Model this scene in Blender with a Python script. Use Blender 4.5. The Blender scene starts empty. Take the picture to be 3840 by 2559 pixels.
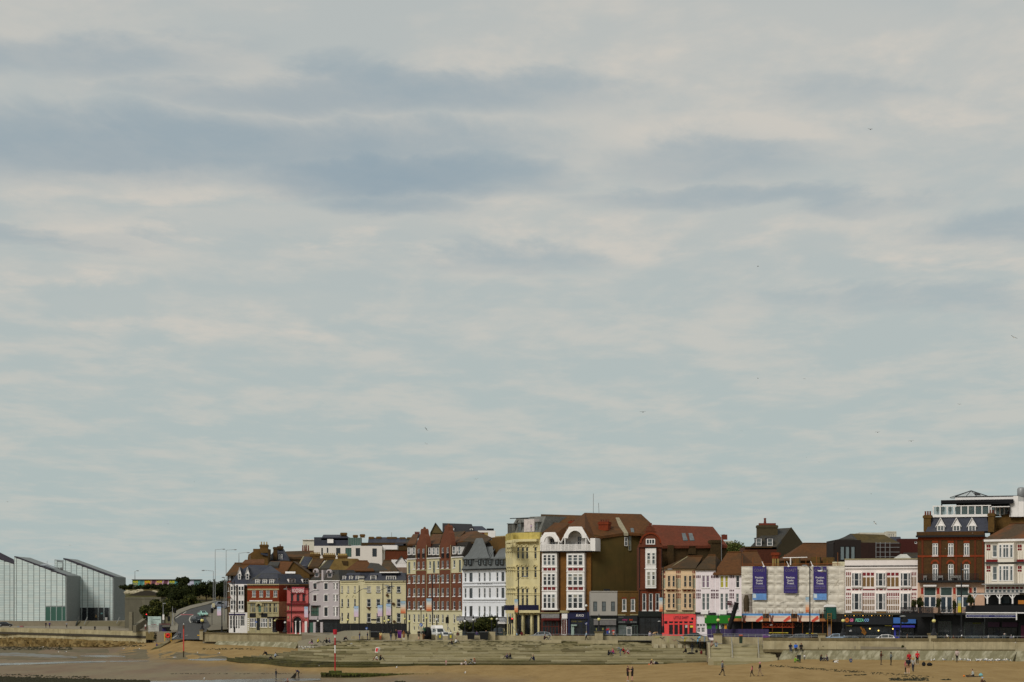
import bpy,bmesh,math,random
from mathutils import Vector,Matrix
random.seed(7)
SC=bpy.context.scene
COL=SC.collection
R=math.radians
# ------------------------------------------------------------------ camera, sky, sun, exposure
FPX,YH,ZC=9000.0,2262.0,12.3
cam_d=bpy.data.cameras.new('camera')
cam=bpy.data.objects.new('camera',cam_d)
COL.objects.link(cam)
cam_d.sensor_width=36.0
cam_d.lens=36.0*FPX/3840.0
cam_d.shift_y=(YH-1279.5)/3840.0
cam_d.clip_start,cam_d.clip_end=1.0,20000.0
cam.location=(0,0,ZC)
cam.rotation_euler=(R(90),0,0)
SC.camera=cam
SC.view_settings.view_transform='Standard'
SC.view_settings.look='None'
SC.view_settings.exposure=0.38
SC.view_settings.gamma=1.0
SC.view_settings.use_curve_mapping=False
SC.render.engine='CYCLES'
SC.cycles.max_bounces=6
SC.cycles.use_denoising=True
SUN_EL,SUN_AZ=R(40),R(215)
sun_d=bpy.data.lights.new('sun','SUN')
sun_d.energy=1.5
sun_d.angle=R(20)
sun_d.color=(1.0,0.955,0.89)
sun=bpy.data.objects.new('sun',sun_d)
COL.objects.link(sun)
sv=Vector((math.sin(SUN_AZ)*math.cos(SUN_EL),math.cos(SUN_AZ)*math.cos(SUN_EL),math.sin(SUN_EL)))
sun.rotation_euler=sv.to_track_quat('Z','Y').to_euler()
def make_world():
 w=bpy.data.worlds.new('World')
 SC.world=w
 w.use_nodes=True
 nt=w.node_tree
 N,L=nt.nodes,nt.links
 N.clear()
 def nd(t,**kw):
  n=N.new(t)
  for k,val in kw.items():
   setattr(n,k,val)
  return n
 def mth(op,a,b=None,c=None):
  n=nd('ShaderNodeMath',operation=op)
  for i,val in enumerate((a,b,c)):
   if val is None:
    continue
   if isinstance(val,(int,float)):
    n.inputs[i].default_value=val
   else:
    L.new(val,n.inputs[i])
  return n.outputs[0]
 tc=nd('ShaderNodeTexCoord')
 sep=nd('ShaderNodeSeparateXYZ')
 L.new(tc.outputs['Generated'],sep.inputs[0])
 zz=mth('ADD',mth('MAXIMUM',sep.outputs[2],0.0),0.055)
 px,py=mth('DIVIDE',sep.outputs[0],zz),mth('DIVIDE',sep.outputs[1],zz)
 def plane(sx,sy,ox,oy):
  cmb=nd('ShaderNodeCombineXYZ')
  L.new(mth('MULTIPLY_ADD',px,sx,ox),cmb.inputs[0])
  L.new(mth('MULTIPLY_ADD',py,sy,oy),cmb.inputs[1])
  return cmb.outputs[0]
 def noise(vec,scale,detail,rough,dist=0.0):
  n=nd('ShaderNodeTexNoise')
  n.inputs['Scale'].default_value=scale
  n.inputs['Detail'].default_value=detail
  n.inputs['Roughness'].default_value=rough
  n.inputs['Distortion'].default_value=dist
  L.new(vec,n.inputs['Vector'])
  return n.outputs['Fac']
 def smooth(v,a,b,lo=0.0,hi=1.0):
  n=nd('ShaderNodeMapRange',interpolation_type='SMOOTHSTEP')
  n.inputs[1].default_value,n.inputs[2].default_value=a,b
  n.inputs[3].default_value,n.inputs[4].default_value=lo,hi
  L.new(v,n.inputs[0])
  return n.outputs[0]
 def mix(f,a,b):
  n=nd('ShaderNodeMix',data_type='RGBA')
  L.new(f,n.inputs[0])
  for i,val in((6,a),(7,b)):
   if isinstance(val,tuple):
    n.inputs[i].default_value=val+(1,)
   else:
    L.new(val,n.inputs[i])
  return n.outputs[2]
 big=noise(plane(1.0,0.42,3.1,7.7),1.1,4,0.5,0.3)
 mid=noise(plane(1.0,0.5,11.3,2.2),3.0,7,0.58,0.3)
 fine=noise(plane(1.0,0.6,1.3,5.2),8.0,6,0.6)
 el=sep.outputs[2]
 yy=mth('MAXIMUM',sep.outputs[1],0.05)
 front=smooth(sep.outputs[1],0.05,0.5)
 a=mth('ADD',mth('DIVIDE',sep.outputs[0],yy),mth('MULTIPLY_ADD',big,0.12,-0.06))
 e=mth('ADD',mth('DIVIDE',el,yy),mth('MULTIPLY_ADD',mid,0.034,-0.017))
 def banks(lst):
  tot=None
  for(u,v,ru,rv,wt)in lst:
   p=mth('DIVIDE',mth('SUBTRACT',a,(u-1920)/FPX),ru/FPX)
   q=mth('DIVIDE',mth('SUBTRACT',e,(YH-v)/FPX),rv/FPX)
   d=mth('ADD',mth('MULTIPLY',p,p),mth('MULTIPLY',q,q))
   k=smooth(d,0.0,1.7,wt,0.0)
   tot=k if tot is None else mth('MAXIMUM',tot,k)
  return mth('MULTIPLY',tot,front)
 base=mix(smooth(el,0.0,0.22),(0.330,0.392,0.388),(0.372,0.395,0.385))
 dk=banks([(700,540,1250,150,0.85),(1420,650,650,110,1.0),(1350,330,900,85,0.75),(250,200,700,90,0.6),(1500,770,330,70,0.75),(2650,580,480,120,0.55),(2800,745,700,55,0.6),(3900,860,420,60,0.55),(2050,960,420,50,0.4),(150,880,420,45,0.45),(3600,1120,700,60,0.3),(3150,350,350,60,0.35)])
 dark=mth('MAXIMUM',dk,mth('MULTIPLY',smooth(big,0.58,0.78),smooth(el,0.1,0.3,0.0,0.6)))
 dark=mth('MULTIPLY',dark,mth('MULTIPLY_ADD',mid,0.9,0.5))
 col=mix(mth('MINIMUM',dark,1.0),base,(0.222,0.284,0.325))
 lt=banks([(620,690,620,75,0.75),(950,850,950,60,0.7),(2800,190,800,190,0.6),(3250,170,420,130,0.7),(3800,230,320,160,0.75),(2650,860,800,100,0.5),(3300,400,560,50,0.55),(2730,450,420,60,0.6),(3600,950,420,60,0.5),(1950,830,500,120,0.6),(2050,150,600,160,0.4),(250,1030,330,50,0.6),(900,1180,700,60,0.25)])
 ns=smooth(mth('MULTIPLY_ADD',fine,0.4,mid),0.58,0.9)
 lt=mth('ADD',mth('MULTIPLY',lt,mth('MULTIPLY_ADD',ns,0.8,0.45)),mth('MULTIPLY',ns,mth('MULTIPLY_ADD',smooth(el,0.0,0.12),0.25,0.42)))
 lt=mth('MULTIPLY',mth('MINIMUM',lt,1.0),mth('MULTIPLY_ADD',mth('MINIMUM',dark,1.0),-0.8,1.0))
 col=mix(lt,col,(0.475,0.452,0.408))
 sky=nd('ShaderNodeTexSky',sky_type='NISHITA')
 sky.sun_disc=False
 sky.sun_elevation=SUN_EL
 sky.sun_rotation=SUN_AZ
 sky.air_density,sky.dust_density=1.0,1.5
 b1,b2=nd('ShaderNodeBackground'),nd('ShaderNodeBackground')
 L.new(sky.outputs[0],b1.inputs[0])
 b1.inputs[1].default_value=0.05
 L.new(col,b2.inputs[0])
 ms=nd('ShaderNodeMixShader')
 ms.inputs[0].default_value=0.93
 L.new(b1.outputs[0],ms.inputs[1])
 L.new(b2.outputs[0],ms.inputs[2])
 out=nd('ShaderNodeOutputWorld')
 L.new(ms.outputs[0],out.inputs[0])
make_world()
# ------------------------------------------------------------------ materials
MATS={}
def lin(c):
 c/=255.0
 return c/12.92 if c<=0.04045 else((c+0.055)/1.055)**2.4
def alb(rgb,k=0.78):
 f=0.85+0.08*max(0.0,min(1.0,(max(rgb)-165)/50.0))
 return tuple(min(0.85,max(0.004,lin(c*f)/k))for c in rgb)
def M(name,rgb=None,rough=0.8,var=0.18,scale=2.0,streak=0.0,spot=None,spot_amt=0.5,spot_scale=0.25,spot_st=(1,1,1.6),metal=0.0,bump=0.0,spec=0.3,emit=0.0,stretch=(1,1,1)):
 """Procedural surface: base colour broken by noise, rain streaks and patches of a second colour."""
 if name in MATS:
  return MATS[name]
 m=bpy.data.materials.new(name)
 m.use_nodes=True
 nt=m.node_tree
 N,L=nt.nodes,nt.links
 b=N['Principled BSDF']
 b.inputs['Roughness'].default_value=rough
 b.inputs['Metallic'].default_value=metal
 b.inputs['Specular IOR Level'].default_value=spec
 base=alb(rgb)
 geo=N.new('ShaderNodeNewGeometry')
 def noise(sc,stretch,detail=4):
  mp=N.new('ShaderNodeMapping')
  mp.inputs['Scale'].default_value=stretch
  L.new(geo.outputs['Position'],mp.inputs[0])
  n=N.new('ShaderNodeTexNoise')
  n.inputs['Scale'].default_value=sc
  n.inputs['Detail'].default_value=detail
  n.inputs['Roughness'].default_value=0.65
  L.new(mp.outputs[0],n.inputs['Vector'])
  return n.outputs['Fac']
 def ramp(v,a,b_,lo,hi):
  n=N.new('ShaderNodeMapRange')
  n.inputs[1].default_value,n.inputs[2].default_value=a,b_
  n.inputs[3].default_value,n.inputs[4].default_value=lo,hi
  L.new(v,n.inputs[0])
  return n.outputs[0]
 def mixc(f,a,c):
  n=N.new('ShaderNodeMix')
  n.data_type='RGBA'
  L.new(f,n.inputs[0])
  for i,val in((6,a),(7,c)):
   if isinstance(val,tuple):
    n.inputs[i].default_value=val[:3]+(1,)
   else:
    L.new(val,n.inputs[i])
  return n.outputs[2]
 n1=noise(scale,stretch)
 dk=tuple(c*(1-var)for c in base)
 lt=tuple(min(0.9,c*(1+var))for c in base)
 col=mixc(ramp(n1,0.32,0.68,0,1),dk,lt)
 if streak:
  col=mixc(ramp(noise(1.6,(1,1,0.12),5),0.48,0.75,0,streak),col,tuple(c*0.35+0.006 for c in base))
 if spot:
  col=mixc(ramp(noise(spot_scale,spot_st,5),0.46,0.66,0,spot_amt),col,alb(spot))
 L.new(col,b.inputs['Base Color'])
 if bump:
  bp=N.new('ShaderNodeBump')
  bp.inputs['Strength'].default_value=bump
  bp.inputs['Distance'].default_value=0.05
  L.new(noise(scale*3,stretch),bp.inputs['Height'])
  L.new(bp.outputs[0],b.inputs['Normal'])
 if emit:
  b.inputs['Emission Color'].default_value=base+(1,)
  b.inputs['Emission Strength'].default_value=emit
 MATS[name]=m
 return m
def paint(rgb,rough=0.7,**kw):
 """A plain painted or printed surface, named after its colour."""
 return M('paint_%d_%d_%d'%tuple(rgb),rgb,rough,**{'var':0.07,'scale':1.5,**kw})
WHITE=M('white_paint',(222,218,214),0.55,0.06,1.0,streak=0.10)
FRAME=M('white_window_frame',(218,216,212),0.5,0.05)
GLASS=M('dark_window_glass',(34,38,42),0.06,0.45,0.9,spec=0.6)
GLASS2=M('grey_window_glass',(92,99,100),0.08,0.35,1.1,spec=0.6)
CURT=M('net_curtain_behind_glass',(150,146,132),0.3,0.25,3.0,spec=0.6,stretch=(6,6,0.5))
TEAL=M('tinted_glass',(62,96,84),0.08,0.15,0.7,spec=0.6)
BLACK=M('black_paint',(17,17,18),0.5,0.2)
IRON=M('black_iron',(22,22,26),0.45,0.2)
STEEL=M('galvanised_steel',(150,152,152),0.45,0.12,metal=0.3)
CREAM=M('cream_render',(198,189,152),0.85,0.07,0.7,streak=0.12)
SLATE=M('blue_slate',(48,51,64),0.6,0.28,2.4,spot=(72,72,72),spot_amt=0.5)
GREYSLATE=M('grey_slate',(58,57,54),0.7,0.3,2.6,spot=(78,66,40),spot_amt=0.5)
BROWNTILE=M('brown_roof_tile',(66,50,28),0.85,0.25,2.2,spot=(112,68,20),spot_amt=0.65,spot_scale=0.16)
RUSTTILE=M('lichen_rust_tile',(92,56,22),0.85,0.25,2.0,spot=(66,48,24),spot_amt=0.6,spot_scale=0.2)
REDTILE=M('red_clay_tile',(106,50,28),0.85,0.22,2.0,spot=(84,46,26),spot_amt=0.5)
BROWNBRICK=M('brown_stock_brick',(92,68,30),0.9,0.28,3.2,spot=(120,84,36),spot_amt=0.5)
DARKBRICK=M('dark_stock_brick',(66,50,24),0.9,0.3,3.0,spot=(92,62,28),spot_amt=0.5)
REDBRICK=M('red_brick',(124,50,20),0.9,0.2,3.0,spot=(100,40,20),spot_amt=0.5)
DULLBRICK=M('dull_red_brick',(92,48,32),0.9,0.2,3.0,spot=(80,46,26),spot_amt=0.5)
STONE=M('pale_limestone',(166,156,118),0.9,0.16,1.4,streak=0.2)
CONC=M('weathered_concrete',(156,144,112),0.92,0.16,0.9,streak=0.42,spot=(112,100,66),spot_amt=0.5)
STEP=M('terrace_concrete',(154,144,110),0.92,0.12,0.5,spot=(136,126,84),spot_amt=0.6,spot_scale=0.2)
ASPH=M('asphalt',(72,72,70),0.9,0.15,1.5)
POT=M('terracotta_pot',(112,52,36),0.85,0.2)
BUFFPOT=M('buff_pot',(172,148,92),0.85,0.2)
# ------------------------------------------------------------------ geometry helpers
def P(x,y,D):
 return Vector(((x-1920.0)*D/FPX,D,ZC-(y-YH)*D/FPX))
def PX(x,D):
 return(x-1920.0)*D/FPX
LOC={}
class MB:
 """Collects faces and links them as ONE mesh object."""
 def __init__(s):
  s.v,s.f,s.m,s.mats=[],[],[],[]
 def mi(s,mat):
  if mat not in s.mats:
   s.mats.append(mat)
  return s.mats.index(mat)
 def poly(s,pts,mat):
  n=len(s.v)
  s.v+=[Vector(p)for p in pts]
  s.f.append(tuple(range(n,n+len(pts))))
  s.m.append(s.mi(mat))
 def mesh(s,pts,faces,mat):
  n,k=len(s.v),s.mi(mat)
  s.v+=[Vector(p)for p in pts]
  for f in faces:
   s.f.append(tuple(n+i for i in f))
   s.m.append(k)
  return s
 def prism(s,pts,vec,mat):
  """polygon pts swept along vec"""
  k=len(pts)
  vec=Vector(vec)
  pts=[Vector(p)for p in pts]
  return s.mesh(pts+[p+vec for p in pts],[tuple(range(k-1,-1,-1)),tuple(range(k,2*k))]+[(i,(i+1)%k,k+(i+1)%k,k+i)for i in range(k)],mat)
 def box(s,c,size,mat,rz=0.0):
  """box with base centre c"""
  x,y,z=size[0]/2,size[1]/2,size[2]
  rot=Matrix.Rotation(rz,3,'Z')
  return s.prism([Vector(c)+rot@Vector(p)for p in((-x,-y,0),(x,-y,0),(x,y,0),(-x,y,0))],(0,0,z),mat)
 def fbox(s,F,u0,z0,u1,z1,d0,d1,mat):
  if u0>u1:u0,u1=u1,u0
  if z0>z1:z0,z1=z1,z0
  return s.prism([F.w(u0,z0,d0),F.w(u1,z0,d0),F.w(u1,z1,d0),F.w(u0,z1,d0)],F.n*(d1-d0),mat)
 def tube(s,path,r,mat,n=8,caps=True):
  path=[Vector(p)for p in path]
  rs=r if isinstance(r,(list,tuple))else[r]*len(path)
  rings=[]
  for i,p in enumerate(path):
   t=(path[min(i+1,len(path)-1)]-path[max(i-1,0)]).normalized()
   a=t.cross(Vector((0,0,1))if abs(t.z)<0.9 else Vector((1,0,0))).normalized()
   b=t.cross(a)
   rings+=[p+(a*math.cos(2*math.pi*j/n)+b*math.sin(2*math.pi*j/n))*rs[i]for j in range(n)]
  k=len(path)
  fs=[(i*n+j,i*n+(j+1)%n,(i+1)*n+(j+1)%n,(i+1)*n+j)for i in range(k-1)for j in range(n)]
  if caps:
   fs+=[tuple(range(n-1,-1,-1)),tuple(range((k-1)*n,k*n))]
  return s.mesh(rings,fs,mat)
 def lathe(s,c,prof,mat,n=12):
  c=Vector(c)
  k=len(prof)
  pts=[c+Vector((r*math.cos(2*math.pi*j/n),r*math.sin(2*math.pi*j/n),z))for r,z in prof for j in range(n)]
  fs=[(i*n+j,i*n+(j+1)%n,(i+1)*n+(j+1)%n,(i+1)*n+j)for i in range(k-1)for j in range(n)]
  return s.mesh(pts,fs+[tuple(range(n-1,-1,-1)),tuple(range((k-1)*n,k*n))],mat)
 def ball(s,c,r,mat,n=10,m=6):
  rx,ry,rz=r if isinstance(r,(tuple,list))else(r,r,r)
  c=Vector(c)
  pts=[c+Vector((0,0,-rz))]
  for i in range(1,m):
   a=math.pi*i/m-math.pi/2
   pts+=[c+Vector((rx*math.cos(a)*math.cos(2*math.pi*j/n),ry*math.cos(a)*math.sin(2*math.pi*j/n),rz*math.sin(a)))for j in range(n)]
  pts.append(c+Vector((0,0,rz)))
  fs=[(0,1+(j+1)%n,1+j)for j in range(n)]
  for i in range(m-2):
   fs+=[(1+i*n+j,1+i*n+(j+1)%n,1+(i+1)*n+(j+1)%n,1+(i+1)*n+j)for j in range(n)]
  fs+=[(len(pts)-1,1+(m-2)*n+j,1+(m-2)*n+(j+1)%n)for j in range(n)]
  return s.mesh(pts,fs,mat)
 def data(s,name,off=Vector((0,0,0)),smooth=False,recalc=True):
  me=bpy.data.meshes.new(name)
  me.from_pydata([p-off for p in s.v],[],s.f)
  for mt in s.mats:
   me.materials.append(mt)
  me.polygons.foreach_set('material_index',s.m)
  if smooth:
   me.polygons.foreach_set('use_smooth',[True]*len(s.f))
  if recalc:
   bm=bmesh.new()
   bm.from_mesh(me)
   bmesh.ops.recalc_face_normals(bm,faces=bm.faces[:])
   bm.to_mesh(me)
   bm.free()
  me.update()
  return me
 def build(s,name,parent=None,smooth=False,recalc=True,loc=None):
  off=LOC.get(parent,Vector((0,0,0)))if parent is not None else(Vector(loc)if loc is not None else Vector((0,0,0)))
  o=bpy.data.objects.new(name,s.data(name,off,smooth,recalc))
  COL.objects.link(o)
  if parent is not None:
   o.parent=parent
  elif loc is not None:
   o.location=loc
  LOC[o]=off
  return o
def tag(o,label=None,cat=None,group=None,kind=None):
 for k,val in(('label',label),('category',cat),('group',group),('kind',kind)):
  if val:
   o[k]=val
 return o
def thing(name,label,cat,loc,group=None):
 o=bpy.data.objects.new(name,None)
 o.empty_display_size=0.3
 o.location=loc
 COL.objects.link(o)
 LOC[o]=Vector(loc)
 return tag(o,label,cat,group)
def kids(o):
 return[c for c in bpy.data.objects if c.parent is o]
def copy_tree(o,loc,rz=0.0,scale=1.0,label=None):
 """a copy of a thing with copies of its parts and sub-parts"""
 def cp(src,par):
  c=src.copy()
  COL.objects.link(c)
  if par is not None:
   c.parent=par
  for ch in TREE.get(src,()):
   cp(ch,c)
  return c
 r=cp(o,None)
 r.location,r.rotation_euler,r.scale=loc,(0,0,rz),(scale,)*3
 if label:
  r['label']=label
 return r
TREE={}
def reg(o):
 """remember a thing's parts so that copies are quick"""
 def go(x):
  TREE[x]=[c for c in bpy.data.objects if c.parent is x]
  for c in TREE[x]:
   go(c)
 go(o)
 return o
FONT={}
def text_mesh(s,bold=0.0):
 """string -> (points, faces, width) with cap height 1 on the x axis"""
 if(s,bold)in FONT:
  return FONT[(s,bold)]
 cu=bpy.data.curves.new('lettering','FONT')
 cu.body=s
 cu.size=1.4
 cu.offset=bold
 cu.resolution_u=2
 cu.align_x='CENTER'
 ob=bpy.data.objects.new('lettering',cu)
 me=bpy.data.meshes.new_from_object(ob)
 pts=[v.co.copy()for v in me.vertices]
 fs=[tuple(p.vertices)for p in me.polygons]
 bpy.data.objects.remove(ob)
 bpy.data.meshes.remove(me)
 w=max((p.x for p in pts),default=1)-min((p.x for p in pts),default=0)
 FONT[(s,bold)]=(pts,fs,w)
 return FONT[(s,bold)]
class View:
 def __init__(s,ox,oy,k):
  s.ox,s.oy,s.k=ox,oy,k
 def __call__(s,x,y):
  return s.ox+x/s.k,s.oy+y/s.k
V0=View(0,0,1)
V1=View(0,1960,2.6175)
V2=View(800,1940,3.136)
V3=View(1200,1940,3.136)
V4=View(1500,1920,3.0154)
V5=View(1860,1900,2.9034)
V6=View(2380,1900,2.9037)
V7=View(2740,1920,3.016)
V8=View(3100,1820,2.53)
V9=View(3400,1820,2.5295)
VT=View(0,2060,4.9)
VH=View(460,2140,5.8825)
VP=View(3440,1820,5.8825)
VR=View(840,2000,5.8825)
class Fac:
 """A vertical facade plane through two plan points; x, y are positions on it seen from the beach."""
 def __init__(s,v,xl,Dl,xr,Dr):
  s.v=v
  a,b=v(xl,0)[0],v(xr,0)[0]
  s.A=Vector((PX(a,Dl),Dl))
  B=Vector((PX(b,Dr),Dr))
  s.dir=(B-s.A).normalized()
  s.L=(B-s.A).length
  n=Vector((s.dir.y,-s.dir.x))
  s.n=Vector((n.x,n.y,0))
  if s.n.y>0:
   s.n=-s.n
 def off(s,d):
  f=Fac.__new__(Fac)
  f.v,f.dir,f.n,f.L=s.v,s.dir,s.n,s.L
  f.A=s.A+Vector((s.n.x,s.n.y))*d
  return f
 def t_u(s,x):
  rx=(s.v(x,0)[0]-1920.0)/FPX
  det=rx*(-s.dir.y)+s.dir.x
  t=(s.A.x*(-s.dir.y)+s.dir.x*s.A.y)/det
  u=(rx*s.A.y-s.A.x)/det
  return t,u
 def U(s,x):
  return s.t_u(x)[1]
 def Z(s,x,y):
  return ZC-(s.v(x,y)[1]-YH)*s.t_u(x)[0]/FPX
 def w(s,u,z,d=0.0):
  q=s.A+s.dir*u
  return Vector((q.x+s.n.x*d,q.y+s.n.y*d,z))
# ------------------------------------------------------------------ a building: walls with openings, windows, roofs, chimneys
class Bld:
 def __init__(s,name,label,cat,v,xl,Dl,xr,Dr,group=None,zb=4.6):
  s.fac=Fac(v,xl,Dl,xr,Dr)
  s.v,s.xm,s.zb=v,(xl+xr)/2,zb
  s.root=thing(name,label,cat,s.fac.w(s.fac.L/2,5.7),group)
  s.walls,s.holes=[],[]
 def turn(s,xl,Dl,xr,Dr):
  """go on along another face of the same building"""
  s.flush()
  s.fac=Fac(s.v,xl,Dl,xr,Dr)
  s.xm=(xl+xr)/2
  return s
 def F(s,d):
  return s.fac.off(d)if d else s.fac
 def rect(s,F,x0,y0,x1,y1,zx=None):
  zx=(x0+x1)/2 if zx is None else zx
  return F.U(x0),F.Z(zx,y1),F.U(x1),F.Z(zx,y0)
 def wall(s,x0,y0,x1,y1,mat,depth=9.0,d=0.0,name='wall',zx=None):
  F=s.F(d)
  u0,z0,u1,z1=s.rect(F,x0,y0,x1,y1 if y1 else 0,s.xm if zx is None else zx)
  if not y1:
   z0=s.zb
  s.walls.append((F,d,u0,z0,u1,z1,mat,depth,name))
 def win(s,x0,y0,x1,y1,cols=1,rows=2,mat=None,glass=None,fw=0.09,bar=0.055,d=0.0,sill=None,sur=None,sw=0.14,zx=None,hole=True,name='window',rec=0.1,arch=None):
  mat=mat or FRAME
  F=s.F(d)
  u0,z0,u1,z1=s.rect(F,x0,y0,x1,y1,zx)
  if hole:
   s.holes.append((d,u0,z0,u1,z1))
  m=MB()
  a,b=(-rec-0.05,-rec+0.02)if hole else(0.0,0.09)
  m.fbox(F,u0,z0,u0+fw,z1,a,b,mat)
  m.fbox(F,u1-fw,z0,u1,z1,a,b,mat)
  m.fbox(F,u0+fw,z0,u1-fw,z0+fw,a,b,mat)
  m.fbox(F,u0+fw,z1-fw,u1-fw,z1,a,b,mat)
  us=[u0+fw+(u1-u0-2*fw)*i/cols for i in range(cols+1)]
  rf=rows if isinstance(rows,(list,tuple))else[i/rows for i in range(1,rows)]
  zs=[z0+fw]+[z0+fw+(z1-z0-2*fw)*t for t in rf]+[z1-fw]
  for u in us[1:-1]:
   m.fbox(F,u-bar/2,z0+fw,u+bar/2,z1-fw,a+0.01,b-0.012,mat)
  for z in zs[1:-1]:
   m.fbox(F,u0+fw,z-bar/2,u1-fw,z+bar/2,a+0.013,b-0.008,mat)
  if sill:
   m.fbox(F,u0-0.08,z0-0.14,u1+0.08,z0-0.003,-0.05,0.12,sill)
  if sur:
   m.fbox(F,u0-sw,z0-sw,u0-0.002,z1+sw,-0.03,0.06,sur)
   m.fbox(F,u1+0.002,z0-sw,u1+sw,z1+sw,-0.03,0.06,sur)
   m.fbox(F,u0,z1+0.002,u1,z1+sw*1.4,-0.03,0.065,sur)
   m.fbox(F,u0,z0-sw,u1,z0-0.002,-0.03,0.065,sur)
  fr=m.build(name,s.root,recalc=False)
  k=s.v.k
  big=abs(x1-x0)/k/cols>=10 and abs(y1-y0)/k/(len(zs)-1)>=10
  pm=MB()
  for i in range(cols):
   for j in range(len(zs)-1):
    g=glass or random.choice((GLASS,GLASS,GLASS,GLASS,GLASS2,GLASS2,CURT))
    pm.fbox(F,us[i],zs[j],us[i+1],zs[j+1],a+0.015,a+0.03,g)
    if big:
     pm.build('pane',fr,recalc=False)
     pm=MB()
   glass=glass
  if not big:
   pm.build('pane',fr,recalc=False)
  return fr
 def wins(s,xs,rows_y,w,**kw):
  for(y0,y1)in rows_y:
   for x in xs:
    s.win(x-w/2,y0,x+w/2,y1,**kw)
 def band(s,x0,y0,x1,y1,mat,d1=0.15,d0=-0.05,name='string_course',d=0.0,parent=None,zx=None):
  F=s.F(d+d1)
  u0,z0,u1,z1=s.rect(F,x0,y0,x1,y1,zx)
  return MB().fbox(F,u0,z0,u1,z1,d0-d1,0.0,mat).build(name,parent or s.root,recalc=False)
 def panel(s,rects,mat,d1=0.04,d0=-0.04,name='panel',d=0.0):
  """alike inlaid panels, one object each"""
  for r in rects:
   s.band(*r,mat,d1,d0,name,d)
 def flush(s):
  for(F,d,u0,z0,u1,z1,mat,depth,name)in s.walls:
   hs=[h for h in s.holes if abs(h[0]-d)<1e-6 and u0-0.01<=h[1]and h[3]<=u1+0.01 and z0-0.01<=h[2]and h[4]<=z1+0.01]
   us=sorted({u0,u1}|{h[1]for h in hs}|{h[3]for h in hs})
   zs=sorted({z0,z1}|{h[2]for h in hs}|{h[4]for h in hs})
   m=MB()
   for j in range(len(zs)-1):
    i=0
    while i<len(us)-1:
     def inside(i):
      cu,cz=(us[i]+us[i+1])/2,(zs[j]+zs[j+1])/2
      return any(h[1]<cu<h[3]and h[2]<cz<h[4]for h in hs)
     if inside(i):
      i+=1
      continue
     k=i+1
     while k<len(us)-1 and not inside(k):
      k+=1
     m.poly([F.w(us[i],zs[j]),F.w(us[k],zs[j]),F.w(us[k],zs[j+1]),F.w(us[i],zs[j+1])],mat)
     i=k
   for(_,a,b,c,e)in hs:
    q=-0.2
    m.poly([F.w(a,b),F.w(a,e),F.w(a,e,q),F.w(a,b,q)],mat)
    m.poly([F.w(c,e),F.w(c,b),F.w(c,b,q),F.w(c,e,q)],mat)
    m.poly([F.w(a,e),F.w(c,e),F.w(c,e,q),F.w(a,e,q)],mat)
    m.poly([F.w(c,b),F.w(a,b),F.w(a,b,q),F.w(c,b,q)],mat)
   q=-depth
   m.poly([F.w(u0,z0),F.w(u0,z1),F.w(u0,z1,q),F.w(u0,z0,q)],mat)
   m.poly([F.w(u1,z1),F.w(u1,z0),F.w(u1,z0,q),F.w(u1,z1,q)],mat)
   m.poly([F.w(u0,z1),F.w(u1,z1),F.w(u1,z1,q),F.w(u0,z1,q)],mat)
   m.poly([F.w(u1,z0,q),F.w(u0,z0,q),F.w(u0,z1,q),F.w(u1,z1,q)],mat)
   m.build(name,s.root,recalc=False)
  s.walls,s.holes=[],[]
 def pt(s,x,y,back=0.0,zx=None):
  F=s.F(-back)
  return F.w(F.U(x),F.Z(x if zx is None else zx,y))
 def slab(s,pts,mat,drop=0.35,name='roof',parent=None,vec=None):
  """polygon through (x, y, metres behind the facade), thickened downwards"""
  return MB().prism([s.pt(*p)for p in pts],vec or(0,0,-drop),mat).build(name,parent or s.root)
 def hip(s,x0,x1,ye,xr0,xr1,yr,depth,mat,over=0.35,name='roof',rb=0.5):
  F,B=s.fac,s.F(-depth*rb)
  u0,u1=F.U(x0),F.U(x1)
  ze,zr=F.Z(s.xm,ye),B.Z(s.xm,yr)
  r0,r1=B.U(xr0),B.U(xr1)
  a=[F.w(u0,ze,over),F.w(u1,ze,over),F.w(u1,ze,-depth-over),F.w(u0,ze,-depth-over)]
  lo=[p-Vector((0,0,0.22))for p in a]
  rr=[F.w(r0,zr,-depth*rb),F.w(r1,zr,-depth*rb)]
  m=MB().mesh(a+lo+rr,[(0,1,9,8),(1,2,9),(2,3,8,9),(3,0,8),(0,4,5,1),(1,5,6,2),(2,6,7,3),(3,7,4,0),(4,7,6,5)],mat)
  o=m.build(name,s.root)
  MB().tube([rr[0]+Vector((0,0,0.05)),rr[1]+Vector((0,0,0.05))],0.14,RUSTTILE,6).build('ridge_tiles',o)
  return o
 def mansard(s,x0,x1,y0,y1,inset,depth,mat,side=None,name='roof',d=0.0):
  F,B=s.F(d),s.F(d-inset)
  u0,u1,z0=F.U(x0),F.U(x1),F.Z(s.xm,y0)
  z1=B.Z(s.xm,y1)
  si=inset if side is None else side
  lo=[F.w(u0,z0),F.w(u1,z0),F.w(u1,z0,-depth),F.w(u0,z0,-depth)]
  hi=[F.w(u0+si,z1,-inset),F.w(u1-si,z1,-inset),F.w(u1-si,z1,-depth+inset),F.w(u0+si,z1,-depth+inset)]
  return MB().mesh(lo+hi,[(0,1,5,4),(1,2,6,5),(2,3,7,6),(3,0,4,7),(4,5,6,7),(3,2,1,0)],mat).build(name,s.root)
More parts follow.
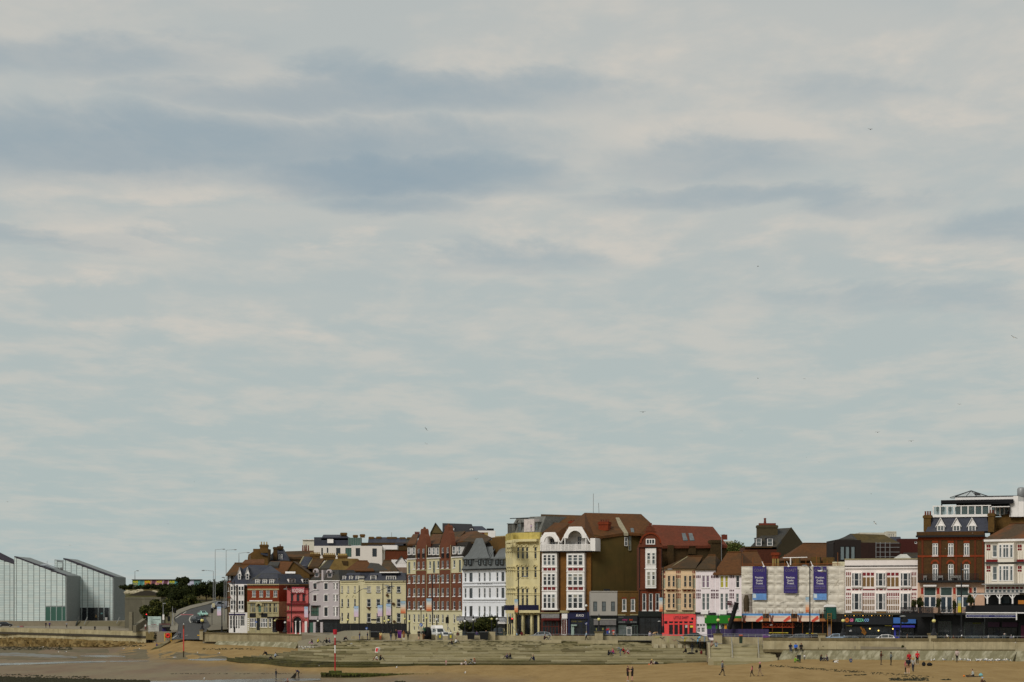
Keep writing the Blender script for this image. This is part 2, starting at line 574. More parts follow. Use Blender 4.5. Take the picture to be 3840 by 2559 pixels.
 def gable(s,x0,x1,ye,xa,yt,depth,wmat,rmat,over=0.3,d=0.0,name='gable',roof=True):
  """a gable facing the beach with its roof running back"""
  F=s.F(d)
  u0,u1,ua=F.U(x0),F.U(x1),F.U(xa)
  z0,zt=F.Z((x0+x1)/2,ye),F.Z(xa,yt)
  g=MB().prism([F.w(u0,z0),F.w(u1,z0),F.w(ua,zt)],F.n*-depth,wmat).build(name,s.root)
  if roof:
   for ue in(u0,u1):
    e=(ue-ua)*0.06
    MB().prism([F.w(ue+e,z0-(zt-z0)*0.06+0.03,over),F.w(ua,zt+0.03,over),F.w(ua,zt+0.25,over),F.w(ue+e,z0-(zt-z0)*0.06+0.25,over)],F.n*-(depth+2*over),rmat).build('roof',s.root)
  return g
 def chimney(s,x0,x1,y0,y1,back,mat,pots=3,pmat=None,ph=10,cap=True,thick=1.0):
  F=s.F(-back)
  u0,z0,u1,z1=s.rect(F,x0,y0,x1,y1)
  m=MB().fbox(F,u0,z0,u1,z1,-thick,0,mat)
  if cap:
   m.fbox(F,u0-0.12,z1-0.55,u1+0.12,z1-0.12,-thick-0.12,0.12,mat)
  c=m.build('chimney',s.root,recalc=False)
  h=ph/s.v.k*F.t_u(x0)[0]/FPX
  for i in range(pots):
   u=u0+(u1-u0)*(i+0.5)/pots
   MB().lathe(F.w(u,z1-0.05,-thick/2),[(0.17,0),(0.13,h*0.85),(0.17,h*0.9),(0.16,h)],pmat or POT,8).build('chimney_pot',c)
  return c
 def dormer(s,x0,x1,y0,y1,back,mat,rmat,cols=1,rows=2,gab=0.0,deep=1.8,glass=None,hood=True,cheek=None):
  F=s.F(-back)
  u0,z0,u1,z1=s.rect(F,x0,y0,x1,y1)
  m=MB().fbox(F,u0,z0,u1,z1,-deep,-0.02,cheek or mat)
  fw=0.14
  for(a,b,c,e)in((u0,z0,u0+fw,z1),(u1-fw,z0,u1,z1),(u0+fw,z0,u1-fw,z0+fw),(u0+fw,z1-fw,u1-fw,z1)):
   m.fbox(F,a,b,c,e,-0.02,0.1,mat)
  us=[u0+fw+(u1-u0-2*fw)*i/cols for i in range(cols+1)]
  zs=[z0+fw+(z1-z0-2*fw)*i/rows for i in range(rows+1)]
  for u in us[1:-1]:
   m.fbox(F,u-0.05,z0+fw,u+0.05,z1-fw,-0.02,0.08,mat)
  for z in zs[1:-1]:
   m.fbox(F,u0+fw,z-0.035,u1-fw,z+0.035,-0.02,0.085,mat)
  o=m.build('dormer',s.root,recalc=False)
  pm=MB()
  for i in range(cols):
   for j in range(rows):
    pm.fbox(F,us[i]+0.05,zs[j]+0.035,us[i+1]-0.05,zs[j+1]-0.035,0.0,0.02,glass or random.choice((GLASS,GLASS2)))
  pm.build('pane',o,recalc=False)
  if gab:
   uc,e=(u0+u1)/2,0.22
   MB().prism([F.w(u0,z1,-0.03),F.w(u1,z1,-0.03),F.w(uc,z1+gab,-0.03)],F.n*-deep,mat).build('gablet',o)
   for ue in(u0-e,u1+e):
    zo=z1-e*gab/((u1-u0)/2)
    MB().prism([F.w(ue,zo,0.2),F.w(uc,z1+gab+0.02,0.2),F.w(uc,z1+gab+0.2,0.2),F.w(ue,zo+0.2,0.2)],F.n*-0.14,mat).build('bargeboard',o)
    MB().prism([F.w(ue,zo,0.05),F.w(uc,z1+gab+0.02,0.05),F.w(uc,z1+gab+0.18,0.05),F.w(ue,zo+0.18,0.05)],F.n*-(deep+0.5),rmat).build('dormer_roof',o)
  elif hood:
   MB().fbox(F,u0-0.12,z1,u1+0.12,z1+0.12,-deep-0.2,0.2,rmat).build('dormer_roof',o,recalc=False)
  return o
 def text(s,t,xc,yc,h,mat,d=0.05,w=None,parent=None,bold=0.0,name='lettering',shear=0.0):
  F=s.F(d)
  pts,fs,tw=text_mesh(t,bold)
  hh=h/s.v.k*F.t_u(xc)[0]/FPX
  uc,zc=F.U(xc),F.Z(xc,yc)
  sx=hh if w is None else abs(F.U(xc+w/2)-F.U(xc-w/2))/tw
  return MB().mesh([F.w(uc+p.x*sx+shear*p.y*hh,zc+(p.y-0.5)*hh)for p in pts],fs,mat).build(name,parent or s.root,recalc=False)
 def stroke(s,xa,ya,xb,yb,w,d,mat,name,parent=None,F=None):
  """a flat painted stroke on the facade"""
  F=F or s.F(d)
  a,b=Vector((F.U(xa),F.Z(xa,ya))),Vector((F.U(xb),F.Z(xb,yb)))
  t=(b-a).normalized()*w/2
  n=Vector((-t.y,t.x))
  return MB().prism([F.w(*q)for q in(a-t+n,b+t+n,b+t-n,a-t-n)],F.n*0.008,mat).build(name,parent or s.root,recalc=False)
 def rail(s,x0,x1,y0,y1,d,mat,n,name='balcony_railing',r=0.03,ends=0.0):
  F=s.F(d)
  u0,z0,u1,z1=s.rect(F,x0,y0,x1,y1)
  m=MB().fbox(F,u0,z1-0.07,u1,z1,-0.04,0.04,mat).fbox(F,u0,z0,u1,z0+0.06,-0.03,0.03,mat)
  for i in range(n+1):
   u=u0+(u1-u0)*i/n
   m.fbox(F,u-r,z0+0.06,u+r,z1-0.07,-r,r,mat)
  return m.build(name,s.root,recalc=False)
 def done(s):
  s.flush()
  return s
# ------------------------------------------------------------------ the setting: ground, beach, terrace steps, walls, road, hill
PZ=5.45
def struct(o,label=None):
 o['kind']='structure'
 return o
SANDC=[(-900,[(60,.3),(373,0),(454,.1),(560,0),(640,-.1),(760,-.1)]),(0,[(60,.3),(373,0),(454,.1),(560,0),(640,-.1),(760,-.1)]),(400,[(60,.4),(364,.1),(454,.2),(560,.3),(640,.2),(700,.2)]),(560,[(364,.2),(454,.35),(520,.6),(560,1.1),(600,1.6),(700,1.6)]),(700,[(364,.2),(454,.5),(500,1.5),(530,2.5),(560,3.7),(600,3.7)]),(850,[(364,.2),(440,.6),(470,1.2),(500,2.2),(525,2.9),(600,3)]),(1000,[(364,.1),(400,.5),(430,1.2),(470,1.8),(520,2.6)]),(1300,[(364,0),(385,.4),(408,1.55),(440,1.6)]),(1600,[(355,.3),(380,1.0),(404,1.75),(440,1.75)]),(1900,[(355,.9),(380,1.3),(404,1.8),(440,1.8)]),(2360,[(267,2.3),(295,2.6),(350,2.2),(404,1.85),(440,1.85)]),(2700,[(267,3.0),(300,3.2),(350,2.75),(390,2.25),(440,2.25)]),(3000,[(265,3.3),(320,3.7),(372,3.28),(420,3.2)]),(3400,[(265,3.5),(290,3.7),(330,3.7),(360,3.5),(420,3.5)]),(3840,[(265,3.6),(330,3.8),(360,3.6),(420,3.6)]),(5600,[(265,3.6),(330,3.8),(360,3.6),(420,3.6)])]
def sand_z(x,D):
 def col(c):
  p=c[1]
  if D<=p[0][0]:
   return p[0][1]
  for(a,za),(b,zb)in zip(p,p[1:]):
   if D<=b:
    return za+(zb-za)*(D-a)/(b-a)
  return p[-1][1]
 if x<=SANDC[0][0]:
  return col(SANDC[0])
 for a,b in zip(SANDC,SANDC[1:]):
  if x<=b[0]:
   t=(x-a[0])/(b[0]-a[0])
   t=t*t*(3-2*t)
   return col(a)*(1-t)+col(b)*t
 return col(SANDC[-1])
def sand_at(x,y):
 """where the beach is seen at (x, y): distance, by bisection along the view line"""
 lo,hi=230.0,700.0
 for i in range(60):
  D=(lo+hi)/2
  if YH+(ZC-sand_z(x,D))*FPX/D>y:
   lo=D
  else:
   hi=D
 return(lo+hi)/2
def on_sand(x,y,lift=0.0):
 D=sand_at(x,y)
 return Vector((PX(x,D),D,sand_z(x,D)+lift))
def sand_material():
 m=bpy.data.materials.new('beach_sand')
 m.use_nodes=True
 nt=m.node_tree
 N,L=nt.nodes,nt.links
 b=N['Principled BSDF']
 at=N.new('ShaderNodeAttribute')
 at.attribute_name='wet'
 geo=N.new('ShaderNodeNewGeometry')
 def noise(scale,st,det=6,rough=0.65):
  mp=N.new('ShaderNodeMapping')
  mp.inputs['Scale'].default_value=st
  L.new(geo.outputs['Position'],mp.inputs[0])
  n=N.new('ShaderNodeTexNoise')
  n.inputs['Scale'].default_value=scale
  n.inputs['Detail'].default_value=det
  n.inputs['Roughness'].default_value=rough
  L.new(mp.outputs[0],n.inputs['Vector'])
  return n.outputs['Fac']
 def ramp(v,a,c,lo,hi):
  n=N.new('ShaderNodeMapRange')
  for i,q in enumerate((a,c,lo,hi)):
   n.inputs[i+1].default_value=q
  L.new(v,n.inputs[0])
  return n.outputs[0]
 def mix(f,a,c):
  n=N.new('ShaderNodeMix')
  n.data_type='RGBA'
  L.new(f,n.inputs[0])
  for i,q in((6,a),(7,c)):
   if isinstance(q,tuple):
    n.inputs[i].default_value=q+(1,)
   else:
    L.new(q,n.inputs[i])
  return n.outputs[2]
 ma=N.new('ShaderNodeMath')
 ma.operation='MULTIPLY_ADD'
 L.new(noise(0.05,(1,0.35,1),5),ma.inputs[0])
 ma.inputs[1].default_value=0.9
 ma.inputs[2].default_value=-0.45
 ad=N.new('ShaderNodeMath')
 ad.operation='ADD'
 L.new(at.outputs['Fac'],ad.inputs[0])
 L.new(ma.outputs[0],ad.inputs[1])
 w=ramp(ad.outputs[0],0.25,0.75,0,1)
 dry=mix(ramp(noise(0.35,(1,0.25,1)),0.35,0.65,0,1),alb((140,112,62)),alb((158,130,80)))
 foot=noise(1.4,(1,0.3,1),4,0.6)
 dry=mix(ramp(foot,0.56,0.72,0,0.55),dry,alb((112,84,44)))
 wet=mix(ramp(noise(0.09,(1,0.18,1)),0.4,0.62,0,1),alb((112,86,54)),alb((122,106,72)))
 wet=mix(ramp(noise(0.5,(1,0.2,1)),0.5,0.72,0,0.5),wet,alb((84,68,44)))
 L.new(mix(w,dry,wet),b.inputs['Base Color'])
 L.new(ramp(w,0,1,0.95,0.6),b.inputs['Roughness'])
 b.inputs['Specular IOR Level'].default_value=0.25
 bp=N.new('ShaderNodeBump')
 bp.inputs['Strength'].default_value=0.7
 bp.inputs['Distance'].default_value=0.12
 L.new(foot,bp.inputs['Height'])
 L.new(bp.outputs[0],b.inputs['Normal'])
 return m
SAND=sand_material()
# one great sheet of ground out to the horizon, below everything
m=MB()
m.poly([(-6000,-3000,-2.0),(6000,-3000,-2.0),(6000,9000,-2.0),(-6000,9000,-2.0)],M('seabed_ground',(110,98,70),0.95))
struct(m.build('ground',recalc=False))
# the beach
xs=[-1600+50*i for i in range(145)]
Ds=[20,60,110,160,200]+[225+5*i for i in range(72)]+[600,640,680,720]
pts,fs,wet=[],[],[]
rnd=random.Random(3)
for D in Ds:
 for x in xs:
  z=sand_z(x,D)
  pts.append((PX(x,D),D,z+(0.03*math.sin(x*0.021+D*0.33)+rnd.uniform(-0.03,0.03)if D>200 else 0)))
  wet.append(max(0.0,min(1.0,(1.45-z)/1.3)))
n=len(xs)
me=bpy.data.meshes.new('beach')
me.from_pydata(pts,[],[(j*n+i,j*n+i+1,(j+1)*n+i+1,(j+1)*n+i)for j in range(len(Ds)-1)for i in range(n-1)])
at=me.attributes.new('wet','FLOAT','POINT')
at.data.foreach_set('value',wet)
me.materials.append(SAND)
me.polygons.foreach_set('use_smooth',[True]*len(me.polygons))
o=bpy.data.objects.new('beach',me)
COL.objects.link(o)
struct(o)
def draped(name,top,bot,mat,lift=0.02,n=40,jit=1.0,seed=1,kind='structure',obj=None):
 """a thin sheet that follows the beach between two photo-space edges"""
 rnd=random.Random(seed)
 def ev(line,x):
  for(xa,ya),(xb,yb)in zip(line,line[1:]):
   if xa<=x<=xb:
    return ya+(yb-ya)*(x-xa)/(xb-xa)
  return line[0][1]if x<line[0][0]else line[-1][1]
 x0,x1=top[0][0],top[-1][0]
 m=MB()
 A,B=[],[]
 for i in range(n+1):
  x=x0+(x1-x0)*i/n
  e=0.0 if i in(0,n)else 1.0
  yt,yb=ev(top,x)-rnd.uniform(0,jit)*e,ev(bot,x)+rnd.uniform(0,jit)*e
  A.append((on_sand(x,yt,lift),on_sand(x,(yt*2+yb)/3,lift),on_sand(x,(yt+2*yb)/3,lift),on_sand(x,yb,lift)))
 for a,b in zip(A,A[1:]):
  for k in range(3):
   m.poly([a[k],b[k],b[k+1],a[k+1]],mat)
 o=m.build(name,recalc=False)
 o['kind']=kind
 return o
WATER=M('shallow_water',(66,64,54),0.2,0.1,0.3,spec=0.4)
WETM=M('wet_mud',(110,98,70),0.7,0.22,0.35,spec=0.12,spot=(66,60,40),spot_amt=0.7,spot_scale=0.15)
draped('wet_flat',[(-60,2432),(250,2436),(560,2438),(740,2452),(900,2464)],[(-60,2474),(250,2474),(560,2471),(740,2472),(900,2476)],WETM,0.012,70,3,2)
draped('tide_pool',[(-60,2489),(0,2489),(300,2481),(560,2479)],[(-60,2497),(0,2496),(300,2486),(560,2480)],WATER,0.03,40,0.8,3)
draped('tide_pool',[(300,2460),(380,2458),(470,2462)],[(300,2462),(380,2465),(470,2465)],WATER,0.03,20,0.8,4)
draped('tide_pool',[(705,2474),(790,2471),(880,2473)],[(705,2476),(790,2479),(880,2475)],WATER,0.03,20,0.8,5)
draped('tide_pool',[(-60,2452),(60,2450),(150,2455),(290,2464)],[(-60,2456),(60,2460),(150,2464),(290,2467)],M('thin_water_film',(84,80,66),0.35,0.1,0.3,spec=0.25),0.025,30,2.5,6)
draped('tide_pool',[(560,2556),(800,2551),(1000,2547),(1203,2546)],[(560,2561),(800,2560),(1000,2559),(1203,2551)],WATER,0.03,40,1,7)
WEED=M('dark_seaweed',(40,38,16),0.8,0.4,3.0,bump=0.4)
def weed_patch(name,region,n,seed,size=0.22,label=None):
 """clumps of weed lying on the sand, joined: nobody could count them"""
 rnd=random.Random(seed)
 m=MB()
 for i in range(n):
  x0,x1,yf0,yf1=region
  x=rnd.uniform(x0,x1)
  y=rnd.uniform(yf0(x),yf1(x))
  c=on_sand(x,y)
  s=size*rnd.uniform(0.5,1.6)
  k=5
  a0=rnd.uniform(0,6)
  ring=[c+Vector((math.cos(a0+6.283*j/k)*s*rnd.uniform(0.7,2.4),math.sin(a0+6.283*j/k)*s*rnd.uniform(0.6,1.4),-0.02))for j in range(k)]
  m.mesh(ring+[c+Vector((0,0,s*rnd.uniform(0.4,0.9)))],[(j,(j+1)%k,k)for j in range(k)],WEED)
 o=m.build(name,recalc=False)
 o['kind']='stuff'
 return o
weed_patch('seaweed',(-30,560,lambda x:2540+max(0,x)*0.026,lambda x:2562),2600,5)
weed_patch('seaweed',(-30,330,lambda x:2528+x*0.03,lambda x:2541+x*0.03),170,15,0.14)
weed_patch('seaweed',(3335,3480,lambda x:2545-abs(x-3400)*0.02,lambda x:2554),240,6,0.12)
weed_patch('seaweed',(2890,3500,lambda x:2494+(x-2890)*0.072,lambda x:2500+(x-2890)*0.079),420,7,0.09)
weed_patch('seaweed',(640,1130,lambda x:2526,lambda x:2529),130,8,0.1)
weed_patch('seaweed',(3170,3250,lambda x:2534-(x-3170)*0.05,lambda x:2536-(x-3170)*0.05),60,9,0.1)
weed_patch('seaweed',(3535,3565,lambda x:2549,lambda x:2551),30,10,0.12)
weed_patch('seaweed',(-30,270,lambda x:2425+x*0.01,lambda x:2439),420,11,0.22)
weed_patch('seaweed',(760,960,lambda x:2432,lambda x:2438),90,12,0.13)
weed_patch('seaweed',(1480,1520,lambda x:2556,lambda x:2560),50,13,0.14)
# promenade deck, road and pavements behind the walls
def sheet(name,pts,mat,thick=0.6):
 return struct(MB().prism([Vector(p)for p in pts],(0,0,-thick),mat).build(name))
PAVE=M('promenade_paving',(138,128,108),0.9,0.12,0.8)
def pp(x,D,z):
 return(PX(x,D),D,z)
sheet('promenade',[pp(1130,533,PZ),pp(1290,446,PZ),pp(1340,437.2,PZ),pp(2450,437.2,PZ),pp(2450,431.5,PZ),pp(2650,431.5,PZ),pp(2650,399,PZ),pp(2858,399,PZ),pp(2862,393.3,PZ),pp(3840,358.2,PZ),pp(4600,353.2,PZ),pp(5600,351,PZ),pp(5600,640,PZ),pp(1130,640,PZ)],PAVE,3)
sheet('road',[pp(1200,544,PZ+.004),pp(1290,490,PZ+.004),pp(1900,447,PZ+.004),pp(2500,432,PZ+.004),pp(3000,402,PZ+.004),pp(4400,374,PZ+.004),pp(4400,384,PZ+.004),pp(3000,412,PZ+.004),pp(2500,440,PZ+.004),pp(1900,455,PZ+.004),pp(1300,530,PZ+.004)],ASPH,0.003)
sheet('street_deck',[pp(760,549.5,4.7),pp(800,546.5,4.7),pp(900,542.5,4.7),pp(1030,537.5,4.7),pp(1130,534,4.7),pp(1130,640,4.7),pp(800,640,4.7)],PAVE,2)
# the stepped terrace down to the sand
NS=16
SR=(PZ-1.75)/NS
def step_D(i,x):
 bend=58*((1350-x)/495.0)**2 if x<1350 else 0.0
 return 437.0-2.05*i+bend
STEPD=M('algae_dark_step',(124,114,82),0.9,0.18,0.6,spot=(92,88,48),spot_amt=0.8,spot_scale=0.2)
STEPG=M('weedy_green_step',(78,74,34),0.9,0.25,0.9,spot=(46,44,20),spot_amt=0.8,spot_scale=0.3)
STEPL=M('pale_step',(170,160,128),0.92,0.1,0.5,spot=(150,140,98),spot_amt=0.5)
terr=thing('harbour_steps','long flight of wide concrete terrace steps from the promenade down to the sand','steps',P(1800,2450,420))
rnd=random.Random(12)
for i in range(NS+1):
 z=PZ-SR*i
 xl=1300-(1300-850)*(i/NS)**1.1
 xr=2446 if i<5 else 2646 if i<10 else 2660+(i-10)*9
 nb=17
 cuts=[xl]+[xl+(xr-xl)*(k+rnd.uniform(-0.25,0.25))/nb for k in range(1,nb)]+[xr]
 for a,b in zip(cuts,cuts[1:]):
  mt=STEPG if i>=NS-1 or(a<1400 and i==NS-2)else STEPD if(i>=NS-3 and rnd.random()<0.6)or(a<1250 and rnd.random()<0.4)or rnd.random()<0.10 else STEPL if rnd.random()<0.3 else STEP
  k=4 if a<1350 else 1
  dz,dd=rnd.uniform(-0.025,0.02),rnd.uniform(-0.12,0.12)
  fr,bk=[],[]
  for q in range(k+1):
   x=a+(b-a-0.6)*q/k
   D=step_D(i,x)+dd
   fr.append(Vector((PX(x,D),D,z+dz)))
   bk.append(Vector((PX(x,D+2.6),D+2.6,z+dz)))
  m=MB().prism(fr+bk[::-1],(0,0,-0.11),mt)
  rc=[p+Vector((0,0.05,-0.11))for p in fr]
  m.prism(rc+[p-Vector((0,0,0.11))for p in bk[::-1]],(0,0,-0.5),mt).build('step_block',terr,recalc=False)
# moss and tufts in the joints
m=MB()
for i in range(260):
 x,j=rnd.uniform(1750,2440)if rnd.random()<0.7 else rnd.uniform(1150,1750),rnd.choice((1,1,2,2,3,4,6))
 D=step_D(j,x)+1.9
 c=Vector((PX(x,D),D,PZ-SR*j))
 s=rnd.uniform(0.12,0.4)
 m.mesh([c+Vector((-s*1.5,-0.05,0)),c+Vector((s*1.5,-0.05,0)),c+Vector((s*0.5,0.15,s*0.5)),c+Vector((-s*0.4,-0.12,s*0.45))],[(0,1,2),(0,2,3),(0,1,3)],M('joint_moss',(70,66,30),0.9,0.4))
m.build('joint_moss',terr,recalc=False)['kind']='stuff'
def wall_run(name,label,pts,n,mat,thick=0.5,cap=0.0,capm=None,piece='wall_panel',seed=0,slope=0.0,cat='wall'):
 """a wall of separate panels through (x, D, y_top, y_bottom) points"""
 rnd=random.Random(seed)
 def ev(t):
  s=t*(len(pts)-1)
  i=min(int(s),len(pts)-2)
  f=s-i
  return[p+(q-p)*f for p,q in zip(pts[i],pts[i+1])]
 mid=ev(0.5)
 r=thing(name,label,cat,P(mid[0],mid[3],mid[1]))
 for i in range(n):
  a,b=ev(i/n),ev((i+1)/n)
  x1=b[0]-0.25
  j=rnd.uniform(-0.02,0.02)
  t0,t1=P(a[0],a[2],a[1]),P(x1,b[2],b[1])
  b0,b1=P(a[0],a[3],a[1]),P(x1,b[3],b[1])
  d=(t1-t0)
  nrm=Vector((d.y,-d.x,0)).normalized()
  if nrm.y>0:
   nrm=-nrm
  b0.z-=0.3
  b1.z-=0.3
  sl=nrm*slope
  q=nrm*j
  MB().prism([b0+q+sl,b1+q+sl,t1+q,t0+q],-nrm*thick,mat).build(piece,r)
  if cap:
   up=Vector((0,0,cap))
   MB().prism([t0+nrm*0.1,t1+nrm*0.1,t1+nrm*0.1-up,t0+nrm*0.1-up],-nrm*(thick+0.2),capm or mat).build('coping',r)
 return r
COPING=M('dirty_coping',(110,98,68),0.92,0.2,0.8,streak=0.5)
CONCP=M('pale_sea_wall',(172,160,128),0.92,0.13,0.8,streak=0.45,spot=(124,110,74),spot_amt=0.45)
APRON=M('stained_apron',(126,120,92),0.9,0.2,1.0,streak=0.4,spot=(176,170,146),spot_amt=0.75,spot_scale=0.8,spot_st=(1,1,0.07),stretch=(1.6,1.6,0.16))
wall_run('promenade_wall','low concrete panel wall along the promenade behind the terrace steps',[(1632,442,2384,2402),(1850,440.5,2384,2403),(2447,440,2386,2405)],24,CONCP,0.35,seed=1)
wall_run('pierced_wall','short run of concrete wall posts between the walkers and the bins',[(1380,446,2374,2398),(1632,443,2380,2402)],8,CONCP,0.4,seed=2)
GRAF=wall_run('graffiti_wall','tall concrete wall panels with faded graffiti above the steps',[(2447,429.3,2384,2436),(2550,429.3,2386,2437),(2655,429.3,2388,2438)],6,CONCP,2.5,seed=3)
def block(name,label,x0,x1,y0,y1,D,depth,mat,cat='wall',dz=0.0):
 a,b=P(x0,y1,D),P(x1,y1,D)
 t=P(x0,y0,D)
 m=MB().prism([a,b,Vector((b.x,b.y,t.z)),t],(0,depth,0),mat)
 o=m.build(name,loc=(a+b)/2)
 return tag(o,label,cat)
for i,x in enumerate((2453,2482,2513,2543,2572,2604)):
 block('concrete_bollard','short pale concrete block at the foot of the graffiti wall, %s'%('nearest the terrace steps','second from the terrace steps','third from the terrace steps','third from the stair','second from the stair','nearest the stair')[i],x,x+15,2417,2431,428.5,0.7,M('pale_block',(176,166,138),0.9),'block')['group']='blocks under the graffiti wall'
block('planter_wall','low white edged planter wall at the left end of the steps',1316,1387,2386,2398,440,1.5,CONCP)
block('planter_wall','low planter wall behind the person with a pushchair',2031,2105,2400,2412,434,1.6,CONCP)
block('planter_wall','long low planter wall under the lamp pedestal in front of the grey shop',2167,2317,2402,2414,434,1.6,CONCP)
# flight of stairs with rails
st=thing('stone_staircase','three flight stone staircase with steel rails beside the graffiti wall','stairs',P(2750,2464,390))
for k,(xa,xb)in enumerate(((2658,2741),(2742,2840),(2841.5,2896))):
 for i in range(11):
  D=398.5-i*1.05
  z=PZ-0.02-i*0.19
  e=i*1.6 if k==2 else 0
  MB().prism([pp(xa,D,z),pp(xb+e,D,z),pp(xb+e,D+1.4,z),pp(xa,D+1.4,z)],(0,0,-0.7),STEPL if(i+k)%3 else STEP).build('step_block',st,recalc=False)
for x in(2655,2740.5,2839.5):
 a,b=Vector(pp(x,399.5,PZ+0.25)),Vector(pp(x+3,386.5,3.35))
 MB().prism([a,b,b+Vector((0,0,-2.6)),a+Vector((0,0,-2.6))],(0.28,0,0),CONCP).build('side_wall',st)
 if x>2700:
  MB().tube([a+Vector((0.14,0,0.95)),b+Vector((0.14,0,0.95))],0.05,STEEL,6).build('handrail',st)
  for t in(0.0,0.33,0.66,1.0):
   q=a.lerp(b,t)+Vector((0.14,0,0))
   MB().tube([q,q+Vector((0,0,0.95))],0.04,STEEL,6).build('rail_post',st)
wall_run('stair_head_wall','pale panel wall across the head of the stone staircase',[(2708,401,2388,2412),(2862,400,2391,2414)],5,CONCP,0.4,seed=4)
for i,(xa,xb,D,z)in enumerate(((2655,2916,386.4,3.45),(2676,2900,384.2,3.0),(2690,2870,382.0,2.62))):
 MB().prism([pp(xa,D,z),pp(xb,D,z),pp(xb,D+2.6,z),pp(xa,D+2.6,z)],(0,0,-1.2),STEP if i else STEPL).build('landing_slab',st,recalc=False)
# the tall sea wall on the station side, with its sloping apron
def sea_D(x):
 return 393-(x-2850)*0.036 if x<3840 else 357.4
SW=[(2862,sea_D(2862),2392,2437),(3100,sea_D(3100),2393,2437),(3500,sea_D(3500),2394.5,2437.5),(3840,sea_D(3840),2395,2438),(4600,352,2395,2439)]
wall_run('sea_wall','long pale sea wall with dirty coping above the sloping apron',SW,22,CONCP,0.8,cap=0.42,capm=COPING,seed=5)
ledge=[(x,D-0.7,yb-1.5,yb+3)for x,D,yt,yb in SW]
wall_run('wall_ledge','dark narrow ledge running along the foot of the sea wall',ledge,10,COPING,1.2,piece='ledge_slab',seed=6)
wall_run('sloping_apron','sloping stained concrete apron below the sea wall at the sand',[(2936,sea_D(2936)-1.0,2440,2478),(3100,sea_D(3100)-1.0,2440,2482),(3500,sea_D(3500)-1,2441,2485),(3840,sea_D(3840)-1,2442,2487),(4600,350,2443,2490)],26,APRON,0.5,piece='apron_slab',seed=7,slope=1.6)
for x0,x1,lab in((3071,3096,'sea wall pillar beside the light blue car'),(3485,3512,'sea wall pillar under the yellow lamp in front of the rooftop bar')):
 D=sea_D(x0)-0.35
 r=thing('wall_pillar','square pale '+lab,'pillar',P((x0+x1)/2,2437,D))
 a,b=P(x0,2437,D),P(x1,2437,D)
 t=P(x0,2381,D)
 MB().prism([a,b,Vector((b.x,b.y,t.z)),t],(0,1.2,0),CONCP).build('shaft',r)
 MB().prism([Vector((a.x-.12,a.y-.12,t.z)),Vector((b.x+.12,b.y-.12,t.z)),Vector((b.x+.12,b.y-.12,t.z+.22)),Vector((a.x-.12,a.y-.12,t.z+.22))],(0,1.45,0),COPING).build('cap',r)
# left hand sea wall, ramp wall and apron
wall_run('old_sea_wall','old concrete sea wall below the pub and pink arcade',[(760,548,2371,2402),(800,545,2373,2402),(900,541,2374.5,2405),(1030,536,2376,2407),(1160,531,2380,2412)],14,CONC,0.7,cap=0.3,capm=COPING,seed=8)
wall_run('sloping_apron','weathered apron of ribbed slabs at the harbour end below the pub',[(815,540,2405,2412),(900,537,2406,2418),(1000,533,2407,2426),(1120,527,2409,2430)],22,APRON,0.4,piece='apron_slab',seed=9,slope=1.2)
wall_run('ramp_wall','smooth grey ramp parapet rising from the steps to the promenade',[(1117,480,2405,2434),(1200,463,2387,2420),(1290,446,2366,2400),(1318,443,2365,2398),(1384,441,2365,2398)],8,M('smooth_grey_concrete',(150,144,124),0.9,0.06,0.6,streak=0.1),0.5,seed=10)
# railings on the wall
def railing(name,label,pts,n,h=0.5,rails=1,mat=STEEL):
 r=thing(name,label,'railing',pts[0])
 pts=[Vector(p)for p in pts]
 for k in range(rails):
  MB().tube([p+Vector((0,0,h*(1-k*0.45)))for p in pts],0.035,mat,6).build('rail',r)
 for i in range(n+1):
  s=i/n*(len(pts)-1)
  j=min(int(s),len(pts)-2)
  p=pts[j].lerp(pts[j+1],s-j)
  MB().tube([p,p+Vector((0,0,h))],0.03,mat,6).build('rail_post',r)
 return r
railing('wall_railing','thin steel rail above the promenade wall in front of the brick shops',[P(2030,2387,441),P(2240,2388,441)],9,0.42)
railing('wall_railing','thin steel rail between the grey shop lamp and the coral shop',[P(2262,2388,441),P(2680,2390,428)],16,0.45)
railing('wall_railing','thin steel rail in front of the purple hoarding and scaffolding',[P(2705,2390,400),P(3070,2395,386)],14,0.55,2)
railing('wall_railing','thin steel rail in front of the pizza shop cars',[P(3098,2395,385),P(3484,2396,371)],14,0.4)
railing('wall_railing','thin steel rail in front of the seafood restaurant',[P(3514,2396,370),P(3900,2397,358)],14,0.4)
railing('pavement_railing','dark teal pedestrian railing in front of the white hotel',[P(1700,2391,446),P(1900,2390,446)],10,0.85,3,M('teal_rail',(60,78,78),0.5))
# road up the hill at the harbour end
def VHp(x,y,D,dz=0.0):
 q=VH(x,y)
 p=P(q[0],q[1],D)
 p.z+=dz
 return p
rows=[(1520,1060,1700,556),(1440,1120,1800,566),(1330,1210,1850,580),(1200,1230,1930,592),(1120,1140,1880,601),(1050,1130,1830,610),(950,1270,1900,625),(850,1500,2060,640),(760,1850,2360,655),(715,2150,2420,665),(690,2340,2560,680)]
m=MB()
for a,b in zip(rows,rows[1:]):
 m.poly([VHp(a[1],a[0],a[3]),VHp(a[2],a[0],a[3]),VHp(b[2],b[0],b[3]),VHp(b[1],b[0],b[3])],ASPH)
struct(m.build('hill_road',recalc=False))
FOOTW=M('pale_footway',(128,122,106),0.9,0.1,0.8)
L_=[(1210,1330,580),(1230,1200,592),(1140,1120,601),(1130,1050,610),(1270,950,625),(1500,850,640),(1850,760,655),(2150,715,665),(2340,690,680)]
O_=[(1040,1325,580),(1070,1190,592),(1080,1100,601),(1100,960,610),(1230,870,625),(1490,780,640),(1830,705,655),(2130,655,665),(2340,628,680)]
m=MB()
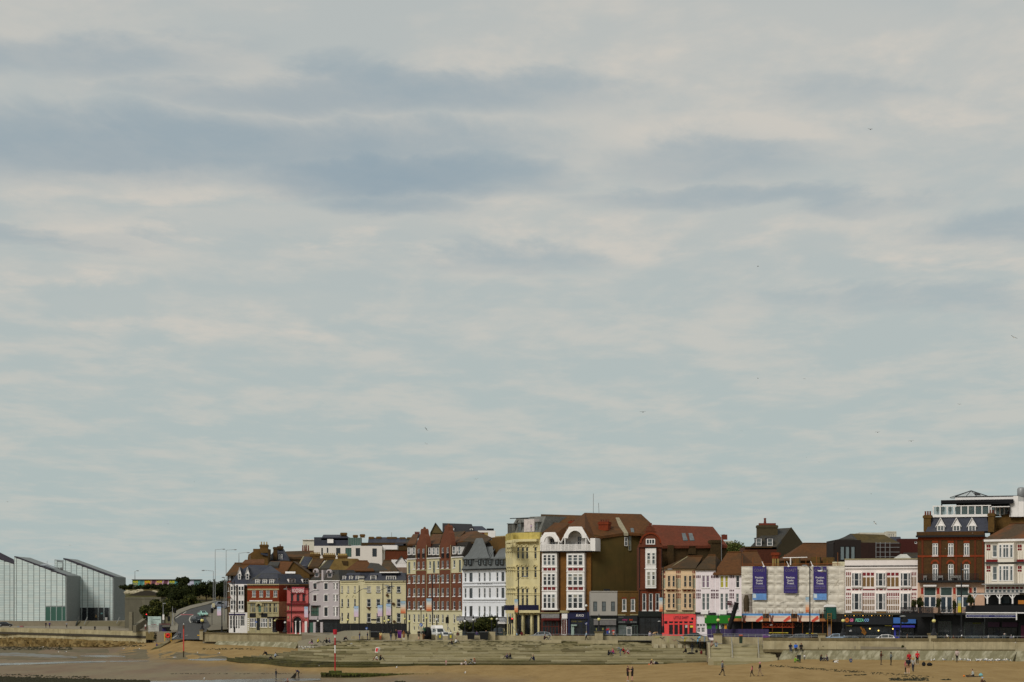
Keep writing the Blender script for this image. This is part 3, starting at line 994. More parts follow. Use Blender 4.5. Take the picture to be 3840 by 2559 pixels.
for(a,b),(c,d)in zip(zip(L_,L_[1:]),zip(O_,O_[1:])):
 def far(l,o):
  yl,yo=VH(0,l[1])[1]-YH,max(2.0,VH(0,o[1])[1]-YH)
  return min(l[2]+14,max(l[2],l[2]*yl/yo))
 q=[VHp(*a,dz=0.14),VHp(*b,dz=0.14),VHp(d[0],d[1],far(b,d),0.14),VHp(c[0],c[1],far(a,c),0.14)]
 m.poly(q,FOOTW)
 m.poly([q[0],q[1],q[1]-Vector((0,0,.3)),q[0]-Vector((0,0,.3))],FOOTW)
struct(m.build('hill_footway',recalc=False))
m=MB()
m.poly([VHp(1780,1210,593,.1),VHp(1840,1070,610,.1),VHp(1930,950,625,.1),VHp(2070,860,640,.1),VHp(2380,860,641,.1),VHp(2380,1300,590,.1),VHp(1900,1330,580,.1)],FOOTW)
struct(m.build('shop_pavement',recalc=False))
m=MB()
m.poly([VHp(1215,1010,616.5,.03),VHp(1560,1030,613.5,.03),VHp(1560,968,622.5,.03),VHp(1290,960,623.5,.03)],M('red_road_surface',(146,84,84),0.9))
m.poly([VHp(1770,1050,610.5,.03),VHp(1850,1000,617.5,.03),VHp(1860,960,623.5,.03),VHp(1800,985,620,.03)],MATS['red_road_surface'])
struct(m.build('red_road_patch',recalc=False))
m=MB()
for pts in(((1160,1060,609),(1240,1010,616),(1330,960,624),(1400,910,631)),((1500,1160,596),(1470,1090,605),(1490,1030,613),(1560,985,620)),((1365,1070,607.5),(1420,1070,607.5)),((1100,1500,558),(1190,1440,566)),((1380,1440,566),(1440,1425,568)),((1340,1290,584),(1420,1295,584))):
 for a,b in zip(pts,pts[1:]):
  p,q=VHp(*a,dz=.04),VHp(*b,dz=.04)
  w=Vector((0.14,0.0,0))
  m.poly([p-w,p+w,q+w,q-w],M('road_marking_white',(176,172,160),0.8))
struct(m.build('road_marking',recalc=False))
# Fort hill: grass bank, retaining wall, rocks
HILLG=M('rough_grass_bank',(74,70,30),0.95,0.3,0.5,spot=(110,84,40),spot_amt=0.6,spot_scale=0.08)
hill_rows=[(1330,575),(1100,605),(900,632),(720,662),(600,676),(480,690),(400,702),(330,716),(280,760)]
m=MB()
hx=[58,100,400,700,1000,1130,1500,1900,2300,2700]
for(ya,Da),(yb,Db)in zip(hill_rows,hill_rows[1:]):
 for xa,xb in zip(hx,hx[1:]):
  if(Da<655 and xa>=1000)or(Da<676 and xa<1000):
   continue
  m.poly([VHp(xa,ya,Da,-1.0),VHp(xb,ya,Da,-1.0),VHp(xb,yb,Db,-1.0),VHp(xa,yb,Db,-1.0)],HILLG)
struct(m.build('fort_hill',recalc=False))
# land under and behind the town, rising out of sight
m=MB()
tp=[(-2500,560,4),(860,690,6)]
m.prism([pp(800,650,5.2),pp(6000,470,5.2),pp(6000,2500,5.2),pp(-400,2500,5.2),pp(-400,900,5.2)],(0,0,-6),HILLG)
struct(m.build('town_ground'))
RETW=M('retaining_concrete',(104,100,84),0.92,0.12,0.4,streak=0.35)
wall_run('retaining_wall','high grey concrete retaining wall between the gallery and the hill bushes',[(468,668,2240,2352),(530,668,2240,2352),(604,660,2240,2352)],6,RETW,1.5,cap=0.5,seed=12)
b=Bld('wall_pier','pale concrete pier at the end of the gallery steps','pier',VH,140,640,206,640)
b.band(140,915,206,1330,M('pale_pier',(128,122,102),0.9,streak=0.3),0,-3,'pier',zx=170)
b.done()
r=thing('ramp_parapet','solid concrete ramp parapet rising beside the gallery forecourt','parapet',VHp(250,1320,640))
for i in range(4):
 t0,t1=i/4,(i+1)/4-0.01
 p0,p1=Vector((220+240*t0,1215-170*t0,0)),Vector((220+240*t1,1215-170*t1,0))
 a,c=VHp(p0.x,p0.y,640+14*t0),VHp(p1.x,p1.y,640+14*t1)
 MB().prism([a,c,c-Vector((0,0,1.9)),a-Vector((0,0,1.9))],(0.9,0.2,0),M('pale_pier')).build('parapet_block',r)
CHALK=M('chalk_rock',(176,166,140),0.95,0.15,2)
rnd=random.Random(5)
for i in range(26):
 x=rnd.uniform(70,420)if i<13 else rnd.uniform(620,890)
 y=(505-(x-70)*0.14)if i<13 else 498
 c=VHp(x,y+rnd.uniform(-12,18),697)
 s=rnd.uniform(0.5,1.0)
 mm=MB()
 mm.ball(c,(s*1.2,s*0.8,s*0.8),CHALK,6,4)
 mm.v=[v+Vector((rnd.uniform(-.15,.15),rnd.uniform(-.15,.15),rnd.uniform(-.15,.15)))for v in mm.v]
 o=mm.build('chalk_boulder',loc=c)
 tag(o,'pale chalk boulder piled on the %s of the bank below the hedge'%('gallery end' if i<13 else 'far end'),'boulder','chalk boulders by the gallery' if i<13 else 'chalk boulders under the bushes')
r=thing('covered_mound','dark grey covered mound above the concrete retaining wall','mound',VHp(450,580,690))
MB().prism([VHp(60,585,690),VHp(870,575,690),VHp(880,545,690),VHp(610,455,690),VHp(520,442,690),VHp(410,460,690),VHp(160,535,690)],(0,5,0),M('dark_membrane',(60,54,44),0.9,0.15)).build('mound',r)
# ------------------------------------------------------------------ the seafront terrace, from the harbour end towards the station end
def tri_cap(b,x0,x1,y0,yt,d,mat,name='pediment'):
 F=b.F(d)
 u0,u1=F.U(x0),F.U(x1)
 z0,zt=F.Z((x0+x1)/2,y0),F.Z((x0+x1)/2,yt)
 return MB().prism([F.w(u0,z0),F.w(u1,z0),F.w((u0+u1)/2,zt)],F.n*0.25,mat).build(name,b.root)
def arch_ring(b,xc,yc,rx_px,w,d,mat,depth=0.3,name='arch',fill=None,n=14,a0=0.0,a1=math.pi):
 """half-round ring of voussoirs on the facade, optionally with a recessed infill"""
 F=b.F(d)
 uc,zc=F.U(xc),F.Z(xc,yc)
 r=abs(F.U(xc+rx_px)-uc)
 m=MB()
 for i in range(n):
  t0,t1=a0+(a1-a0)*i/n,a0+(a1-a0)*(i+1)/n
  q=[(r,t0),(r+w,t0),(r+w,t1),(r,t1)]
  m.prism([F.w(uc+a*math.cos(t),zc+a*math.sin(t))for a,t in q],F.n*depth,mat)
 o=m.build(name,b.root)
 if fill:
  pts=[F.w(uc+r*math.cos(math.pi*i/n),zc+r*math.sin(math.pi*i/n),0.02)for i in range(n+1)]
  MB().prism(pts,F.n*0.04,fill).build('arch_infill',o)
 return o
def downpipe(b,x,y0,y1,d=0.1,mat=None,r=0.06):
 F=b.F(d)
 return MB().tube([F.w(F.U(x),F.Z(x,y1)),F.w(F.U(x),F.Z(x,y0))],r,mat or IRON,6).build('drainpipe',b.root)
# 1 corner house with white bays
b=Bld('corner_house','narrow corner house with two white bays and pointed dormers in a navy slate roof','house',V2,190,575,400,575)
b.wall(196,795,399,None,DARKBRICK,10)
for x0,x1 in((200,268),(290,362)):
 b.band(x0,797,x1,1118,WHITE,0.8,0.002,'bay')
 for y0,y1 in((812,918),(978,1083)):
  b.win(x0+3,y0,x1-3,y1,2,2,d=0.8,hole=False,fw=0.1,bar=0.22)
b.wall(183,1122,405,None,WHITE,1.19,d=1.2,name='shopfront')
for x0,x1 in((194,222),(228,252),(262,284),(292,312)):
 b.win(x0,1160,x1,1312,1,[0.2,0.72],d=1.2,glass=GLASS)
b.win(318,1160,370,1280,3,[0.65],d=1.2,glass=GLASS)
b.band(183,1136,373,1153,paint((44,36,80)),1.3,1.21,'fascia')
b.slab([(186,794,-0.4),(402,794,-0.4),(660,566,9),(430,560,9),(300,640,5.6)],SLATE,0.4)
b.slab([(186,794,-0.4),(300,640,5.6),(300,640,9),(186,794,10)],SLATE,0.4)
b.band(188,788,400,797,WHITE,0.5,-0.05,'gutter')
for x0,x1 in((290,325),(382,420)):
 b.dormer(x0,x1,660,732,2.0,WHITE,SLATE,gab=1.25,deep=5,cheek=SLATE)
b.turn(162,600,195,575.5)
b.wall(162,770,195,None,BROWNBRICK,6)
b.band(162,755,195,770,REDBRICK,0.1,-0.1)
b.band(162,935,195,950,REDBRICK,0.08,-0.1)
b.wins([180],[(820,870),(985,1045)],14,sill=WHITE)
b.done()
# 2 pub: red brick over stone
b=Bld('pub','old pub with red brick above a pale stone ground floor and slate mansard roof','pub',V2,400,569,770,565)
b.wall(400,795,770,993,REDBRICK,10)
b.wall(400,993,770,None,STONE,10)
for xa,xb in((455,498),(541,584),(619,663),(706,751)):
 b.win(xa,862,xb,940,2,2,sill=STONE,glass=GLASS2)
b.band(398,786,772,799,STONE,0.35,name='cornice')
b.band(402,841,770,858,STONE,0.1)
b.band(425,978,545,990,WHITE,0.2,name='sign_board')
b.band(548,976,692,989,WHITE,0.2,name='sign_board')
b.band(398,993,772,1006,STONE,0.3,name='cornice')
for xa,xb,c in((430,497,3),(590,640,2),(652,681,1),(704,751,2)):
 b.win(xa,1012,xb,1122,c,[0.62],STONE,sill=STONE,bar=0.16,fw=0.12)
b.win(524,1030,562,1122,1,2,STONE,TEAL,sill=STONE)
arch_ring(b,543,1040,19,0.55,0.0,STONE,0.4,fill=BLACK)
b.band(518,1120,568,1130,STONE,0.6,name='balcony')
for xa,xb,c in((427,506,4),(549,636,4),(650,681,1)):
 b.win(xa,1188,xb,1298,c,[0.55],WHITE,sill=STONE,bar=0.12,fw=0.12)
b.win(511,1185,548,1330,1,[0.75],BLACK,GLASS,name='door')
b.band(426,1130,496,1176,BLACK,0.12,name='sign_board')
b.band(561,1130,632,1176,BLACK,0.12,name='sign_board')
for y in range(1190,1330,22):
 b.band(404,y,420,y+11,WHITE,0.06,name='quoin')
 b.band(690,y,706,y+11,WHITE,0.06,name='quoin')
b.mansard(400,772,786,722,1.4,10,SLATE)
for x0,x1 in((495,543),(582,629),(662,711)):
 b.dormer(x0,x1,728,786,0.25,WHITE,SLATE,2,2,deep=2.0,glass=GLASS2)
b.slab([(462,722,1.4),(775,722,1.4),(815,664,6),(540,664,6)],GREYSLATE,0.5)
b.slab([(540,664,6),(800,660,6),(668,566,12)],SLATE,0.5)
b.turn(771,565.5,1126,576)
b.wall(771,795,1126,993,DULLBRICK,8,zx=800)
b.wall(771,993,1126,None,STONE,8,zx=800)
b.band(771,786,1010,798,STONE,0.3,name='cornice',zx=800)
b.band(771,842,864,856,STONE,0.08,zx=800)
b.band(771,993,864,1006,STONE,0.2,name='cornice',zx=800)
b.mansard(771,1126,786,672,1.6,8,SLATE)
b.dormer(884,961,724,785,0.3,WHITE,SLATE,2,3,deep=2,glass=GLASS)
b.dormer(1049,1118,724,787,0.3,WHITE,SLATE,2,2,deep=2,glass=GLASS)
b.band(698,1172,862,1192,BLACK,1.6,0.02,'awning',zx=780)
b.band(745,1195,855,1204,paint((110,92,40)),1.65,1.61,'fascia_trim',zx=780)
b.band(706,1192,722,1345,BLACK,1.5,1.2,'shop_post',zx=780)
b.win(730,1205,850,1345,3,1,BLACK,M('dark_red_shutter',(48,16,14),0.6),d=0.5,hole=False,name='shutter')
b.done()
# 3 pink arcade
PINK=M('pink_paint',(190,98,94),0.6,0.08,0.8,streak=0.2)
DKPINK=M('dark_pink_trim',(112,18,24),0.6,0.12)
b=Bld('pink_arcade','bright pink two storey arcade with a round arched doorway and white lettering','arcade',V2,862,560,1128,560)
b.wall(866,842,1126,None,PINK,8)
for xa,xb in((912,941),(979,1013),(1047,1079)):
 b.win(xa,906,xb,990,1,2,DKPINK,GLASS,sill=DKPINK)
 b.band(xa-5,894,xb+5,903,DKPINK,0.3,name='window_hood')
b.band(864,836,1128,846,DKPINK,0.25,name='cornice')
b.band(903,989,1082,998,DKPINK,0.22)
b.band(858,1012,1128,1030,DKPINK,0.5,name='cornice')
b.band(852,1102,1130,1116,DKPINK,0.45,name='cornice')
s=b.band(922,822,1072,888,M('pink_sign',(176,70,82),0.6),0.35,0.08,'sign_board')
b.text('NOQDERNE',995,862,46,WHITE,0.36,138,s,0.01)
b.win(940,1222,1040,1362,1,1,DKPINK,BLACK,name='doorway',rec=0.12)
arch_ring(b,990,1222,50,0.5,0.0,PINK,0.35,fill=BLACK)
arch_ring(b,990,1222,58,0.12,0.0,DKPINK,0.45,name='arch_moulding')
for x in(970,1022):
 F=b.F(0.25)
 MB().lathe(F.w(F.U(x),4.8,0),[(0.22,0),(0.22,0.4),(0.15,0.5),(0.13,3.0),(0.2,3.1),(0.2,3.3)],WHITE,10).build('column',b.root,smooth=True)
for xa,xb in((872,890),(1078,1096)):
 for ya,yb in((1045,1090),(1168,1192)):
  b.band(xa,ya,xb,yb,STONE,0.12,name='plaque')
 b.band(xa-4,1225,xb+6,1355,DKPINK if xa<1000 else WHITE,0.2,name='pilaster')
b.done()
# 4 lilac house
LILAC=M('pale_lilac_render',(180,171,172),0.85,0.05,0.7,streak=0.1)
b=Bld('lilac_house','pale lilac house with a dark lichened mansard and round headed dormers','house',V2,1126,560,1262,556)
b.wall(1126,752,1262,1205,LILAC,9)
b.wall(1126,1205,1262,None,BLACK,9)
b.win(1178,778,1217,846,1,2,GREYSLATE,GLASS,sur=WHITE)
b.win(1176,917,1216,988,1,2,GREYSLATE,GLASS,sur=WHITE)
b.win(1146,1048,1240,1164,3,2,BLACK,TEAL)
b.band(1144,1038,1246,1047,BLACK,0.4,name='canopy')
b.band(1164,902,1230,909,WHITE,0.15,name='window_hood')
b.mansard(1122,1268,752,622,1.8,9,M('lichened_slate',(52,52,48),0.8,0.3,2.0,spot=(108,66,20),spot_amt=0.8,spot_scale=0.2))
b.dormer(1196,1240,648,705,0.7,LILAC,GREYSLATE,1,1,deep=1.6,glass=GLASS)
arch_ring(b,1218,650,16,0.3,-0.6,LILAC,0.5)
b.turn(1262,556,1480,553)
b.wall(1262,752,1480,1205,LILAC,9)
b.wall(1262,1205,1480,None,BLACK,9)
for ya,yb in((778,848),(917,990),(1062,1164)):
 b.win(1306,ya,1346,yb,1,2,GREYSLATE,GLASS,sur=WHITE)
 b.win(1412,ya,1427,yb,1,2,WHITE,GLASS,fw=0.06)
 b.win(1445,ya,1461,yb,1,2,WHITE,GLASS,fw=0.06)
 b.band(1427,ya-4,1445,yb+4,WHITE,0.1,name='mullion')
 b.band(1300,ya-14,1352,ya-8,WHITE,0.2,name='window_hood')
 b.band(1404,ya-14,1470,ya-8,WHITE,0.2,name='window_hood')
b.band(1262,1170,1482,1200,LILAC,0.4,name='cornice')
b.band(1126,744,1484,753,WHITE,0.3,name='cornice')
b.mansard(1262,1486,748,620,1.6,9,GREYSLATE)
b.dormer(1345,1398,650,708,0.6,LILAC,GREYSLATE,1,1,deep=1.6,glass=GLASS)
arch_ring(b,1372,652,18,0.3,-0.5,LILAC,0.5)
b.band(1272,622,1292,745,LILAC,0.1,-1.6,'party_wall')
for x in(1188,1272):
 b.band(x-14,1235,x+14,1365,LILAC,0.3,name='pilaster')
b.band(1135,1240,1172,1365,TEAL,0.1,name='shop_window')
b.band(1300,1240,1460,1365,GLASS,0.1,name='shop_window')
b.done()
# 5 cream house with a curved corner
b=Bld('cream_house','long cream house with a rounded corner, dark hoarding and slate attic','house',V3,235,553,448,548)
b.wall(235,755,448,1250,CREAM,9)
b.wall(235,1250,448,None,CREAM,9)
for x in(259,331,409):
 for ya,yb in((810,888),(962,1055),(1125,1225)):
  b.win(x-11,ya,x+11,yb,1,2,FRAME,CURT if ya==810 else GLASS,sill=BLACK if ya<1000 else CREAM,fw=0.06)
for x in(325,400):
 arch_ring(b,x,945,15,0.15,0.0,CREAM,0.12,name='window_hood')
b.band(235,748,448,757,CREAM,0.35,name='cornice')
b.band(235,785,448,789,CREAM,0.1)
b.mansard(235,460,748,655,1.2,9,SLATE)
for xa,xb in((270,303),(346,382),(424,460)):
 b.dormer(xa,xb,688,744,0.3,WHITE,SLATE,1,2,deep=1.5)
m=MB()
b.flush()
cx=V3(460,0)[0]
c0,c1=b.fac.w(b.fac.U(448),0),P(V3(520,0)[0],YH,544)
ctr=Vector(((c0.x+c1.x)/2,c0.y+2.4,0))
ring=[c0+(c1-c0)*(i/10)+Vector((0,-1.15*math.sin(math.pi*i/10),0))for i in range(11)]
zt=b.fac.Z(448,752)
MB().prism([Vector((p.x,p.y,4.6))for p in ring]+[Vector((c1.x,c1.y+6,4.6)),Vector((c0.x,c0.y+6,4.6))],(0,0,zt-4.6),CREAM).build('curved_wall',b.root)
MB().prism([Vector((p.x,p.y-0.25,zt))for p in ring]+[Vector((c1.x,c1.y+6,zt)),Vector((c0.x,c0.y+6,zt))],(0,0,0.3),CREAM).build('cornice',b.root)
b.turn(518,544,1022,541)
b.wall(518,755,1022,1250,CREAM,10)
b.wall(518,1250,1022,None,CREAM,10)
for j,(ya,yb)in enumerate(((812,886),(962,1055),(1128,1238))):
 for i,x in enumerate((574,686,810,925)):
  b.win(x-24,ya,x+24,yb,1,2,FRAME,CURT if(j==0 and i<2)else GLASS,sill=BLACK)
b.band(518,748,1024,757,CREAM,0.35,name='cornice')
b.band(518,784,1022,788,CREAM,0.1)
b.band(600,1198,662,1214,BLACK,0.08,name='sign_board')
b.mansard(515,1024,748,655,1.2,10,SLATE)
b.dormer(594,663,686,744,0.3,WHITE,SLATE,1,2,deep=1.6,glass=GLASS)
b.dormer(778,895,690,745,0.3,WHITE,SLATE,5,1,deep=1.6,glass=GLASS)
b.band(700,642,925,655,WHITE,0.0,-2.5,'parapet')
for x,yy in((790,918),(862,1020),(572,1070),(872,1228)):
 F=b.F(0.3)
 MB().ball(F.w(F.U(x),F.Z(x,yy)),(0.35,0.3,0.32),M('hanging_flowers',(92,66,40),0.9,0.4,6),8,5).build('hanging_basket',b.root)
b.done()
hb=Bld('hoarding','long black site hoarding in front of the cream house','hoarding',V3,205,538,1012,534)
BLKB=M('black_hoarding_board',(14,14,15),0.55,0.25,0.6)
n=16
for i in range(n):
 hb.band(205+(1012-205)*i/n,1250,205+(1012-205)*(i+1)/n-1.2,1400,BLKB,0.03,-0.03,'board',zx=600)
for i in range(0,n+1,2):
 hb.band(204+(1012-205)*i/n-3,1248,206+(1012-205)*i/n+3,1400,BLKB,-0.035,-0.14,'post',zx=600)
# 6 brick mansion flats
MBRICK=M('mansion_brick',(108,62,42),0.9,0.12,3.0,spot=(122,70,44),spot_amt=0.5)
SIXCREAM=M('mansion_cream',(198,190,154),0.85,0.06,0.8,streak=0.1)
b=Bld('mansion_block','tall red brick mansion block with two pointed chimney gables and cream base','apartment block',V4,75,531,704,504)
Z0,Z1,Z2,Z3,Z4=1122,700,535,390,350
b.wall(78,1120,704,None,SIXCREAM,12,zx=390)
segs=[(78,178,'c'),(178,302,'t'),(302,448,'c'),(448,578,'t'),(578,704,'c')]
for xa,xb,k in segs:
 b.wall(xa,697,xb,1120,MBRICK,12,zx=390)
 b.wall(xa,524 if k=='c' else 392,xb,697,SIXCREAM if k=='c' else MBRICK,12,d=0.0 if k=='c' else 0.0,zx=390)
rows=[(710,802),(862,956),(1010,1105)]
cols=(104,160,210,264,338,384,430,482,538,612,675)
MW=dict(cols=1,rows=[0.35],glass=None,sill=WHITE,fw=0.1,zx=390)
for x in cols:
 for ya,yb in rows:
  b.win(x-13,ya,x+13,yb,**MW)
 b.win(x-11,1160,x+11,1255,1,[0.5],sill=CREAM,fw=0.1,zx=390)
 b.win(x-8,1298,x+8,1345,1,1,fw=0.08,zx=390)
for x in(160,210,264,338,430,482,538,612):
 b.win(x-12,556,x+12,640,1,[0.4],sill=WHITE,fw=0.09,zx=390)
for x in(104,384,678):
 b.win(x-12,558,x+12,690,1,[0.25,0.6],BLACK,GLASS2,fw=0.07,zx=390)
for x in(210,264,482,538):
 b.win(x-12,408,x+12,522,1,[0.5],fw=0.1,zx=390)
 b.rail(x-13,x+13,470,520,0.12,IRON,6,'window_guard')
b.band(78,1112,704,1124,STONE,0.12,zx=390)
for xa,xb,k in segs:
 if k=='t':
  b.band(xa,650,xb,660,STONE,0.06,zx=390)
  F=b.fac
  u0,u1=F.U(xa),F.U(xb)
  uc=(u0+u1)/2
  za,zb_,zt=F.Z(390,394),F.Z(390,345),F.Z(390,212)
  ox,oy=(0,0)if xa<300 else(272,-20)
  pts=[F.w(F.U(x+(ox if y<345 else 0)+(0 if y<345 or ox==0 else 270+(6 if x>250 else 0))),F.Z(390,y+(oy if y<345 else 0)))for x,y in((180,394),(302,394),(298,345),(287,270),(276,245),(272,198),(263,182),(242,182),(233,198),(229,245),(207,300),(190,345))]
  MB().prism(pts,F.n*-1.1,MBRICK).build('chimney_gable',b.root)
  uc=F.U(252+ox)
  MB().lathe(F.w(uc,F.Z(390,183+oy),-0.55),[(0.3,0),(0.28,0.2),(0.16,0.4),(0.05,0.45)],RUSTTILE,10).build('chimney_cap',b.root)
 else:
  b.band(xa,517,xb,527,WHITE,0.25,name='gutter',zx=390)
  o=b.mansard(xa,xb,519,362,1.5,8,M('dark_hung_tile',(44,38,32),0.8,0.25,2.5),side=0.12)
  b.slab([(xa+2,362,1.5),(xb-2,362,1.5),(xb+30,252,7),(xa+70,252,7)],RUSTTILE,0.4)
for x in(104,160,338,384,430):
 b.dormer(x-14,x+14,402,488,0.15,WHITE,BLACK,1,2,deep=1.2)
for x in(612,674):
 b.dormer(x-16,x+16,388,480,0.15,WHITE,BLACK,1,2,deep=1.2)
for x in(180,300,446,574):
 downpipe(b,x,375,1108,0.1,STONE,0.07)
b.slab([(178,392,1.1),(302,392,1.1),(300,240,7.5),(250,240,7.5)],BROWNTILE,0.4)
b.slab([(448,392,1.1),(578,392,1.1),(740,215,8),(500,240,8)],BROWNTILE,0.4)
b.slab([(578,362,1.5),(704,330,1.5),(865,216,9),(690,232,9)],RUSTTILE,0.4)
b.slab([(865,216,9),(1040,292,9),(960,350,3),(704,330,1.5)],BROWNTILE,0.4)
b.slab([(704,540,0.2),(800,400,3),(838,300,6),(730,330,2)],M('black_hung_slate',(30,30,30),0.8,0.35,2.0),3.0)
b.done()
# 7 white hotel
LEAD=M('grey_lead_sheet',(98,101,100),0.55,0.16,0.9,streak=0.3)
b=Bld('white_hotel','white stucco hotel with a grey metal roof and black iron balcony','hotel',V4,704,501,1190,482)
HOT=M('hotel_white_stucco',(218,219,222),0.7,0.04,0.8,streak=0.1)
b.wall(704,655,1190,None,HOT,11,zx=950)
hx=((738,9),(802,15),(895,9),(955,9),(1014,9),(1098,10),(1163,14))
for(x,h)in hx:
 for ya,yb in((686,790),(862,975),(1066,1200)):
  b.win(x-h-3,ya,x+h+3,yb,1,[0.5],FRAME if h<12 else BLACK,random.choice((GLASS,GLASS,GLASS2)),fw=0.1,zx=950)
for ya,yb,d in((655,664,0.2),(788,803,0.3),(826,840,0.25),(980,994,0.3),(1018,1024,0.1)):
 b.band(704,ya,1190,yb,HOT,d,name='cornice',zx=950)
sg=b.band(860,804,1060,825,HOT,0.12,-0.05,'name_band')
b.text('HOTEL YORK MANSIONS',960,814,15,BLACK,0.14,170,sg,0.012)
b.band(640,1185,1190,1240,HOT,1.1,-0.05,'balcony',zx=1000)
b.rail(640,1190,1150+35,1232,1.15,IRON,60)
b.band(700,1245,1190,1270,HOT,0.3,-0.05,'shop_cornice',zx=950)
b.wall(704,1250,1190,None,BLACK,0.5,d=0.3,zx=950,name='ground_floor')
b.band(1060,1250,1185,1264,WHITE,1.6,0.3,'awning')
# metal roof: lower slope with attic windows, upper hips
F=b.fac
b.band(696,640,1192,656,BLACK,0.55,-0.05,'gutter',zx=950)
b.mansard(698,1192,645,520,0.9,11,LEAD,side=0.3)
for x,h in((738,10),(792,16),(900,11),(960,11),(1018,11),(1097,14),(1152,17)):
 b.dormer(x-h-2,x+h+2,538,602,0.1,BLACK,LEAD,1,2,deep=1.2,glass=GLASS2 if h<12 else GLASS,cheek=LEAD)
rings=[]
for xl,xr,y,bk in((700,1012,530,0.3),(765,992,475,1.5),(812,972,400,2.8),(860,932,300,4.0)):
 rings.append([b.pt(xl,y,bk,850),b.pt(xr,y,bk,850),b.pt(xr,y,bk,850)+Vector((0,9.5-2*bk,0)),b.pt(xl,y,bk,850)+Vector((0,9.5-2*bk,0))])
m=MB().mesh([p for r_ in rings for p in r_],[(i*4+j,i*4+(j+1)%4,i*4+4+(j+1)%4,i*4+4+j)for i in range(3)for j in range(4)]+[(12,13,14,15),(3,2,1,0)],LEAD)
m.build('turret_roof',b.root)
b.slab([(842,530,0.4),(1060,525,0.6),(1050,390,5),(985,395,5)],LEAD,0.5)
b.slab([(1060,525,0.6),(1192,520,0.6),(1190,395,6),(1120,430,5)],LEAD,0.5)
for i in range(7):
 x=880+i*22
 F=b.fac
 MB().tube([b.pt(x,522,0.3),b.pt(x+60,420,4.2)],0.07,LEAD,5).build('roof_rib',b.root)
b.chimney(1040,1190,285,470,5.5,BROWNBRICK,9,BUFFPOT,16,cap=False,thick=1.4)
b.done()
# 8 cream hotel with a rounded front
CR8=M('warm_cream_stucco',(206,194,148),0.8,0.06,0.6,streak=0.18,spot=(192,176,120),spot_amt=0.4)
BUST=M('dark_blue_shopfront',(20,20,42),0.4,0.2)
b=Bld('rounded_hotel','tall cream stucco building with a curved front, columns and dark blue balcony','hotel',V5,190,464,478,460)
b.wall(190,357,478,1130,CR8,12)
b.wall(190,1130,478,None,CR8,12)
for ya,yb in((442,570),(655,775),(893,1095)):
 for x in(240,290,337,428):
  b.win(x-13,ya,x+13,yb,1,[0.5],CR8,GLASS,sill=CR8 if ya<800 else None,fw=0.05)
  arch_ring(b,x,ya-2,14,0.22,0.0,CR8,0.2,name='window_hood',n=8)
for y in(486,690,940,958):
 b.band(190,y,478,y+6,CR8,0.12)
b.band(186,355,440,382,CR8,0.9,-0.05,'cornice')
b.band(186,283,476,358,M('lichened_parapet',(190,172,96),0.9,0.15,1.0,streak=0.3,spot=(120,104,40),spot_amt=0.7,spot_scale=0.5),0.1,-0.5,'parapet')
for(xa,xb)in((212,276),(306,372),(400,452)):
 b.win(xa,1182,xb,1392,2,[0.72],BUST,GLASS,name='shop_window')
for x in(202,290,385,462):
 b.band(x-9,1160,x+9,1392,CR8,0.5,0.0,'column')
b.band(186,1130,478,1158,CR8,1.3,-0.05,'balcony')
for x in range(200,470,40):
 b.band(x,1158,x+10,1172,CR8,0.9,0.0,'bracket')
b.rail(186,462,1072,1130,1.25,M('navy_railing',(26,28,60),0.5),46,r=0.05)
b.flush()
# the curved left end, built as facets with their own windows
a0=b.fac.w(b.fac.U(190),0)
arc=[a0]
ex=[(168,466),(146,470),(124,476),(104,484)]
f0=(190,464)
for(x,D)in ex:
 b.turn(x,D,f0[0]-0.3,f0[1])
 b.wall(x,358+(190-x)*0.18,f0[0]-0.3,None,CR8,5)
 xm=(x+f0[0])/2
 for ya,yb in((470,560),(680,765),(915,1060)):
  b.win(xm-4,ya,xm+4,yb,1,2,CR8,GLASS2,fw=0.1)
  b.band(xm-7,ya-30,xm+7,ya-20,CR8,0.2,name='window_hood')
 b.band(x-2,358+(190-x)*0.18,f0[0],386+(190-x)*0.18,CR8,0.9,-0.05,'cornice')
 b.band(x-1,284+(190-x)*0.2,f0[0],358+(190-x)*0.18,MATS['lichened_parapet'],0.1,-0.5,'parapet')
 b.band(x,1132,f0[0],1160,CR8,1.3,-0.05,'balcony')
 b.rail(x-12,f0[0]-8,1074,1130,1.25,MATS['navy_railing'],8,r=0.05)
 b.band(xm-3,1165,xm+4,1392,GLASS,0.04,0.0,'shop_window')
 for y in(486,690,940):
  b.band(x,y,f0[0],y+6,CR8,0.12)
 f0=(x,D)
b.turn(120,470,478,463)
GM=M('grey_mansard',(112,112,106),0.7,0.2,1.6,spot=(70,70,66),spot_amt=0.6)
b.mansard(122,300,290,130,1.6,10,GM,side=0.9)
b.mansard(300,480,285,115,1.6,10,GM,side=0.1)
b.band(305,138,415,275,M('pale_pink_render',(196,186,182),0.8),0.1,-1.6,'attic_wall')
for i,x in enumerate((136,153,168,184,200)):
 b.dormer(x-6,x+5,192,286,0.1,GM,BLACK,1,2,deep=1,glass=GLASS2)
b.dormer(236,276,180,276,0.2,GM,GM,1,2,deep=1.3,glass=GLASS2)
arch_ring(b,256,178,20,0.3,-0.1,GM,0.3)
b.dormer(424,460,172,270,0.2,GM,GM,1,2,deep=1.3,glass=GLASS2)
b.band(150,122,418,130,BLACK,-1.5,-1.8,'roof_edge')
b.done()
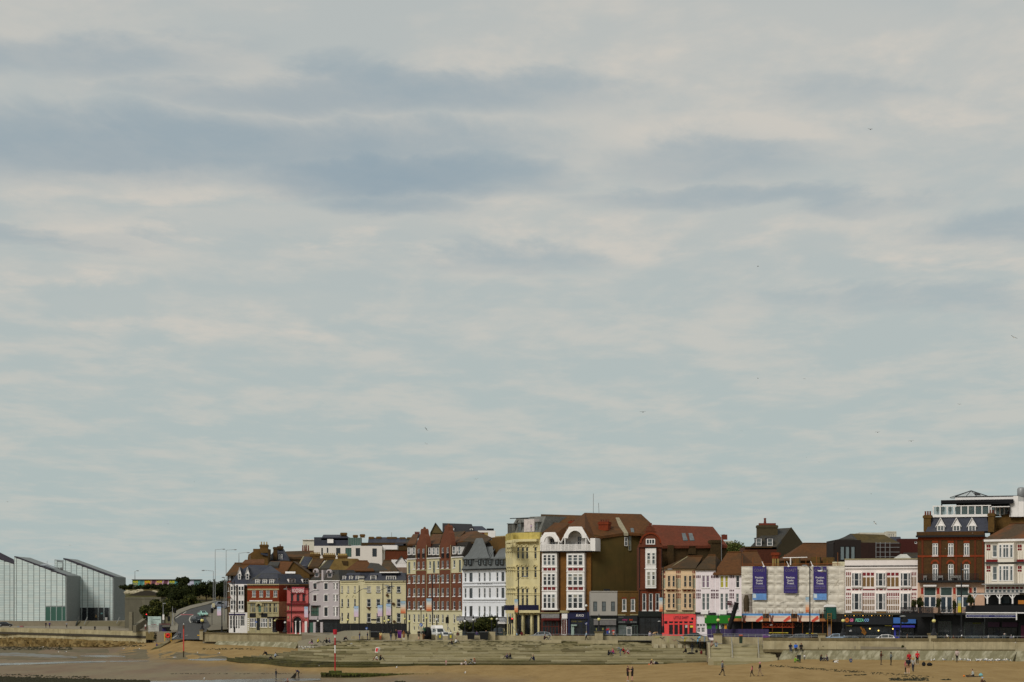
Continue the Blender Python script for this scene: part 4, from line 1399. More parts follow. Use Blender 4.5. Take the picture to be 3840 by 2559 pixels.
# 9 twin gabled balcony building
BR9=M('orange_brown_brick',(120,80,32),0.9,0.2,2.6,spot=(92,64,28),spot_amt=0.6)
MAR=M('maroon_panel',(112,24,26),0.6,0.15)
b=Bld('twin_gable_building','tall brick building with two white arched balcony gables and stacked bay windows','apartment block',V5,478,458,1034,454)
b.wall(480,492,1034,1135,BR9,10)
b.wall(480,1135,1034,None,M('ground_floor_brick',(84,40,24),0.8),10)
for x0,x1,w in((500,662,0),(768,962,1)):
 b.band(x0,505,x1,1118,WHITE,0.9,0.002,'bay')
 for ya,yb in((524,642),(730,860),(952,1112)):
  n=3
  for i in range(n):
   a=x0+14+(x1-x0-24)*i/n
   e=a+(x1-x0-24)/n-5
   b.win(a,ya,e,yb,1,[0.42,0.76],d=0.9,hole=False,fw=0.12,bar=0.1)
 for ya,yb in((668,698),(878,908)):
  for i in range(3):
   a=x0+14+(x1-x0-24)*i/3
   b.band(a+2,ya,a+(x1-x0-24)/3-6,yb,MAR,0.05,0.0,'panel',d=0.9)
  b.band(x0-4,ya-12,x1+4,ya-4,WHITE,1.05,0.9,'string_course')
  b.band(x0-4,yb+4,x1+4,yb+12,WHITE,1.05,0.9,'string_course')
 b.band(x0-4,1112,x1+8,1128,WHITE,1.1,0.0,'sill')
b.band(478,484,1042,496,BLACK,1.3,-0.05,'balcony_edge')
for x in(484,694):
 downpipe(b,x,495,1400,0.15)
# balcony storey with arches under the gables
b.wall(486,330,700,484,WHITE,7,d=-1.2,name='attic_wall')
b.wall(702,320,1034,484,WHITE,7,d=-1.2,name='attic_wall')
for xc,yc,r,xl,xr,top in((588,385,62,484,700,288),(866,345,82,708,1024,240)):
 b.wall(xl+30 if xl<600 else xl+60,top+4,xr-(30 if xl<600 else 60),330,WHITE,6,d=-1.2,name='attic_wall')
 arch_ring(b,xc,yc,r,0.55,1.0,WHITE,0.28,name='arch',n=18)
 arch_ring(b,xc,yc,r-6,0.1,1.0,WHITE,0.34,name='arch_moulding',n=18)
 m=MB()
 F=b.F(1.0)
 U,Z=F.U,(lambda y:F.Z(xc,y))
 uc,zc_,rr=U(xc),Z(yc),abs(U(xc+r)-U(xc))+0.5
 hgt=Z(top)-zc_
 for sgn in(-1,1):
  outer=U(xl if sgn<0 else xr)
  ptop=uc+sgn*(rr*0.62)
  seq=[]
  for i in range(0,8):
   t=math.pi/2*i/7
   seq.append((uc+sgn*rr*math.cos(t),zc_+rr*math.sin(t)))
  pts=seq+[(uc,zc_+max(hgt,rr+0.15)),(ptop,zc_+max(hgt,rr+0.15)),(uc+sgn*(rr+0.25),zc_+0.6),(uc+sgn*(rr+0.25),zc_)]
  m.prism([F.w(a,c)for a,c in pts],F.n*0.18,WHITE)
  m.tube([F.w(outer,Z(484)+1.6,0.05),F.w(ptop,zc_+max(hgt,rr),0.05)],0.12,WHITE,5)
  m.tube([F.w(uc+sgn*(rr+0.1),zc_,0.05),F.w(uc+sgn*(rr+0.1),Z(484),0.05)],0.12,WHITE,6)
 m.build('gable_frame',b.root)
 b.win(xc-4 if xl<600 else xc+18,yc-40 if xl<600 else 318,xc+(60 if xl<600 else 62),470,2,[0.6],WHITE,GLASS,d=-1.2,name='balcony_door')
 b.rail(xl,xr,412,484,1.2,WHITE,26 if xl<600 else 36,r=0.045)
 for i in range(5):
  x=xl+(xr-xl)*i/4
  b.band(x-3,408,x+3,484,WHITE,0.1,-0.1,'railing_post',d=1.2)
b.band(1026,345,1080,484,WHITE,1.2,-2,'balcony_screen')
# roofs
b.slab([(500,286,-1.0),(660,290,-1.0),(800,185,5),(640,175,5)],RUSTTILE,0.6)
b.slab([(660,290,-1.0),(706,350,-1.0),(830,185,5),(800,185,5)],RUSTTILE,0.6)
for q in([(965,68,10),(1580,82,14),(1565,290,6),(1400,286,5),(1075,332,0.4)],[(965,68,10),(1075,332,0.4),(1030,345,-1.0),(968,236,-1.0)],[(965,68,10),(968,236,-1.0),(772,244,-1.0)],[(965,68,10),(772,244,-1.0),(706,350,-1.0),(800,200,4)],[(1580,82,14),(1686,180,12),(1700,330,8),(1565,290,6)]):
 b.slab(q,RUSTTILE,0.5)
b.slab([(490,84,12),(940,96,12),(820,260,6),(470,270,6)],BROWNTILE,0.7)
b.chimney(1116,1220,165,262,4,REDBRICK,4,POT,26,thick=1.5)
b.chimney(792,850,160,205,6,REDBRICK,2,POT,16,thick=1)
b.dormer(522,628,182,262,8,WHITE,BROWNTILE,3,1,deep=3,glass=GLASS2)
b.slab([(1265,120,10.5),(1340,120,10.5),(1440,290,4.6),(1396,290,4.6)],M('pale_stair_cheek',(150,142,118),0.9,streak=0.4),0.5)
for xa,xb,ya,yb,bk in((1240,1270,228,256,5.5),(1470,1505,235,275,5.8)):
 b.slab([(xa,yb,bk),(xb,yb,bk),(xb-8,ya,bk+1),(xa-6,ya,bk+1)],GLASS2,0.3,'skylight')
for x,yt in((1060,-140),(1122,-40)):
 MB().tube([b.pt(x,75,10),b.pt(x+(0 if x<1100 else-6),yt,10)],0.05,STEEL,5).build('aerial',b.root)
# shopfronts
GREYSH=M('grey_awning',(132,130,128),0.8)
WOOD=M('dark_red_wood',(84,30,14),0.6,0.25,3)
b.band(482,1152,692,1164,STONE,0.6,-0.05,'cornice')
b.band(494,1165,688,1216,GREYSH,0.45,0.05,'fascia')
b.text('BAR',610,1192,20,M('faint_lettering',(168,168,160)),0.46)
b.band(494,1218,690,1240,M('red_awning',(92,22,18),0.8),1.2,0.05,'awning')
b.win(500,1242,690,1400,5,[0.6],WOOD,GLASS,d=0.05,hole=False,fw=0.2,bar=0.14,name='shop_window')
b.band(716,1164,776,1220,WHITE,0.3,name='sign_board')
b.band(696,1132,796,1158,STONE,0.5,name='cornice')
b.win(716,1224,770,1400,2,1,WHITE,WOOD,d=0.05,hole=False,name='door')
NAVY=M('navy_paint',(24,27,64),0.5,0.12)
b.band(780,1150,1028,1222,NAVY,0.4,0.0,'fascia')
b.text('BUKICS',912,1186,24,WHITE,0.42,82,bold=0.02,shear=0.2)
b.band(780,1222,808,1400,NAVY,0.35,0.0,'pilaster')
b.band(1000,1222,1028,1400,NAVY,0.35,0.0,'pilaster')
b.win(808,1225,1000,1400,3,[0.72],NAVY,GLASS,d=0.05,hole=False,name='shop_window')
b.text('COFFEE',850,1252,13,M('yellow_lettering',(130,118,50)),0.2)
b.text('CAKE',916,1252,13,MATS['yellow_lettering'],0.2)
b.band(818,1285,880,1300,M('mint_awning',(150,168,158),0.8),0.6,0.1,'awning')
b.band(818,1300,850,1400,MATS['mint_awning'],0.3,0.12,'door')
# flank wall towards the low shops
b.turn(1034,454.3,1562,458)
OLIVE=M('olive_render',(86,68,30),0.95,0.1,0.35,streak=0.22,spot=(62,58,24),spot_amt=0.5,spot_scale=0.1)
b.wall(1034,345,1075,None,OLIVE,6,zx=1054,name='flank_wall')
b.wall(1075,312,1395,None,OLIVE,6,zx=1235,name='flank_wall')
b.wall(1395,285,1470,None,OLIVE,6,zx=1432,name='flank_wall',d=-0.05)
b.wall(1470,290,1612,None,OLIVE,6,zx=1515,name='flank_wall')
b.win(1398,335,1430,430,1,2,WHITE,GLASS,d=0.1,hole=False)
b.win(1440,320,1470,480,1,3,M('pale_stair_cheek'),GLASS2,d=0.1,hole=False,name='stair_window')
b.done()
# 10 grey shop, 11 low brick shop
GR10=M('light_grey_render',(168,163,155),0.85,0.04,0.6,streak=0.08)
b=Bld('grey_shop','plain light grey two storey shop with three dark square windows','shop',V5,1030,446,1320,446)
b.wall(1030,925,1320,1190,GR10,7)
b.wall(1030,1190,1320,None,M('slate_grey_shopfront',(42,48,48),0.6),7)
for x in(1080,1175,1274):
 b.win(x-22,1035,x+22,1142,1,2,M('grey_frame',(70,74,74),0.5),GLASS2)
b.band(1028,920,1322,930,GR10,0.12,-0.3,'coping')
b.band(1030,1186,1320,1200,BLACK,0.3,name='fascia_trim')
b.band(1064,1234,1308,1292,M('grey_canvas',(118,114,112),0.8),0.5,0.05,'fascia')
b.band(1064,1226,1308,1234,GR10,0.55,0.05,'cornice')
b.win(1062,1295,1190,1402,2,1,MATS['slate_grey_shopfront'],MATS['slate_grey_shopfront'],d=0.02,hole=False,name='door')
b.win(1192,1295,1308,1402,2,1,MATS['slate_grey_shopfront'],M('grey_roller_glass',(104,104,104),0.3),d=0.02,hole=False,name='shop_window')
for xa,ya,xb,yb,c in((1196,1335,1212,1350,(160,30,36)),(1212,1328,1232,1345,(190,60,60)),(1204,1352,1228,1385,(50,70,150)),(1226,1352,1240,1378,(200,196,190)),(1262,1345,1290,1362,(190,60,50)),(1270,1362,1292,1372,(205,200,196)),(1270,1374,1286,1398,(196,120,80)),(1088,1325,1096,1350,(170,170,90)),(1158,1322,1170,1345,(160,160,90))):
 b.band(xa,ya,xb,yb,paint(c),0.16,0.13,'window_sticker')
b.band(1176,898,1240,922,BLACK,-2,-4,'vent')
b.done()
b=Bld('low_brick_shop','low brown brick shop with two sash windows above a dark fascia','shop',V5,1322,446,1562,446)
b.wall(1322,925,1562,1190,BROWNBRICK,7)
b.wall(1322,1190,1562,None,BLACK,7)
for x in(1396,1490):
 b.win(x-23,1005,x+23,1138,1,2,WHITE,GLASS2,sill=WHITE,fw=0.14)
 b.band(x-26,990,x+26,1004,REDBRICK,0.05,name='lintel')
b.band(1322,918,1562,932,BROWNBRICK,0.12,-0.3,'coping')
b.band(1326,1176,1410,1186,STONE,0.4,name='cornice')
b.band(1460,1174,1545,1184,STONE,0.4,name='cornice')
sg=b.band(1326,1192,1540,1275,M('dark_fascia',(34,36,38),0.5),0.35,0.02,'fascia')
b.text('TANNING',1360,1205,10,GREYSH,0.37,58,sg)
b.text('easy',1403,1230,22,M('magenta_lettering',(170,50,110),0.5),0.37,58,sg,0.02)
b.text('tan',1470,1230,22,M('orange_lettering',(186,62,26),0.5),0.37,40,sg,0.03)
b.text('LOOK GOOD',1370,1258,14,M('pale_lettering',(160,164,160),0.5),0.37,74,sg,0.02)
b.text('FEEL GOOD',1497,1258,14,MATS['pale_lettering'],0.37,68,sg,0.02)
b.win(1335,1290,1420,1402,2,[0.7],M('pale_green_shopfront',(92,108,98),0.5),GLASS2,d=0.02,hole=False,name='shop_window')
b.win(1422,1310,1475,1402,1,[0.85],WHITE,GLASS2,d=0.02,hole=False,name='door')
b.win(1478,1290,1540,1402,2,1,MATS['pale_green_shopfront'],GLASS,d=0.02,hole=False,name='shop_window')
b.done()
# 12 tall red brick Dutch gable with its hall behind
RB12=M('deep_red_brick',(104,54,34),0.9,0.2,3.0,spot=(80,42,26),spot_amt=0.5)
b=Bld('dutch_gable_building','narrow tall red brick building with a curved Dutch gable and white oriel','house',V6,48,444,298,444)
b.wall(48,440,298,1140,RB12,8)
b.wall(48,1140,298,None,BLACK,8)
F=b.fac
uc,zc_=F.U(172),F.Z(172,400)
r=F.U(290)-uc
pts=[F.w(uc-r-0.4,F.Z(172,440)),F.w(uc+r+0.4,F.Z(172,440)),F.w(uc+r,zc_)]
pts+=[F.w(uc+r*math.cos(math.pi*i/14),zc_+r*0.85*math.sin(math.pi*i/14))for i in range(1,14)]+[F.w(uc-r,zc_)]
MB().prism(pts,F.n*-1.0,RB12).build('gable',b.root)
for i,(hw,y0,y1)in enumerate(((66,285,268),(48,268,236),(36,236,215),(16,215,180))):
 b.band(172-hw,y1,172+hw,y0+1,RB12,0.1+0.05*(i%2),-0.8,'gable_step')
arch_ring(b,172,400,100,0.3,0.0,REDBRICK,0.2,name='gable_moulding')
b.band(40,425,304,444,RB12,0.3,name='cornice')
b.win(122,352,222,414,3,1,WHITE,GLASS,d=0.02,hole=False,fw=0.16,bar=0.14)
b.band(118,445,234,890,WHITE,0.9,0.002,'oriel')
for ya,yb in((500,632),(706,865)):
 b.win(130,ya,174,yb,1,[0.42,0.75],d=0.9,hole=False,fw=0.14,bar=0.12)
 b.win(184,ya,226,yb,1,[0.42,0.75],d=0.9,hole=False,fw=0.14,bar=0.12)
b.band(108,440,244,452,BLACK,1.0,0.0,'oriel_roof')
b.band(108,672,240,682,WHITE,1.0,0.9,'string_course')
b.band(50,893,298,906,RB12,0.2,name='string_course')
for x in(104,176,248):
 b.win(x-21,945,x+21,1132,1,2,WHITE,GLASS,sill=WHITE,fw=0.12)
 b.band(x-24,930,x+24,944,REDBRICK,0.06,name='lintel')
for x in(52,294):
 downpipe(b,x,450,1135)
b.band(40,1140,298,1200,M('dark_green_fascia',(20,26,22),0.5),0.35,0.0,'fascia')
b.win(52,1205,292,1402,4,[0.7],BLACK,GLASS,d=0.02,hole=False,name='shop_window')
b.done()
b=Bld('brick_hall','long brick hall with a big red tiled roof and two roof windows','hall',V6,298,452,1005,458)
b.wall(290,425,1000,None,DARKBRICK,14)
b.slab([(250,428,-0.4),(1010,424,-0.4),(852,220,7),(190,198,7)],REDTILE,0.5)
b.slab([(1010,424,-0.4),(1010,424,14),(852,220,7)],DARKBRICK,0.5)
for x in(546,620):
 b.slab([(x-18,366,1.2),(x+32,366,1.2),(x+6,290,3.75),(x-34,290,3.75)],GLASS2,0.6,'skylight')
b.chimney(365,425,420,640,-0.6,DARKBRICK,0,cap=False)
b.chimney(835,945,365,600,-0.7,DARKBRICK,0,cap=True)
b.band(590,430,665,520,DARKBRICK,0.4,name='buttress')
MB().tube([b.pt(945,590,-0.8),b.pt(945,310,-0.8)],0.06,STEEL,5).build('aerial',b.root)
MB().tube([b.pt(925,312,-0.8),b.pt(982,302,-0.8)],0.04,STEEL,5).build('aerial',b.root)
b.done()
# 13 peach house over the coral shop
PEACH=M('peach_render',(206,180,146),0.8,0.05,0.8,streak=0.1)
SAGE=M('sage_panel',(150,160,142),0.7,0.08)
RUSTP=M('rust_panel',(120,40,26),0.7,0.1)
CORAL=M('coral_paint',(222,72,70),0.55,0.05)
b=Bld('peach_house','peach house with sage stripes and rust coloured squares over a coral red shop','house',V6,298,444,664,443)
b.wall(298,680,664,1165,PEACH,9)
b.wall(298,1165,664,None,CORAL,9.4,d=0.4)
b.band(296,668,666,684,PEACH,0.15,-0.3,'coping')
for x0,x1 in((340,450),(515,630)):
 b.band(x0,735,x1,890,PEACH,0.6,0.002,'bay')
 b.band(x0,940,x1,1120,PEACH,0.6,0.002,'bay')
 w=(x1-x0)
 for(ya,yb,rr)in((750,878,[0.5]),(945,1108,[0.32,0.7])):
  b.win(x0+w*0.16,ya,x0+w*0.46,yb,1,rr,PEACH,GLASS,d=0.6,hole=False,fw=0.1,bar=0.08)
  b.win(x0+w*0.62,ya,x0+w*0.92,yb,1,rr,PEACH,GLASS,d=0.6,hole=False,fw=0.1,bar=0.08)
 b.band(x0-8,886,x1+4,900,PEACH,0.8,0.0,'sill')
 b.band(x0-8,1112,x1+4,1128,PEACH,0.9,0.0,'sill')
 b.panel([(x0+16,908,x0+48,924),(x0+62,908,x0+94,924)],RUSTP)
for xs in((312,326),(458,475,493),(634,652)):
 for x in xs:
  for ya,yb in((698,728),(748,778),(908,924),(945,972),(978,998)):
   b.band(x-5,ya,x+6,yb,RUSTP,0.04,-0.04,'panel')
  for ya,yb in((786,888),(1002,1060),(1070,1128)):
   b.band(x-5,ya,x+6,yb,SAGE,0.03,-0.04,'stripe_panel')
b.band(298,1145,664,1166,STONE,0.5,-0.05,'cornice')
b.text('LITTLE SWIFT',506,1212,30,M('dark_purple_lettering',(56,20,40),0.6),0.42,162,bold=0.03)
for xa,xb in((322,356),):
 b.band(xa,1248,xb,1276,BLACK,0.44,0.4,'menu_board')
for xa,xb in((372,420),(430,474),(484,524),(536,580),(592,638)):
 b.win(xa,1250,xb,1276,1,1,CORAL,GLASS,d=0.4,fw=0.06)
 b.win(xa,1286,xb,1400,1,1,CORAL,GLASS,d=0.4,fw=0.06,name='shop_window')
b.band(550,1290,575,1320,M('pale_notice',(190,190,184)),0.36,0.3,'notice')
b.band(604,1296,636,1318,M('yellow_notice',(220,190,70)),0.36,0.3,'notice')
MB().ball(b.F(0.42).w(b.F(0.42).U(628),b.F(0.42).Z(628,1222)),(0.22,0.08,0.22),BLACK,8,6).build('bird_emblem',b.root)
b.hip(296,666,672,575,740,545,12,BROWNTILE)
MB().tube([b.pt(385,672,0),b.pt(575,548,6)],0.12,STONE,6).build('hip_tiles',b.root)
b.done()
# 14, 15 white chequered houses, green shop
WP=M('pinkish_white_paint',(224,214,216),0.7,0.03,0.8,streak=0.06)
DMAR=M('dark_maroon_square',(74,26,40),0.7,0.1)
STRP=M('pale_pink_stripe',(212,198,200),0.8)
LILC=M('lilac_curtain',(132,112,128),0.3,0.2,4,stretch=(6,6,0.5))
YELC=M('yellow_curtain',(176,166,62),0.3,0.15,4,stretch=(6,6,0.5))
GREEN=M('bright_green_fascia',(22,118,14),0.55,0.06)
def dots(b,xs,d=0.0):
 for x in xs:
  for ya,yb in((750,780),(906,924),(944,974),(980,1002)):
   b.band(x-5,ya,x+6,yb,DMAR,0.04,-0.04,'panel',d=d)
b=Bld('white_chequered_house','narrow white house with dark maroon squares, lilac curtains and plain white front door','house',V6,664,443,880,442)
b.wall(664,684,880,None,WP,9)
b.win(734,752,766,884,1,2,FRAME,LILC,sill=WHITE,fw=0.07)
b.win(780,752,812,884,1,2,FRAME,LILC,sill=WHITE,fw=0.07)
for xa in(734,780):
 b.win(xa,948,xa+34,1128,1,[0.48,0.78],FRAME,GLASS2,sill=WHITE,fw=0.07)
dots(b,(677,694,711,836,852,868))
for x in(690,706,722,830,846,862):
 for ya,yb in((786,898),(1010,1150)):
  b.band(x-4,ya,x+4,yb,STRP,0.02,-0.04,'stripe_panel')
b.band(720,1130,800,1172,WHITE,0.5,0.0,'bay_apron')
b.band(640,1152,720,1172,BLACK,0.5,0.0,'shop_cornice')
b.band(800,1156,880,1180,BLACK,0.5,0.0,'shop_cornice')
b.win(672,1278,704,1310,2,1,WHITE,GLASS,fw=0.06)
b.win(708,1278,736,1310,2,1,WHITE,GLASS,fw=0.06)
b.win(740,1278,768,1310,2,1,WHITE,GLASS,fw=0.06)
b.win(680,1318,716,1370,2,[0.5],WHITE,GLASS,fw=0.08,name='door')
b.win(726,1318,764,1370,2,[0.5],WHITE,GLASS,fw=0.08,name='door')
b.hip(664,884,682,800,880,530,12,BROWNTILE)
b.done()
b=Bld('green_fronted_house','white house with yellow curtains above a bright green amusement front','house',V6,880,442,1168,440)
b.wall(880,735,1168,None,WP,9)
b.win(932,752,968,884,1,2,FRAME,YELC,sill=WHITE,fw=0.07)
b.win(984,752,1016,884,1,2,FRAME,YELC,sill=WHITE,fw=0.07)
b.win(1102,750,1140,884,1,2,WHITE,GLASS,sill=WHITE,fw=0.07)
for xa in(932,984,1102):
 b.win(xa,948,xa+33,1128,1,[0.48,0.78],FRAME,GLASS2,sill=WHITE,fw=0.07)
dots(b,(890,906,1038,1056,1074))
for x in(892,908,1036,1052,1068,1084):
 for ya,yb in((786,898),(1010,1150)):
  b.band(x-4,ya,x+4,yb,STRP,0.02,-0.04,'stripe_panel')
b.band(915,1130,1000,1174,WHITE,0.5,0.0,'bay_apron')
b.band(1000,1160,1062,1180,BLACK,0.5,0.0,'shop_cornice')
b.band(1008,1030,1056,1072,M('dark_sale_board',(70,20,34)),0.6,0.5,'sale_board')
b.text('FOR SALE',1032,1048,9,WHITE,0.62,38)
b.band(762,1186,1062,1272,GREEN,0.9,0.02,'fascia')
b.band(1066,1192,1168,1280,GREEN,0.3,0.02,'fascia')
MB().ball(b.F(0.95).w(b.F(0.95).U(772),b.F(0.95).Z(772,1200)),(0.24,0.06,0.24),M('pale_emblem',(180,190,150)),8,6).build('emblem',b.root)
b.band(785,1276,915,1332,GREEN,0.3,0.0,'shop_panel')
for xa,xb,c in((838,880,(70,52,112)),(920,936,(190,196,196)),(948,966,(60,70,70)),(978,1002,(196,130,20)),(1006,1018,(180,190,190)),(1075,1160,(30,30,28))):
 b.band(xa,1284,xb,1334,paint(c),0.34,0.02,'amusement_machine')
b.hip(862,1168,733,1010,1160,500,14,RUSTTILE,over=0.6)
b.done()
# 16 scaffolded and sheeted building
SHEET=M('scaffold_sheeting',(205,198,184),0.8,0.1,0.8,streak=0.1,bump=0.2)
TUBE=M('rusty_scaffold_tube',(136,76,28),0.7,0.3,4)
PURP=M('purple_banner',(50,36,106),0.6,0.08)
b=Bld('sheeted_building','building under repair wrapped in pale scaffold sheeting with purple banners','building',V7,120,434,1288,428,zb=5.0)
b.wall(125,640,1285,None,M('hidden_render',(170,160,150),0.9),12,d=-2.0)
F=b.F(1.0)
def billow(x0,y0,x1,y1,nx,ny,name,seed,cut=0):
 """one bay of sheeting hung between the lifts: folds, sags and a hem"""
 rnd=random.Random(seed)
 pts,fs=[],[]
 for j in range(ny+1):
  for i in range(nx+1):
   s,t=i/nx,j/ny
   x,y=x0+(x1-x0)*s,y0+(y1-y0)*t
   dd=0.34*math.sin(math.pi*s)*math.sin(math.pi*t)*rnd.uniform(0.2,1.5)+rnd.uniform(-0.05,0.05)
   pts.append(F.w(F.U(x),F.Z(700,y),dd))
 for j in range(ny):
  for i in range(nx):
   k=j*(nx+1)+i
   fs.append((k,k+1,k+nx+2,k+nx+1))
 n0=len(pts)
 back=[p-F.n*0.03 for p in pts]
 return MB().mesh(pts+back,fs+[tuple(n0+i for i in f)for f in fs],SHEET).build(name,b.root,smooth=True)
lifts=[618,700,765,820,925,1010,1075,1150]
xs=[122,245,402,500,600,752,860,935,1090,1220]
for i in range(len(xs)-1):
 for j in range(len(lifts)-1):
  if(xs[i]<210 and lifts[j]>920):
   continue
  billow(xs[i],lifts[j],xs[i+1],lifts[j+1],6,4,'sheet',i*20+j)
for j in range(len(lifts)-1):
 billow(1220,lifts[j],1290,lifts[j+1],3,4,'sheet',500+j)
m=MB()
for y in lifts:
 MB().tube([F.w(F.U(122),F.Z(700,y),0.2),F.w(F.U(1290),F.Z(700,y),0.2)],0.035,SHEET,6).build('ledger_tube',b.root)
for xa,ya,xb,yb in((125,700,245,790),(125,960,245,840),(600,1110,752,930),(1090,960,1220,770),(1090,680,1210,770),(1090,1010,1150,1080),(500,1075,600,1010),(700,925,745,950)):
 MB().tube([F.w(F.U(xa),F.Z(700,ya),0.2),F.w(F.U(xb),F.Z(700,yb),0.2)],0.04,SHEET,6).build('brace_tube',b.root)
# scaffold tubes above and below the sheets
for x in range(130,1290,120):
 MB().tube([F.w(F.U(x),F.Z(700,625),-0.1),F.w(F.U(x),F.Z(700,random.randint(460,560)),-0.1)],0.05,TUBE,6).build('standard_tube',b.root)
for y in(588,604):
 MB().tube([F.w(F.U(125),F.Z(700,y),-0.1),F.w(F.U(1240),F.Z(700,y),-0.1)],0.05,TUBE,6).build('guard_rail',b.root)
MB().tube([F.w(F.U(595),F.Z(700,520),0.2),F.w(F.U(870),F.Z(700,516),0.2)],0.08,WHITE,6).build('white_beam',b.root)
MB().tube([F.w(F.U(680),F.Z(700,520),0.2),F.w(F.U(680),F.Z(700,600),0.2)],0.12,WHITE,6).build('white_post',b.root)
for x in(478,505,535):
 b.band(x-8,530,x+8,615,M('pale_flue_brick',(150,130,74)),0.2,-0.3,'flue')
b.band(455,460,548,492,REDBRICK,0.4,-1.2,'chimney_head')
b.band(466,492,538,530,REDBRICK,0.2,-1.0,'chimney')
b.band(700,520,775,600,BROWNBRICK,-1.0,-2.2,'chimney')
b.band(905,510,1010,600,BROWNBRICK,-1.0,-2.2,'chimney')
b.band(1040,515,1160,590,BROWNBRICK,-1.0,-2.2,'chimney')
b.band(1150,565,1290,612,M('cream_parapet',(200,192,160)),-0.4,-3,'parapet')
GOLD=M('pale_gold_lettering',(120,112,116),0.5)
for xa,xb,nm in((247,405,'a'),(600,755,'b'),(936,1085,'c')):
 s=b.band(xa,618,xb,920,PURP,0.62,0.58,'banner',d=1.0)
 xm=(xa+xb)/2
 b.text('COAST',xm,660,34,GOLD,1.64,128,s)
 for k,t in enumerate(('Precision.','Quality.','Trusted.')):
  b.text(t,xm,742+k*33,22,WHITE,1.64,(98,78,82)[k],s,0.01)
 b.band(xm-58,838,xm+60,843,M('banner_rule',(130,124,170)),0.64,0.62,'banner_rule',d=1.0,parent=s)
 b.text('01843 823333',xm,864,20,GOLD,1.64,118,s)
 b.text('coast scaffolding   margate kent',xm,903,8,MATS['banner_rule'],1.64,140,s)
 if nm!='b':
  q=b.band(xa,924,xb,996,M('sky_blue_banner',(96,140,196),0.6),0.56,0.52,'banner',d=1.0)
  b.band(xa+4,930,xa+40,975,M('banner_white_patch',(190,200,204)),0.58,0.56,'banner_patch',d=1.0,parent=q)
for x in(384,664,934):
 MB().ball(F.w(F.U(x),F.Z(700,618),0.6),(0.25,0.25,0.16),WHITE,8,5).build('flood_lamp',b.root)
 MB().tube([F.w(F.U(x),F.Z(700,612),0.6),F.w(F.U(x-30),F.Z(700,560),0)],0.05,WHITE,5).build('lamp_arm',b.root)
# fan deck with printed boards, tubes and dark ground floor
DECK=M('orange_ply_deck',(166,108,62),0.8,0.15)
b.band(-30,1205,1100,1238,DECK,3.6,3.4,'deck_board',d=0.0,zx=560)
b.band(-30,1236,1105,1244,M('dark_deck_edge',(70,34,18)),3.7,0.0,'deck',d=0.0,zx=560)
PINKB=M('pale_sunset_print',(212,188,168),0.6,0.05)
for xa,xb in((125,362),(437,682),(755,1004)):
 s=b.band(xa,1150,xb,1240,PINKB,3.75,3.7,'printed_board')
 b.band(xa,1150,xb,1168,M('blue_print_band',(70,130,190),0.6),3.77,3.75,'print_band',parent=s)
 b.band(xa,1168,xb,1176,M('light_blue_print_band',(140,176,206),0.6),3.765,3.75,'print_band',parent=s)
 Fp=b.F(3.78)
 for(ax,ay,bx,by,cc)in((xa+10,1175,xa+26,1235,(110,80,70)),(xa+40,1180,xa+28,1235,(120,76,60)),(xa+170,1232,xa+226,1188,(200,70,60)),(xa+185,1234,xa+232,1205,(206,90,60)),(xa+20,1230,xa+36,1240,(150,70,40))):
  b.stroke(ax,ay,bx,by,0.3,0,paint(cc),'print_figure',s,Fp)
 b.band(xa+48,1186,xb-80,1189,paint((190,120,110)),3.77,3.75,'print_line',parent=s)
 b.band(xa+48,1196,xb-70,1199,paint((200,150,140)),3.77,3.75,'print_line',parent=s)
for k,x in enumerate(range(130,1150,38)):
 F3=b.F(3.5)
 MB().tube([F3.w(F3.U(x),F3.Z(560,1240 if k%3 else 1395)),F3.w(F3.U(x),F3.Z(560,1105 if k%2 else 1130))],0.045,TUBE,6).build('standard_tube',b.root)
b.wall(-20,1244,1290,None,BLACK,2,d=0.3,name='dark_ground_floor',zx=560)
ORTR=M('orange_truss',(176,66,30),0.6,0.2)
F4=b.F(2.6)
for y in(1266,1306):
 MB().tube([F4.w(F4.U(355),F4.Z(560,y)),F4.w(F4.U(720),F4.Z(560,y))],0.09,ORTR,6).build('truss_chord',b.root)
for k in range(18):
 x=360+k*20
 MB().tube([F4.w(F4.U(x),F4.Z(560,1306 if k%2 else 1266)),F4.w(F4.U(x+20),F4.Z(560,1266 if k%2 else 1306))],0.06,ORTR,5).build('truss_web',b.root)
for k in range(18):
 x=725+k*20
 MB().tube([F4.w(F4.U(x),F4.Z(560,1300 if k%2 else 1270)),F4.w(F4.U(x+20),F4.Z(560,1270 if k%2 else 1300))],0.05,M('dark_truss',(60,52,44),0.6),5).build('truss_web',b.root)
b.band(430,1364,650,1372,M('yellow_strip',(196,176,60),0.6),2.7,2.6,'safety_strip',zx=560)
b.band(850,1370,940,1377,MATS['yellow_strip'],2.7,2.6,'safety_strip',zx=560)
b.band(940,1372,1078,1378,M('cream_strip',(190,184,150)),2.7,2.6,'safety_strip',zx=560)
b.band(1095,1272,1142,1400,M('torn_sheet',(120,110,108),0.8,0.3,3),2.6,2.4,'torn_sheet',zx=560)
MB().lathe(F.w(F.U(180),F.Z(700,1130),0.1),[(0.5,0),(0.55,2.0),(0.3,3.0)],M('dark_netting',(70,58,40),0.9,0.3,3),8).build('netted_opening',b.root)  # dark netting cone standing in for a ragged dark opening in the sheeting
b.done()
